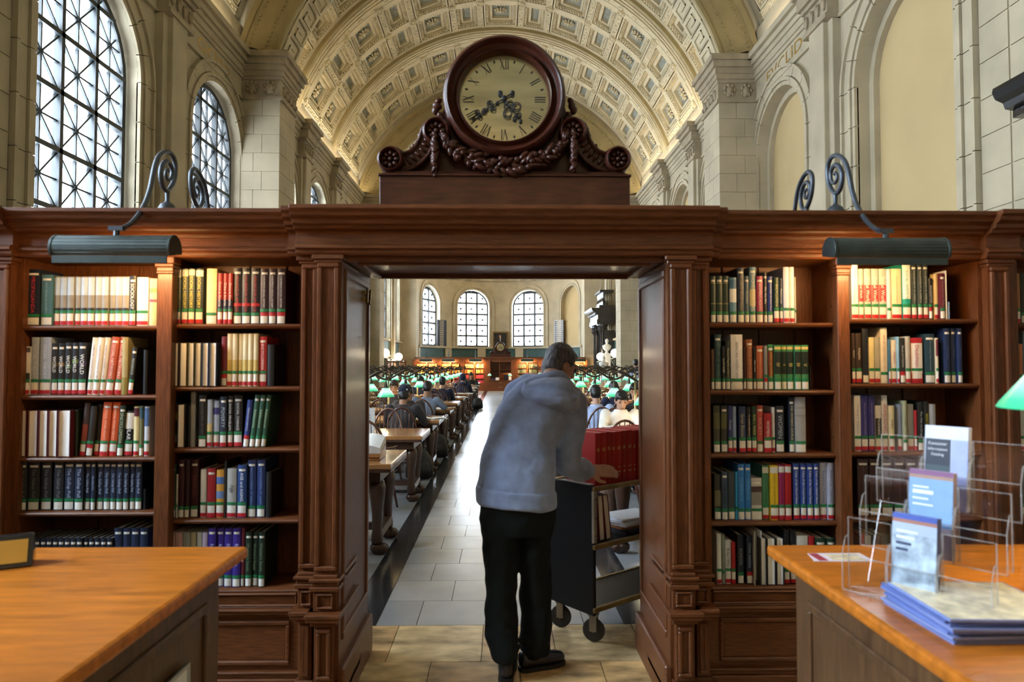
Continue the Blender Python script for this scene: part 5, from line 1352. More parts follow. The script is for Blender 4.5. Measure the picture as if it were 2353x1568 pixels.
for s in (-1, 1):
    tp, lp = table_proto(s), lamp_proto(s)
    for k, y in enumerate(TY):
        t = tp if k == 0 else copy_tree(tp); t.location = (0, y, 0)
        tag(t, 'oak reading table with carved legs, %s from the doorway, %s of the aisle' % (ORD[k], SIDE[s]), 'table', 'reading tables')
        l = lp if k == 0 else copy_tree(lp); l.location = (0, y, 0)
        tag(l, 'brass lamp row with green shades on the %s %s table from the doorway' % (ORD[k], SIDE[s]), 'lamp', 'green-shaded table lamps')
        for xx in SHX[:2] if k < 9 else SHX[:1]: point('bulb_light', (s*xx, y+.46, 1.06), 3.2, (1, .82, .52), .04)
# ---- Windsor chairs (facing +y)
def chair_proto(joined=False):
    C_ = empty('windsor_chair', (0, 0, 0)); J = MB()
    def part(nm, fn, m=wood_chair, smooth=True):
        if joined: fn(J)
        else: mb = MB(); fn(mb); mb.build(nm, m, C_, local=True, smooth=smooth)
    part('seat', lambda mb: mb.lathe([(0, .415), (.17, .415), (.215, .425), (.22, .445), (.2, .455), (.1, .445), (0, .442)], 20))
    for sx in (-1, 1):
        for sy in (-1, 1): part('leg', lambda mb, sx=sx, sy=sy: mb.tube([(sx*.13, sy*.12, .43), (sx*.165, sy*.155, .25), (sx*.205, sy*.2, 0)], [.016, .02, .011], 7))
    part('stretcher', lambda mb: (mb.tube([(-.175, -.17, .2), (-.175, .17, .2)], .01, 6), mb.tube([(.175, -.17, .2), (.175, .17, .2)], .01, 6), mb.tube([(-.175, 0, .2), (.175, 0, .2)], .01, 6)))
    bow = [(-.21*math.cos(PI*i/16)*(1.0 if i not in (0, 16) else .93), -.16 - .10*math.sin(PI*i/16) - .0, .45 + .52*math.sin(PI*i/16)**.75) for i in range(17)]
    part('back_bow', lambda mb: mb.tube(bow, .0135, 8))
    for i in range(7):
        u = (i-3)/3; xb = .13*u; t = math.acos(max(-1, min(1, -u*.8))); xt = -.21*math.cos(t); zt = .45 + .52*math.sin(t)**.75; yt = -.16 - .10*math.sin(t)
        part('spindle', lambda mb, xb=xb, xt=xt, zt=zt, yt=yt: mb.tube([(xb, -.17, .44), ((xb+xt)/2, (-.17+yt)/2, (.44+zt)/2), (xt, yt, zt)], [.006, .008, .0055], 5))
    arm = [(-.235*math.cos(PI*i/14), .09 - .30*math.sin(PI*i/14)**.8, .67) for i in range(15)]
    part('arm_bow', lambda mb: mb.tube(arm, .014, 7))
    for sx in (-1, 1): part('arm_post', lambda mb, sx=sx: mb.tube([(sx*.19, .06, .44), (sx*.228, .07, .67)], [.011, .012], 6))
    if joined:
        C_2 = J.build('windsor_chair', wood_chair, None, smooth=True); bpy.data.objects.remove(C_); return C_2
    return C_
CP, CPJ = chair_proto(), chair_proto(True); first = [True, True]
def chair(x, y, rz, s, k, side, i):
    j = 0 if k < 5 else 1; src = (CP, CPJ)[j]
    c = src if first[j] else copy_tree(src); first[j] = False
    c.location = (x, y, 0); c.rotation_euler = (0, 0, rz)
    tag(c, 'bow-back wooden chair, %s %s table, %s side, %s from the aisle' % (ORD[k], SIDE[s], side, ORD[i]), 'chair', 'bow-back chairs at the reading tables')
SEAT = {(-1, 3, 'near'): (1.30, 1.96, 2.62), (-1, 7, 'near'): (1.12, 2.2), (1, 3, 'near'): (1.35, 2.0, 3.0), (1, 1, 'near'): (1.24, 2.15, 3.0), (-1, 3, 'far'): (1.35, 1.98), (-1, 5, 'far'): (1.35, 1.98), (-1, 9, 'far'): (1.10,), (1, 2, 'far'): (1.5, 2.15)}
for s in (-1, 1):
    for k in range(TK-1):
        xs = SEAT.get((s, k, 'near')) or ((1.35, 2.15, 3.0) if k < 7 else (1.35, 2.3))
        for i, xx in enumerate(xs):
            chair(s*xx, TY[k] - .27, rf.uniform(-.2, .2), s, k, 'near', i)
        for i, xx in enumerate(SEAT.get((s, k, 'far')) or ((1.5, 2.4) if k < 6 else (1.6,))):
            if k == 0: continue
            chair(s*xx, TY[k] + .92 + .27, PI + rf.uniform(-.25, .25), s, k, 'far', i)
# ---- papers and books on tables, bags
def on_table(x, y): return Vector((x, y, .7605))
for n_, (s, k, xx, dy, w_, d_, rz) in enumerate([(-1, 2, 1.0, .3, .22, .28, .2), (-1, 3, 1.05, .3, .2, .28, -.2), (-1, 5, 1.0, .3, .22, .3, .1), (-1, 6, 1.0, .3, .25, .3, -.1), (-1, 7, 1.05, .4, .3, .3, .1), (-1, 8, 1.05, .35, .3, .25, 0), (-1, 9, 1.05, .35, .3, .25, 0), (1, 1, 1.4, .5, .21, .29, .2), (1, 2, 1.25, .4, .21, .29, -.3)]):
    mb = MB(); q = 6
    for sd in (-1, 1):
        pr = [(sd*w_*i/q, .004 + .012*math.sin(PI*i/q)) for i in range(q+1)]
        for i in range(q): a, b = pr[i], pr[i+1]; mb.add([(a[0], -d_/2, a[1]), (b[0], -d_/2, b[1]), (b[0], d_/2, b[1]), (a[0], d_/2, a[1])], [[0, 1, 2, 3]])
    mb.box(-w_, w_, -d_/2, d_/2, 0, .003)
    o = mb.build('open_book', paper); o.location = on_table(s*xx, TY[k]+dy); o.rotation_euler.z = rz
    tag(o, 'open book with white pages on the %s %s reading table' % (ORD[k], SIDE[s]), 'book')
# big open book on a sloped stand on the first left table
OB = empty('book_stand', (-1.17, 5.80, .7605), 'wooden sloped book stand on the nearest left table', 'book stand')
mb = MB(); mb.prism([(-.16, 0), (.16, 0), (.16, .13), (-.16, .045)], -.26, .18, 'x'); bevel(mb.build('wedge', wood_table, OB, local=True), .004)
mb = MB(); mb.box(-.27, .19, -.175, -.15, .03, .06); mb.build('ledge', wood_table, OB, local=True)
mb = MB(); q = 8
th = math.atan2(.085, .32)
for sd in (-1, 1):
    pr = [(sd*.2*i/q, .055 - .006*i/q + .022*math.sin(PI*i/q)) for i in range(q+1)]
    for i in range(q): a, b = pr[i], pr[i+1]; mb.hexa([(a[0], -.14, 0), (b[0], -.14, 0), (b[0], .14, 0), (a[0], .14, 0), (a[0], -.14, a[1]), (b[0], -.14, b[1]), (b[0], .14, b[1]), (a[0], .14, a[1])])
o = mb.build('open_dictionary', paper, None, smooth=30); o.location = Vector((-1.19, 5.80, .7605+.0905)); o.rotation_euler = (th, 0, 0); tag(o, 'thick open dictionary lying on the sloped wooden stand', 'book')
mb = MB()
for sd in (-1, 1):
    for i in range(14): mb.box(*sorted((sd*.03, sd*.17)), .11-.017*i, .113-.017*i, .0585 + .0, .0795)
# sign in an acrylic stand on the second table
SG = empty('sign_holder', (-1.47, TY[1]+.12, .7605), 'white notice in clear acrylic stand on the second left table', 'sign')
MB().box(-.14, .06, -.003, .003, .02, .30).build('notice_sheet', paper, SG, local=True); mb = MB(); mb.box(-.145, .065, -.006, -.003, .0, .31); mb.box(-.145, .065, .003, .06, .0, .31); bevel(mb.build('acrylic_sleeve', acrylic, SG, local=True), .002)
MB().box(-.15, .07, -.06, .07, 0, .012).build('black_base', black_m, SG, local=True)
mb = MB()
for i in range(4): mb.box(-.12, .02, -.0045, -.0032, .22-.03*i, .225-.03*i)
mb.build('print_lines', flat('6a78b0'), SG, local=True)
bagm = mat('black_nylon', (.012, .012, .014), .6, var=.3, scale=12, bump=.3)
def bag(x, y, rz, label):
    B = empty('backpack', (x, y, 0), label, 'bag', rz=rz)
    mb = MB(); mb.loft([((0, 0, .005), (.15, 0, 0), (0, .10, 0)), ((0, 0, .03), (.19, 0, 0), (0, .13, 0)), ((0, 0, .15), (.19, 0, 0), (0, .135, 0)), ((0, .0, .27), (.165, 0, 0), (0, .11, 0)), ((0, .01, .36), (.11, 0, 0), (0, .07, 0)), ((0, .01, .385), (.05, 0, 0), (0, .03, 0))], 18); mb.build('body', bagm, B, local=True, smooth=True)
    mb = MB(); mb.loft([((0, -.12, .05), (.12, 0, 0), (0, .04, 0)), ((0, -.13, .14), (.13, 0, 0), (0, .05, 0)), ((0, -.1, .23), (.1, 0, 0), (0, .03, 0))], 14); mb.build('front_pocket', bagm, B, local=True, smooth=True)
    mb = MB(); mb.tube([(-.06, .02, .37), (-.03, .02, .43), (.03, .02, .43), (.06, .02, .37)], .008, 6)
    for sx in (-1, 1): mb.tube([(sx*.08, .08, .34), (sx*.14, .17, .25), (sx*.12, .14, .06)], .012, 6)
    mb.build('strap', bagm, B, local=True, smooth=True)
bag(-1.10, 9.35, .3, 'black backpack on the floor by the second left table'); bag(-1.06, 11.5, -.2, 'black bag slumped on the floor by the third left table'); bag(-.80, 24.0, .1, 'black bag on the floor far up the aisle')
# a laptop-free glass of water by the white-shirted reader
gl = MB().lathe([(0, 0), (.028, 0), (.034, .09), (.031, .09), (.026, .006), (0, .006)], 16).build('drinking_glass', acrylic); gl.location = (1.30, TY[1]+.62, .7605); tag(gl, 'clear drinking glass on the table before the white-shirted reader', 'glass')
# ================================================================== FAR END: bookcase, clock, painting, grilles
YFB = 39.9
FB = empty('far_bookcase', (0, YFB, 0), 'long oak bookcase with central desk niche closing the apse', 'bookcase')
fx = lambda px: xpx(px, YFB, 850)
fz = lambda py: zpx(py, YFB)
x0, x1 = fx(952), fx(1345); zt = fz(821)
mb = MB(); mb.box(x0, x1, YFB+.38, YFB+.44, 0, zt); mb.build('back_panel', wood_v, FB)
mb = MB(); mb.box(x0, x1, YFB-.1, YFB+.45, zt-.06, zt); mb.box(x0, x1, YFB-.04, YFB+.45, zt-.14, zt-.06); mb.box(x0, x1, YFB, YFB+.45, zt-.3, zt-.14); mb.build('cornice', wood_h, FB)
stl = [952, 1009, 1062, 1119, 1182, 1241, 1296, 1345]
for px in stl:
    x = fx(px); big = px in (1119, 1182); hw = .2 if big else .11; MB().box(x-hw, x+hw, YFB-.06 - (.06 if big else 0), YFB+.4, 0, zt-.14).build('pilaster', wood_v, FB)
rowz = [fz(y) for y in (846, 858, 870, 881)]
dbm = [flat(c) for c in ('c8a860', 'b0742e', '8a4a24', 'd8cca0', '6a3020', 'b03a40', '2a3a2c', '50584a', '6a6a60', 'a83444')]
books_mb = MB()
for i in range(len(stl)-1):
    if i == 3: continue
    a, b = fx(stl[i])+.12, fx(stl[i+1])-.12; m_ = (a+b)/2
    MB().box(m_-.04, m_+.04, YFB+.0, YFB+.4, .5, zt-.3).build('centre_stile', wood_v, FB)
    for r_, z in enumerate(rowz):
        MB().box(a, b, YFB+.02, YFB+.38, z-.03, z).build('shelf', wood_h, FB)
        x = a + .03
        while x < b - .08:
            w_ = rf.uniform(.035, .07)
            if abs(x-m_) > .07:
                if i < 3: books_mb.cur = rf.choice(([0, 3, 0, 1], [1, 2, 0], [9, 5, 5], [9, 5, 4])[r_]) if not (i == 2 and x > m_ and r_ > 1) else 9
                else: books_mb.cur = rf.choice([6, 7, 8, 7])
                books_mb.box(x, x+w_*.93, YFB+.06, YFB+.3, z+.001, z + rf.uniform(.19, .235))
            x += w_
    MB().box(a-.12, b+.12, YFB-.04, YFB+.4, 0, rowz[-1]-.03).build('base', wood_h, FB)
db = books_mb.build('distant_books', dbm); tag(db, 'rows of tan, red and green bindings on the distant apse shelves', 'books', kind='stuff')
# central niche with desk
a, b = fx(1122), fx(1179)
for px in (1148,): MB().box(fx(px)-.03, fx(px)+.03, YFB+.05, YFB+.4, fz(871), zt-.3).build('niche_divider', wood_v, FB)
for y in (836, 850, 857): MB().box(a, b, YFB+.05, YFB+.4, fz(y)-.02, fz(y)).build('niche_shelf', wood_h, FB)
MB().box(a, b, YFB-.25, YFB+.4, fz(874)-.03, fz(874)).build('niche_desk_top', wood_h, FB)
MB().box(a, b, YFB-.2, YFB+.4, 0, fz(874)-.03).build('niche_cabinet', wood_v, FB)
for z0, z1 in ((.12, .36), (.40, .58)):
    d_ = MB().box(a+.05, b-.05, YFB-.215, YFB-.2, z0, z1).build('drawer', wood_h, FB); MB().box(-.08, .08, YFB-.235, YFB-.215, (z0+z1)/2-.01, (z0+z1)/2+.01).build('handle', brass, d_)
tag(MB().box(fx(1158), fx(1168), YFB-.1, YFB+.0, fz(874), fz(861)).build('monitor', black_m), 'small dark monitor on the distant niche desk', 'monitor')
for i, (p0, p1) in enumerate(((1128, 1138), (1139, 1147), (1169, 1175))): tag(MB().box(fx(p0), fx(p1), YFB-.15, YFB+.1, fz(874), fz(874) + .1 + .05*i).build('paper_tray', [flat('2a3454'), paper, paper][i]), ['blue', 'white', 'small white'][i] + ' paper tray on the distant niche desk', 'tray')
for x in (fx(1125), fx(1172)):
    p = point('niche_lamp_light', (x, YFB+.0, fz(862)), 16, warm, .05)
    G = empty('niche_lamp', (x, YFB-.1, fz(874)), 'tiny green-shaded lamp at the %s of the distant niche desk' % ('left' if x < 0 else 'right'), 'lamp'); link('shade', SHM, G, (0, 0, .26)); MB().lathe([(0, 0), (.06, 0), (.01, .02), (.01, .3), (0, .3)], 10).build('stand', brass, G, local=True)
for n_, px in enumerate((980, 1031, 1093, 1211, 1268, 1330)):
    x = fx(px); z = fz(828)
    L = empty('shelf_lamp', (x, YFB-.4, z), 'small bar lamp over the distant shelves, %s from the left' % ORD[n_], 'lamp', 'bar lamps over the distant shelves')
    mb = MB(); mb.lathe([(0, -.36), (.08, -.36), (.09, 0), (.08, .36), (0, .36)], 10, (0, 0, 0), 'x'); mb.build('shade', bronze, L, local=True, smooth=40)
    mb = MB(); mb.tube([(0, 0, .07), (0, .05, .3), (0, .2, .55), (0, .3, .5), (0, .33, .2)], .018, 6); mb.build('arm', iron_arm, L, local=True)
    area('shelf_lamp_light', (x, YFB-.33, z-.1), (math.radians(40), 0, 0), .7, .08, 30, warm)
c2 = copy_tree(CK); c2.location = (fx(1150), YFB+.1, zt); tag(c2, 'distant carved clock with brass dial above the apse bookcase', 'clock')
ap = lambda a, z, d: fa3(math.radians(a)*AR, z, d)
P0 = empty('portrait_painting', ap(0, 2.6, -.1), 'gilt-framed dark portrait painting between the apse windows', 'painting')
mb = MB(); mb.box(-.45, .45, 46.28, 46.34, 2.68, 3.72); mb.build('canvas', mat('dark_oil_paint', (.02, .014, .01), .5, var=.5, scale=2), P0)
mb = MB()
for q in ((-.52, .52, 3.68, 3.78), (-.52, .52, 2.62, 2.72), (-.52, -.42, 2.72, 3.68), (.42, .52, 2.72, 3.68)): mb.box(q[0], q[1], 46.2, 46.3, q[2], q[3])
mb.build('frame', mat('dull_gilt', (.2, .13, .05), .4, metal=.6, var=.2), P0)
mb = MB(); mb.ell((-.02, 46.275, 3.45), (.07, .01, .1), 10, 6); mb.build('painted_face', flat('c08a68'), P0); mb = MB(); mb.prism([(-.05, 3.35), (.02, 3.35), (.0, 3.05)], 46.27, 46.276, 'y'); mb.build('painted_shirt', flat('d8d4cc'), P0)
for sg, m_, lab in ((-1, mat('grille_iron', (.008, .009, .014), .5, var=.3), 'tall dark heating grille on the curved apse wall'), (1, mat('grille_pale', (.55, .56, .6), .5, var=.1), 'tall pale openwork grille on the curved apse wall')):
    G = empty('wall_grille', ap(sg*50.5, 2.7, 0), lab, 'grille')
    def gb(u0, u1, z0, z1, m2, nm, d=-.05):
        q = [(u0, z0), (u1, z0), (u1, z1), (u0, z1)]; mb = MB(); c = math.radians(sg*50.5)*AR
        mb.hexa([fa3(c+u, z, .02) for u, z in q] + [fa3(c+u, z, d) for u, z in q]); mb.build(nm, m2, G)
    gb(-.42, .42, 2.7, 4.45, mat('grille_dark', (.01, .011, .02), .6, var=.2), 'backing', -.03)
    for i in range(6): gb(-.42+.156*i, -.42+.156*i+.05, 2.7, 4.45, m_, 'upright_bar')
    for i in range(15): gb(-.42, .42, 2.7+.122*i, 2.7+.122*i+.04, m_, 'cross_bar')
globem = mat('lit_globe', (1, .95, .85), .4, var=0, emit=5, emitcol=(1, .93, .8))
for px, py, Y, lab in ((885, 812, 30.4, 'larger white globe lamp on post by the window wall'), (916, 820, 36.0, 'smaller white globe lamp on post near the apse on the window side'), (1380, 820, 34.4, 'white globe lamp on post beside the black marble columns'), (1413, 812, 31.6, 'white globe lamp on post before the white sculpture')):
    p = atY(px, py, Y); G = empty('globe_lamp', (p.x, p.y, 0), lab, 'lamp', 'globe lamps along the walls'); r = .20
    MB().ell((0, 0, p.z), r, 20, 12).build('globe', globem, G, local=True, smooth=True)
    mb = MB(); mb.lathe([(0, 0), (.22, 0), (.22, .08), (.1, .15), (.045, .3), (.04, p.z-.6), (.07, p.z-.5), (.05, p.z-.3), (.1, p.z-r-.02), (.06, p.z-r+.02), (0, p.z-r+.03)], 14)
    for q in range(3):
        a = 2*PI*q/3; mb.tube([(0, 0, p.z-.55), (.16*math.cos(a), .16*math.sin(a), p.z-.45), (.26*math.cos(a), .26*math.sin(a), p.z-.32)], .015, 6); mb.ell((.26*math.cos(a), .26*math.sin(a), p.z-.27), .05, 8, 5)
    mb.build('post', bronze, G, local=True, smooth=40); point('globe_light', (p.x - math.copysign(.3, p.x), p.y-.1, p.z), 40, (1, .8, .5), .2)
def bust(x, y, z0, label):
    B = empty('marble_bust', (x, y, z0), label, 'sculpture')
    mb = MB(); mb.ell((0, 0, .62), (.085, .1, .12), 12, 8); mb.ell((-.02, -.09, .6), (.02, .03, .03), 6, 4); mb.tube([(0, 0, .42), (0, 0, .56)], [.075, .055], 10); mb.loft([((0, 0, .14), (.1, 0, 0), (0, .08, 0)), ((0, 0, .25), (.2, 0, 0), (0, .12, 0)), ((0, 0, .38), (.23, 0, 0), (0, .12, 0)), ((0, 0, .46), (.1, 0, 0), (0, .08, 0))], 14); mb.lathe([(0, 0), (.11, 0), (.1, .04), (.06, .08), (.07, .15), (0, .15)], 12); mb.build('bust', white_m, B, local=True, smooth=True)
    return B
for x, y, zz, lab in ((5.3, 33.9, 2.1, 'white marble bust high on a pedestal before the blind arch'), (4.7, 31.0, 1.25, 'white marble bust on lower pedestal beside the black columns')):
    bust(x, y, zz, lab); mb = MB(); mb.box(x-.2, x+.2, y-.2, y+.2, 0, .15); mb.box(x-.16, x+.16, y-.16, y+.16, .15, zz-.1); mb.box(x-.2, x+.2, y-.2, y+.2, zz-.1, zz); tag(mb.build('pedestal', white_m), 'white marble pedestal under the ' + ('high' if zz > 2 else 'lower') + ' bust', 'pedestal')
# low bookcases along the walls of the far bays
for s in (-1, 1):
    for n_, yb in enumerate((31.0, 34.6, 38.0) if s < 0 else (31.0,)):
        xw = s*5.83; xf = s*5.45; W_ = empty('low_bookcase', (s*5.6, yb, 0), 'low oak bookcase against the %s wall, %s of the far bays' % ('window' if s < 0 else 'blind-arch', ORD[n_]), 'bookcase')
        a, b = sorted((xw, xf)); mb = MB(); mb.box(a, b, yb-1.5, yb+1.5, 0, .3); mb.box(a, b, yb-1.5, yb+1.5, 1.72, 1.82); mb.box(*sorted((xw, xw-s*.03)), yb-1.5, yb+1.5, 0, 1.8); mb.build('carcase', wood_h, W_)
        for q in (-1.5, -.5, .5, 1.47): MB().box(a, b, yb+q, yb+q+.03, .3, 1.72).build('upright', wood_v, W_)
        for z in (.3, .68, 1.05, 1.4):
            MB().box(a, b, yb-1.47, yb+1.47, z-.02, z).build('shelf', wood_h, W_)
        mb = MB()
        for z in (.3, .68, 1.05, 1.4):
            y = yb - 1.4
            while y < yb + 1.35:
                w_ = rf.uniform(.03, .06); mb.cur = rf.randrange(10); mb.box(*sorted((xf + s*.03, xw - s*.05)), y, y+w_*.92, z+.001, z+rf.uniform(.2, .27)); y += w_
        o = mb.build('distant_books', dbm); tag(o, 'mixed bindings filling the %s wall bookcase, %s far bay' % ('window' if s < 0 else 'blind-arch', ORD[n_]), 'books', kind='stuff')
# ================================================================== PEOPLE
skin_a = mat('skin_light', (.50, .28, .19), .5, var=.1, scale=30); skin_b = mat('skin_tan', (.36, .19, .11), .5, var=.1, scale=30)
hair_k = mat('hair_black', (.008, .007, .008), .4, var=.4, scale=60, stretch=(1, 1, .2)); hair_g = mat('hair_grey', (.105, .105, .115), .55, var=.65, scale=55, stretch=(1, 1, .35), bump=.5, detail=6); hair_b = mat('hair_brown', (.03, .018, .012), .45, var=.4, scale=60)
eye_m = mat('eye_dark', (.01, .008, .008), .2, var=0)
def cloth(nm, c, **k): return mat(nm, c, .85, var=.14, scale=9, bump=.25, sheen=.2, detail=6, **k)
def organic(mb, name, m, parent, voxel=.012, it=6, local=True):
    o = mb.build(name, m, parent, local=local, smooth=True)
    r = o.modifiers.new('skin_join', 'REMESH'); r.mode = 'VOXEL'; r.voxel_size = voxel; r.use_smooth_shade = True
    if it: q = o.modifiers.new('soften', 'SMOOTH'); q.factor = .5; q.iterations = it
    return o
def basis(fwd, up=(0, 0, 1)):
    """matrix whose columns are right, forward, up"""
    f = Vector(fwd).normalized(); r = f.cross(Vector(up)).normalized(); u = r.cross(f); return Matrix((r, f, u)).transposed()
def head(mb, c, R):
    P_ = lambda x, y, z: Vector(c) + R @ Vector((x, y, z))
    mb.ell(c, (.074, .093, .105), 16, 10, R); mb.ell(P_(0, .028, -.06), (.055, .062, .062), 14, 8, R); mb.ell(P_(0, .045, -.095), (.032, .035, .026), 10, 6, R)
    mb.ell(P_(0, .098, -.028), (.013, .02, .024), 8, 6, R); mb.cap(P_(0, .088, .01), .009, P_(0, .104, -.035), .013, 8)
    mb.ell(P_(0, .086, -.072), (.024, .014, .011), 8, 6, R)
    for s in (-1, 1): mb.ell(P_(s*.077, -.008, -.02), (.012, .022, .032), 8, 6, R); mb.ell(P_(s*.035, .082, .018), (.026, .016, .012), 8, 6, R)
def eyes(c, R, parent):
    mb = MB(); P_ = lambda x, y, z: Vector(c) + R @ Vector((x, y, z))
    for s in (-1, 1): mb.ell(P_(s*.031, .087, 0), (.013, .009, .006), 8, 6, R); mb.cap(P_(s*.018, .094, .024), .004, P_(s*.048, .086, .024), .003, 6)
    mb.cap(P_(-.018, .1, -.07), .0025, P_(.018, .1, -.07), .0025, 6)
    mb.build('eyes_and_brows', eye_m, parent, local=True, smooth=True)
def hair(c, R, m, parent, long=False, fringe=True, thick=1.0):
    P_ = lambda x, y, z: Vector(c) + R @ Vector((x, y, z)); mb = MB()
    mb.ell(P_(0, -.012, .03), (.083*thick, .095*thick, .095*thick), 16, 10, R); mb.ell(P_(0, -.04, -.015), (.08*thick, .07*thick, .085*thick), 14, 8, R)
    if fringe: mb.ell(P_(0, .06, .062), (.066, .045, .036), 12, 6, R)
    for s in (-1, 1): mb.ell(P_(s*.073, .012, .015), (.012, .03, .04), 8, 5, R)
    if long:
        mb.loft([(P_(0, -.05, 0), R @ Vector((.085, 0, 0)), R @ Vector((0, .06, 0))), (P_(0, -.06, -.12), R @ Vector((.095, 0, 0)), R @ Vector((0, .055, 0))), (P_(0, -.06, -.24), R @ Vector((.08, 0, 0)), R @ Vector((0, .04, 0)))], 14)
    return organic(mb, 'hair', m, parent, .011, 2)
def fingers(mb, wrist, d, n, ln=.075, r=.0085, curl=.5, side=1):
    """palm plus five unequal bent fingers; d = pointing direction, n = back-of-hand normal"""
    d, n = Vector(d).normalized(), Vector(n).normalized(); t = d.cross(n).normalized()*side; w_ = Vector(wrist)
    mb.ell(w_ + d*.045, (.05, .017, .04), 12, 8, Matrix((d, n, t)).transposed())
    for i, (off, l) in enumerate(((-.029, .86), (-.01, 1.0), (.01, .95), (.028, .74))):
        p0 = w_ + d*.082 + t*off; p1 = p0 + (d*math.cos(curl*.4) - n*math.sin(curl*.4))*ln*.5*l; p2 = p1 + (d*math.cos(curl*1.2) - n*math.sin(curl*1.2))*ln*.32*l; p3 = p2 + (d*math.cos(curl*2) - n*math.sin(curl*2))*ln*.25*l
        mb.tube([w_ + d*.05 + t*off*.8, p0, p1, p2, p3], [r*1.05, r*1.1, r, r*.92, r*.7], 8)
        mb.ell(p3, r*.72, 6, 4)
    p0 = w_ + d*.02 - t*.034; p1 = p0 + (d*.7 - t*.7 - n*.2)*.035; p2 = p1 + (d*.95 - t*.25 - n*.25)*.03
    mb.tube([w_ + d*.01 - t*.01, p0, p1, p2], [r*1.3, r*1.4, r*1.15, r*.85], 8); mb.ell(p2, r*.85, 6, 4)
def seated(label, loc, rz, shirt, trousers, skin, hairm, lean=.10, tilt=-.5, turn=0, armL=None, armR=None, cap=None, long=False, sleeve=1.0, back_z=0, hood=False, extra=None):
    P = empty('person', (loc[0], loc[1], 0), label, 'person', rz=rz)
    pel = Vector((0, -.02, .52)); chest = Vector((0, lean*.6, .80)); nk = Vector((0, lean+.02, 1.0)); hc = nk + Vector((.02*turn, .055, .145 + back_z))
    R = basis((.6*turn, 1, tilt))
    sh = {-1: Vector((-.185, lean*.85, .93)), 1: Vector((.185, lean*.85, .93))}
    el = {-1: Vector(armL[0]) if armL else Vector((-.25, lean+.14, .73)), 1: Vector(armR[0]) if armR else Vector((.25, lean+.14, .73))}
    wr = {-1: Vector(armL[1]) if armL else Vector((-.11, lean+.33, .79)), 1: Vector(armR[1]) if armR else Vector((.11, lean+.33, .79))}
    mb = MB(); head(mb, hc, R); mb.cap(nk - Vector((0, .02, .06)), .055, hc - R @ Vector((0, .02, .07)), .05)
    mb.cap(pel, .09, chest, .085); mb.cap(chest, .085, nk - Vector((0, .02, .1)), .065)
    for s in (-1, 1):
        mb.cap(sh[s], .045, el[s], .036, 10); mb.cap(el[s], .036, wr[s], .024, 10); mb.cap(chest, .06, sh[s], .04, 10)
        fingers(mb, wr[s], (wr[s]-el[s]), (0, 0, 1), side=s, curl=.6)
    organic(mb, 'body', skin, P, .0105, 2); eyes(hc, R, P)
    if cap is None: hair(hc, R, hairm, P, long)
    else:
        hair(hc - Vector((0, 0, .03)), R, hairm, P, fringe=False, thick=.97)
        mb = MB(); Q = lambda x, y, z: hc + R @ Vector((x, y, z))
        mb.ell(Q(0, -.01, .045), (.088, .102, .085), 18, 10, R); o = organic(mb, 'cap_crown', cap, P, .011, 2)
        mb = MB(); mb.loft([(Q(0, .07, .035), R @ Vector((.07, 0, 0)), R @ Vector((0, .02, .004))), (Q(0, .15, .022), R @ Vector((.055, 0, 0)), R @ Vector((0, .02, .004)))], 12); mb.build('cap_brim', cap, o, local=True, smooth=True)
        mb = MB(); mb.ell(Q(.06, -.075, .03), (.013, .013, .013), 8, 5); mb.build('cap_badge', paper, o, local=True)
    mb = MB()
    mb.loft([((0, -.02, .46), (.17, 0, 0), (0, .12, 0)), (pel + Vector((0, 0, .05)), (.175, 0, 0), (0, .125, 0)), ((0, lean*.35, .68), (.17, 0, 0), (0, .115, 0)), (chest, (.19, 0, 0), (0, .12, 0)), ((0, lean*.85, .92), (.185, 0, 0), (0, .095, 0)), (nk - Vector((0, .015, .03)), (.075, 0, 0), (0, .07, 0))], 22)
    for s in (-1, 1):
        mb.cap(sh[s], .07, el[s].lerp(sh[s], .0) if sleeve > .5 else sh[s].lerp(el[s], .75), .056, 12)
        if sleeve > .5: mb.cap(el[s], .054, el[s].lerp(wr[s], .85), .042, 12)
    mb.tube([nk + Vector((.07*math.cos(a), .065*math.sin(a)-.01, -.02 + .02*math.sin(a)*0)) for a in [2*PI*i/14 for i in range(15)]], .016, 8)
    if hood: mb.ell(nk + Vector((0, -.08, -.03)), (.12, .06, .075), 12, 8); mb.ell(hc + Vector((0, -.02, .02)), (.105, .115, .13), 14, 8)
    organic(mb, 'shirt' if not hood else 'hooded_jacket', shirt, P, .013, 5)
    mb = MB(); mb.loft([((0, -.02, .58), (.16, 0, 0), (0, .12, 0)), ((0, -.02, .47), (.18, 0, 0), (0, .14, 0)), ((0, .0, .44), (.16, 0, 0), (0, .12, 0))], 18)
    for s in (-1, 1): mb.cap((s*.09, .02, .52), .085, (s*.12, .40, .50), .068); mb.cap((s*.12, .40, .50), .066, (s*.12, .38, .12), .05)
    organic(mb, 'trousers', trousers, P, .015, 4)
    for s in (-1, 1):
        mb = MB(); mb.loft([((s*.12, .30, .035), (.035, 0, 0), (0, 0, .033)), ((s*.12, .36, .045), (.043, 0, 0), (0, 0, .043)), ((s*.125, .46, .035), (.046, 0, 0), (0, 0, .033)), ((s*.125, .54, .026), (.03, 0, 0), (0, 0, .022))], 12); mb.build('shoe', black_m, P, local=True, smooth=True)
    return P
navy = cloth('navy_wool', (.012, .018, .05)); jean = cloth('dark_denim', (.02, .026, .05)); black_c = cloth('black_cotton', (.012, .012, .014)); greyt = cloth('grey_blue_cotton', (.16, .20, .28)); charc = cloth('charcoal_cotton', (.03, .028, .034)); whitec = cloth('white_cotton', (.72, .70, .66)); blue_c = cloth('pale_blue_cotton', (.42, .52, .78)); capn = cloth('navy_cap_cotton', (.012, .02, .04)); brownc = cloth('brown_cotton', (.08, .045, .025))
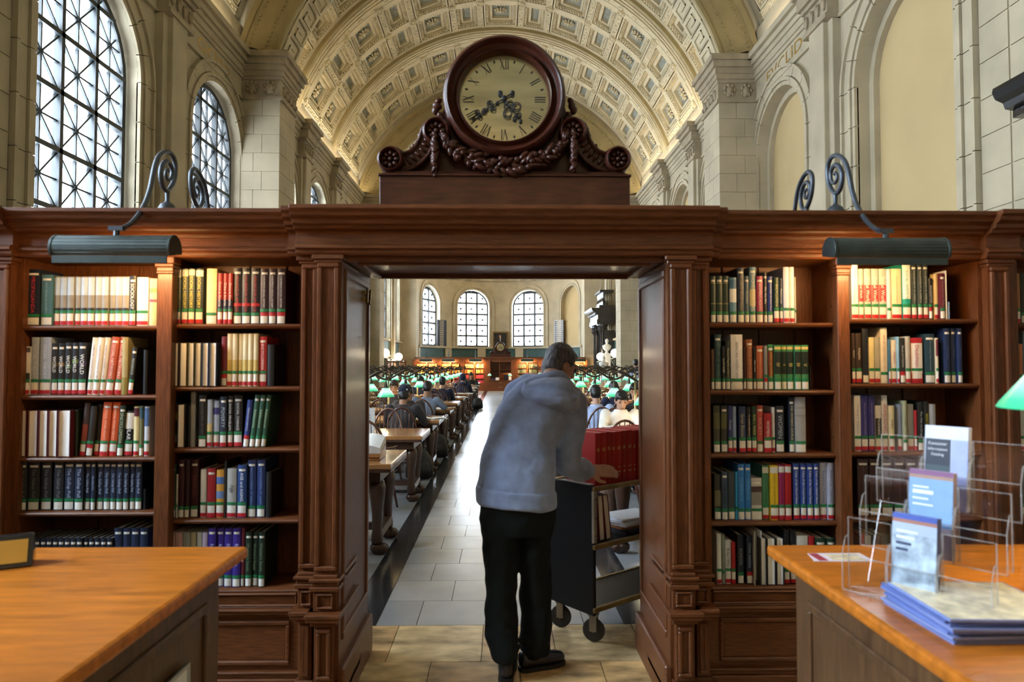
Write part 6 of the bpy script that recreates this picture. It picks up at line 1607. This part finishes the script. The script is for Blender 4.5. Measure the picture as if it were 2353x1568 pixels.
yk = lambda k, near: TY[k] - .22 if near else TY[k] + .92 + .20
# left side of the aisle
seated('person in navy cap and dark jacket seen from behind at the third left table', (-1.37, yk(2, True)), 0, charc, jean, skin_b, hair_k, .14, -.35, .3, armR=((.30, .20, .74), (.20, .42, .79)), cap=capn)
seated('black-haired reader in dark jacket looking down across the third left table', (-1.43, yk(2, False)), PI, charc, jean, skin_a, hair_k, .20, -.45, .1, back_z=-.02)
seated('person in grey-blue short-sleeved shirt leaning on the fourth left table', (-1.30, yk(3, True)), -.1, greyt, jean, skin_b, hair_k, .22, -.5, .2, armR=((.36, .22, .77), (.42, .44, .78)), sleeve=0)
seated('person in navy sweater seen from behind, sixth left table', (-1.36, yk(5, True)), 0, navy, jean, skin_a, hair_k, .10, -.2)
seated('person in dark navy hooded jacket hunched at the eighth left table', (-1.12, yk(7, True)), 0, navy, jean, skin_a, hair_k, .14, -.4, hood=True)
seated('distant reader facing the doorway beside the tenth left table', (-1.10, yk(9, False)), PI, black_c, jean, skin_a, hair_k, .12, -.4, long=True)
seated('young reader with short dark hair facing the doorway, fourth left table', (-1.98, yk(3, False)), PI, charc, jean, skin_a, hair_b, .12, -.25)
seated('dark-haired reader facing the doorway at the fifth left table', (-1.98, yk(5, False)), PI, navy, jean, skin_a, hair_k, .12, -.3)
seated('person in grey top far from the aisle at the fourth left table', (-2.62, yk(3, True)), 0, greyt, jean, skin_a, hair_b, .12, -.3, long=True)
# right side of the aisle
seated('person in pale blue shirt seen from behind at the third right table', (1.35, yk(2, True)), 0, blue_c, jean, skin_a, hair_k, .12, -.3)
seated('black-haired reader in white shirt bowed over the second right table', (1.50, yk(1, False)), PI, whitec, jean, skin_a, hair_k, .18, -.42, back_z=-.03)
seated('person in navy at the fourth right table behind the lamp post', (2.00, yk(3, True)), .2, navy, jean, skin_a, hair_k, .12, -.2, long=True)
seated('person in black holding a paper at the right edge of the doorway view', (2.15, yk(2, False)), PI-.3, black_c, jean, skin_a, hair_k, .06, -.3, long=True, armR=((.25, .2, .8), (.1, .36, .95)))
# standing person far right
def standing(label, loc, rz, shirt, trousers):
    P = empty('person', (loc[0], loc[1], 0), label, 'person', rz=rz)
    hc = Vector((0, .03, 1.60)); R = basis((0, 1, -.15)); mb = MB(); head(mb, hc, R); mb.cap((0, 0, 1.40), .055, (0, .02, 1.53), .05); mb.cap((0, 0, .95), .11, (0, 0, 1.3), .11)
    for s in (-1, 1): mb.cap((s*.18, 0, 1.34), .045, (s*.25, .02, 1.08), .038); mb.cap((s*.25, .02, 1.08), .036, (s*.2, .2, .98), .026); mb.cap((0, 0, 1.28), .07, (s*.18, 0, 1.34), .045); fingers(mb, (s*.2, .2, .98), (-s*.2, 1, 0), (0, 0, 1), side=s)
    organic(mb, 'body', skin_a, P, .0105, 2); eyes(hc, R, P); hair(hc, R, hair_k, P)
    mb = MB(); mb.loft([((0, 0, .88), (.17, 0, 0), (0, .12, 0)), ((0, 0, 1.1), (.165, 0, 0), (0, .115, 0)), ((0, .0, 1.3), (.19, 0, 0), (0, .12, 0)), ((0, 0, 1.39), (.12, 0, 0), (0, .08, 0)), ((0, 0, 1.43), (.07, 0, 0), (0, .06, 0))], 20)
    for s in (-1, 1): mb.cap((s*.18, 0, 1.34), .068, (s*.25, .02, 1.08), .055); mb.cap((s*.25, .02, 1.08), .052, (s*.21, .17, .99), .042)
    organic(mb, 'shirt', shirt, P, .014, 5)
    mb = MB(); mb.cap((0, 0, .92), .15, (0, 0, .85), .15)
    for s in (-1, 1): mb.cap((s*.09, 0, .86), .09, (s*.1, .01, .48), .07); mb.cap((s*.1, .01, .48), .068, (s*.1, 0, .1), .055)
    organic(mb, 'trousers', trousers, P, .015, 4)
    for s in (-1, 1): mb = MB(); mb.loft([((s*.1, -.06, .04), (.035, 0, 0), (0, 0, .038)), ((s*.1, .02, .045), (.045, 0, 0), (0, 0, .043)), ((s*.105, .14, .03), (.045, 0, 0), (0, 0, .028)), ((s*.11, .2, .024), (.025, 0, 0), (0, 0, .02))], 12); mb.build('shoe', black_m, P, local=True, smooth=True)
standing('standing person in pale shirt far off by the right-hand wall', (4.15, 20.9), 0, blue_c, jean)
# ================================================================== MAN WITH THE BOOK CART
hoodie = mat('grey_fleece', (.26, .33, .52), .92, var=.16, scale=16, bump=.35, sheen=.35, detail=8); slack = mat('black_slacks', (.0085, .011, .011), .9, var=.14, scale=9, bump=.25, spec=.15); shoe_m = mat('black_leather', (.010, .011, .016), .28, var=.2, scale=20, coat=.3)
MAN = empty('person', (.09, 3.47, 0), 'grey-haired man in grey hooded sweatshirt bending over a book cart in the doorway', 'person')
mo = Vector(MAN.location)
W = lambda px, py, Y: atY(px, py, Y) - mo
# trousers
mb = MB()
hipL, hipR = W(1150, 1150, 3.50), W(1231, 1150, 3.53)
mb.loft([(W(1187, 1085, 3.5), (.175, 0, 0), (0, .12, 0)), (W(1188, 1130, 3.5), (.188, 0, 0), (0, .13, 0)), (W(1189, 1190, 3.51), (.19, 0, 0), (0, .135, 0)), (W(1190, 1225, 3.51), (.165, 0, 0), (0, .12, 0))], 24)
for ctr in ([(1148, 1170, 3.5, .098), (1150, 1240, 3.5, .092), (1152, 1320, 3.49, .083), (1150, 1400, 3.47, .085), (1154, 1460, 3.44, .082), (1160, 1500, 3.42, .072), (1164, 1518, 3.415, .062)], [(1230, 1170, 3.53, .098), (1230, 1240, 3.54, .088), (1228, 1320, 3.55, .079), (1230, 1400, 3.55, .080), (1232, 1450, 3.54, .084), (1228, 1490, 3.54, .082), (1230, 1506, 3.54, .070)]):
    mb.loft([(W(a, b, y), (r, 0, 0), (0, r*1.1, 0)) for a, b, y, r in ctr], 18)
for a, b, y, r in ((1140, 1470, 3.39, .03), (1175, 1482, 3.40, .028), (1160, 1450, 3.37, .024), (1215, 1478, 3.48, .03), (1245, 1465, 3.48, .026), (1200, 1180, 3.40, .03)): mb.ell(W(a, b, y), (r*2.2, r*.9, r*.7), 10, 6, Matrix.Rotation(.3, 3, 'Y'))
organic(mb, 'trousers', slack, MAN, .009, 4)
TRO = [o for o in MAN.children if o.name.startswith('trousers')][0]
# shoes
def shoe(heel, toe, nm='shoe'):
    h, t = Vector(heel) - mo, Vector(toe) - mo; d = (t-h).normalized(); n = Vector((-d.y, d.x, 0)); L_ = (t-h).length; mb = MB()
    P_ = lambda u: h + d*(u*L_)
    mb.loft([(P_(-.02) + Vector((0, 0, .06)), n*.026, Vector((0, 0, .035))), (P_(.06) + Vector((0, 0, .062)), n*.037, Vector((0, 0, .05))), (P_(.3) + Vector((0, 0, .06)), n*.040, Vector((0, 0, .048))), (P_(.55) + Vector((0, 0, .048)), n*.046, Vector((0, 0, .036))), (P_(.8) + Vector((0, 0, .042)), n*.047, Vector((0, 0, .030))), (P_(.95) + Vector((0, 0, .038)), n*.036, Vector((0, 0, .025))), (P_(1) + Vector((0, 0, .036)), n*.02, Vector((0, 0, .018)))], 16)
    o = mb.build(nm, shoe_m, MAN, local=True, smooth=True)
    mb = MB(); out = []
    for u, w_ in ((-.03, .022), (.05, .037), (.3, .038), (.55, .047), (.8, .049), (.95, .038), (1.02, .02)): out.append((u, w_))
    P2 = [P_(u) + n*w_ for u, w_ in out] + [P_(u) - n*w_ for u, w_ in out[::-1]]; mb.prism([(p.x, p.y) for p in P2], .001, .022, 'z'); mb.build('sole', mat('black_sole', (.008, .008, .008), .6, var=.1), o, local=True)
    mb = MB()
    for k in range(4): a = P_(.42 + .07*k) + Vector((0, 0, .094 - .006*k)); mb.tube([a - n*.022, a + Vector((0, 0, .006)), a + n*.022], .003, 5)
    mb.build('laces', black_c, o, local=True)
shoe((.025, 3.375, 0), (.045, 3.655, 0)); shoe((.105, 3.50, 0), (.325, 3.60, 0))
# hooded sweatshirt
mb = MB(); lx = Vector((1, 0, 0))
def ringv(c, hw, dp, roll=0, pit=0): return (c, (hw*math.cos(roll), .25*hw*0, -hw*math.sin(roll)), (0, dp*math.cos(pit), -dp*math.sin(pit)))
mb.loft([ringv(W(1188, 1152, 3.5), .197, .150, .08), ringv(W(1188, 1118, 3.5), .203, .157, .08), ringv(W(1190, 1085, 3.51), .197, .158, .05), ringv(W(1199, 1029, 3.555), .180, .150, .1, .2), ringv(W(1218, 962, 3.62), .176, .142, .15, .3), ringv(W(1240, 912, 3.69), .188, .128, .12, .35), ringv(W(1256, 882, 3.735), .150, .105, .05, .4), ringv(W(1268, 862, 3.77), .085, .08, 0, .4)], 28)
# the hem rib
mb.loft([ringv(W(1188, 1158, 3.5), .186, .141, .08), ringv(W(1188, 1148, 3.5), .203, .156, .08), ringv(W(1188, 1126, 3.5), .204, .157, .08), ringv(W(1188, 1120, 3.5), .193, .148, .08)], 28)
shR, elR, wrR = W(1312, 928, 3.72), W(1304, 1072, 3.63), W(1350, 1083, 3.775)
mb.cap(W(1280, 905, 3.73), .09, shR, .082, 14); mb.cap(shR, .082, elR.lerp(shR, .45), .080, 14); mb.cap(elR.lerp(shR, .45), .080, elR, .070, 14); mb.cap(elR, .068, elR.lerp(wrR, .62), .058, 14); mb.cap(elR.lerp(wrR, .62), .056, elR.lerp(wrR, .9), .047, 14)
shL, elL, wrL = W(1182, 905, 3.76), Vector((.02, 4.0, 1.08)) - mo, Vector((.36, 4.06, .97)) - mo
mb.cap(W(1215, 895, 3.74), .09, shL, .075, 14); mb.cap(shL, .075, elL, .066, 14); mb.cap(elL, .064, elL.lerp(wrL, .85), .05, 14)
hd = organic(mb, 'hooded_sweatshirt', hoodie, MAN, .009, 7)
def folds(o, size, strength, depth=2):
    t = bpy.data.textures.new('cloth_folds', 'CLOUDS'); t.noise_scale = size; t.noise_depth = depth; m = o.modifiers.new('folds', 'DISPLACE'); m.texture = t; m.strength = strength; m.mid_level = .5; m.texture_coords = 'LOCAL'; q = o.modifiers.new('ease', 'SMOOTH'); q.factor = .5; q.iterations = 3
folds(hd, .19, .05, 1); folds(TRO, .11, .03, 1)
# hood lying on the back
mb = MB()
mb.loft([ringv(W(1276, 866, 3.80), .070, .066, 0, .3), ringv(W(1271, 880, 3.75), .105, .105, .05, .35), ringv(W(1266, 894, 3.70), .145, .135, .1, .4), ringv(W(1262, 908, 3.66), .165, .155, .12, .4), ringv(W(1261, 922, 3.645), .168, .170, .14, .35), ringv(W(1262, 936, 3.64), .152, .168, .14, .3), ringv(W(1264, 947, 3.64), .12, .145, .14, .3)], 32)
mb.tube([W(1206, 878, 3.62), W(1216, 900, 3.545), W(1245, 914, 3.505), W(1285, 921, 3.50), W(1320, 917, 3.54), W(1334, 902, 3.62)], [.012, .018, .021, .021, .018, .012], 10)
organic(mb, 'hood', hoodie, hd, .0085, 4)
mb = MB(); mb.cap(elR.lerp(wrR, .84), .050, elR.lerp(wrR, 1.0), .046, 14); organic(mb, 'cuff', hoodie, hd, .008, 2)
mb = MB(); mb.loft([ringv(W(1188, 1162, 3.5), .197, .150, .08), ringv(W(1188, 1158, 3.5), .206, .159, .08), ringv(W(1188, 1124, 3.5), .209, .163, .08), ringv(W(1188, 1119, 3.5), .200, .154, .08)], 36); hem = organic(mb, 'hem_rib', hoodie, hd, .008, 3); folds(hem, .19, .03, 1)
# body: head, neck, hands
hc = W(1287, 838, 3.87); R = basis((.80, .52, -.38))
mb = MB(); head(mb, hc, R); mb.cap(W(1268, 880, 3.76), .062, hc - R @ Vector((0, .03, .06)), .056, 14)
mb.cap(W(1200, 1050, 3.55), .11, W(1250, 920, 3.70), .07, 14); mb.cap(W(1190, 1140, 3.5), .12, W(1200, 1050, 3.55), .12, 14)
mb.cap(W(1252, 915, 3.71), .06, shR, .045); mb.cap(W(1250, 920, 3.70), .07, W(1268, 880, 3.76), .06); mb.cap(shR, .05, elR, .042); mb.cap(elR, .04, wrR, .029)
mb.cap(W(1252, 915, 3.71), .06, shL, .045); mb.cap(shL, .05, elL, .042); mb.cap(elL, .04, wrL, .029)
hdir = (W(1392, 1082, 3.80) - wrR); bn = Vector((-.45, -.75, .45))
fingers(mb, wrR + hdir.normalized()*.012, hdir, bn, ln=.085, r=.0100, curl=.62, side=-1)
fingers(mb, wrL, (1, .1, -.1), (0, 0, 1), ln=.085, r=.0095, curl=.4, side=1)
organic(mb, 'body', skin_a, MAN, .0048, 2)
eyes(hc, R, MAN)
# hair: short grey crop leaving the ear free
mb = MB(); Q = lambda x, y, z: hc + R @ Vector((x, y, z))
mb.ell(Q(0, -.012, .034), (.080, .096, .092), 18, 12, R); mb.ell(Q(0, -.045, -.02), (.075, .062, .085), 16, 10, R); mb.ell(Q(0, .05, .07), (.056, .042, .03), 12, 8, R); mb.ell(Q(0, -.055, -.065), (.058, .04, .05), 12, 8, R)
for s in (-1, 1): mb.ell(Q(s*.07, .022, .03), (.010, .022, .04), 8, 6, R)
organic(mb, 'hair', hair_g, MAN, .0075, 2)
mb = MB()                               # glasses
for s in (-1, 1):
    mb.tube([Q(s*.082, -.01, .012), Q(s*.08, .06, .012), Q(s*.066, .098, .010)], .0022, 6)
    mb.tube([Q(s*(.035 + .026*math.cos(a)), .103 - .012*abs(math.cos(a))*(math.cos(a) > 0), -.004 + .019*math.sin(a)) for a in [2*PI*i/16 for i in range(17)]], .0018, 5)
mb.tube([Q(-.01, .108, .002), Q(.01, .108, .002)], .002, 5)
mb.build('glasses', black_m, MAN, local=True, smooth=True)
# ================================================================== BOOK CART
CA = math.radians(38); cu = Vector((math.cos(CA), math.sin(CA), 0)); cv = Vector((-math.sin(CA), math.cos(CA), 0)); c0 = Vector((.515, 3.80, 0))
CT = empty('book_cart', tuple(c0), 'black metal book cart with gilt shelf edges loaded with red volumes', 'book cart', rz=CA)
cart_b = mat('black_enamel', (.0045, .0045, .006), .45, var=.2, scale=4, spec=.2); edge_g = mat('gilt_edge_strip', (.33, .24, .11), .4, metal=.7, var=.3, scale=14); alu = mat('aluminium', (.42, .40, .36), .4, metal=.8, var=.15)
CL, CW = .95, .37
for xx in (0, CL-.022): bevel(MB().box(xx, xx+.022, 0, CW, .16, .875).build('end_panel', cart_b, CT, local=True), .004)
for z in (.20, .545, .865):
    sh = MB().box(.022, CL-.022, .012, CW-.012, z-.016, z).build('shelf', cart_b, CT, local=True)
    mb = MB(); mb.box(.0, CL, -.006, .014, z-.022, z+.006); mb.box(0, CL, CW-.014, CW+.006, z-.022, z+.006); bevel(mb.build('edge_strip', edge_g, sh, local=True), .003)
mb = MB(); mb.box(-.004, .026, -.005, .012, .56, .845); bevel(mb.build('corner_strip', alu, CT, local=True), .003)
mb = MB()
for z in (.6, .7, .8): mb.ell((.01, -.006, z), .004, 6, 4)
mb.build('rivets', cart_b, CT, local=True)
MB().box(.022, CL-.022, CW/2-.005, CW/2+.005, .2, .545)
for wx, wy in ((.05, .05), (.05, CW-.05), (CL-.05, .05), (CL-.05, CW-.05)):
    mb = MB(); mb.lathe([(.0, -.014), (.045, -.014), (.062, -.011), (.064, 0), (.062, .011), (.045, .014), (0, .014)], 24, (0, 0, .064), 'y')
    w_ = mb.build('wheel', mat('rubber_wheel', (.03, .03, .033), .5, var=.15), CT, local=True, smooth=40); w_.location = (wx, wy, 0); w_.rotation_euler.z = math.radians(-62)
    mb = MB(); mb.box(-.02, .02, -.022, -.018, .06, .15); mb.box(-.02, .02, .018, .022, .06, .15); mb.box(-.025, .025, -.025, .025, .145, .162); mb.tube([(0, -.024, .064), (0, .024, .064)], .008, 8); mb.build('fork', alu, w_, local=True)
def cartpt(x, y, z): return c0 + cu*x + cv*y + Vector((0, 0, z))
red_b = ['b0241e', 'b82820', 'a8201c']; x = .045
rc = random.Random(3)
for i in range(14):
    w_ = rc.choice((.036, .040, .044, .050)); hgt = .295 + rc.uniform(-.004, .004)
    b = book(0, w_, 0, hgt, .24, 0, red_b[i % 3], '', None, strips=()); b.location = cartpt(x + w_/2, .028 + rc.uniform(0, .006), .866); b.rotation_euler.z = CA
    mb = MB()                           # stamped gilt lines, too small to read
    for zz in (.70, .675, .655, .30, .215, .20): mb.box(-w_*.26, w_*.26, -.0052, -.0042, hgt*zz, hgt*zz + .004)
    mb.build('gilt_stamping', flat('c8a060'), b, local=True)
    tag(b, 'red bound volume, %s along the top of the book cart' % ORD[i], 'book', 'red volumes on the book cart'); x += w_ + .0015
for i, (dx, ln) in enumerate(((.05, 4), (.105, 7))):
    b = book(0, .045, 0, .255, .2, 0, '5e1418', 'f'); b.location = cartpt(.07 + dx, .05, .548); b.rotation_euler = (0, math.radians(-ln), CA)
    tag(b, 'dark red book with cream page edges leaning on the cart middle shelf, ' + ('inner one' if i == 0 else 'outer one'), 'book')
cols = ['26201c', '2a3040', '8a5a30', 'c8ccd8', 'e4e8f0', 'dfe4ee']
for i in range(6):
    o = MB().box(-.15, .15, -.11, .11, 0, .014).build('papers', flat(cols[i], .5)); o.location = cartpt(.47 + .01*math.sin(i*3), .16, .546 + i*.0145); o.rotation_euler.z = CA + .15*math.sin(i*2.1)
    MB().box(-.146, .148, -.108, .108, .003, .011).build('page_block', PAGESW, o, local=True)
    tag(o, ['dark folder at the base of the cart paper pile', 'navy folder second up in the cart paper pile', 'brown folder third up in the cart paper pile', 'grey paper pad fourth up in the cart pile', 'white paper pad fifth up in the cart pile', 'topmost white paper pad of the cart pile'][i], 'folder')
o = MB().box(-.02, .022, -.04, .1, 0, .002).build('paper_sheet', paper); o.location = cartpt(.02, .1, .8765); o.rotation_euler.z = CA; o.scale = (1, 1.6, 1)
tag(o, 'white sheet lying on the cart top beneath the man\'s sleeve', 'paper')
set_type()
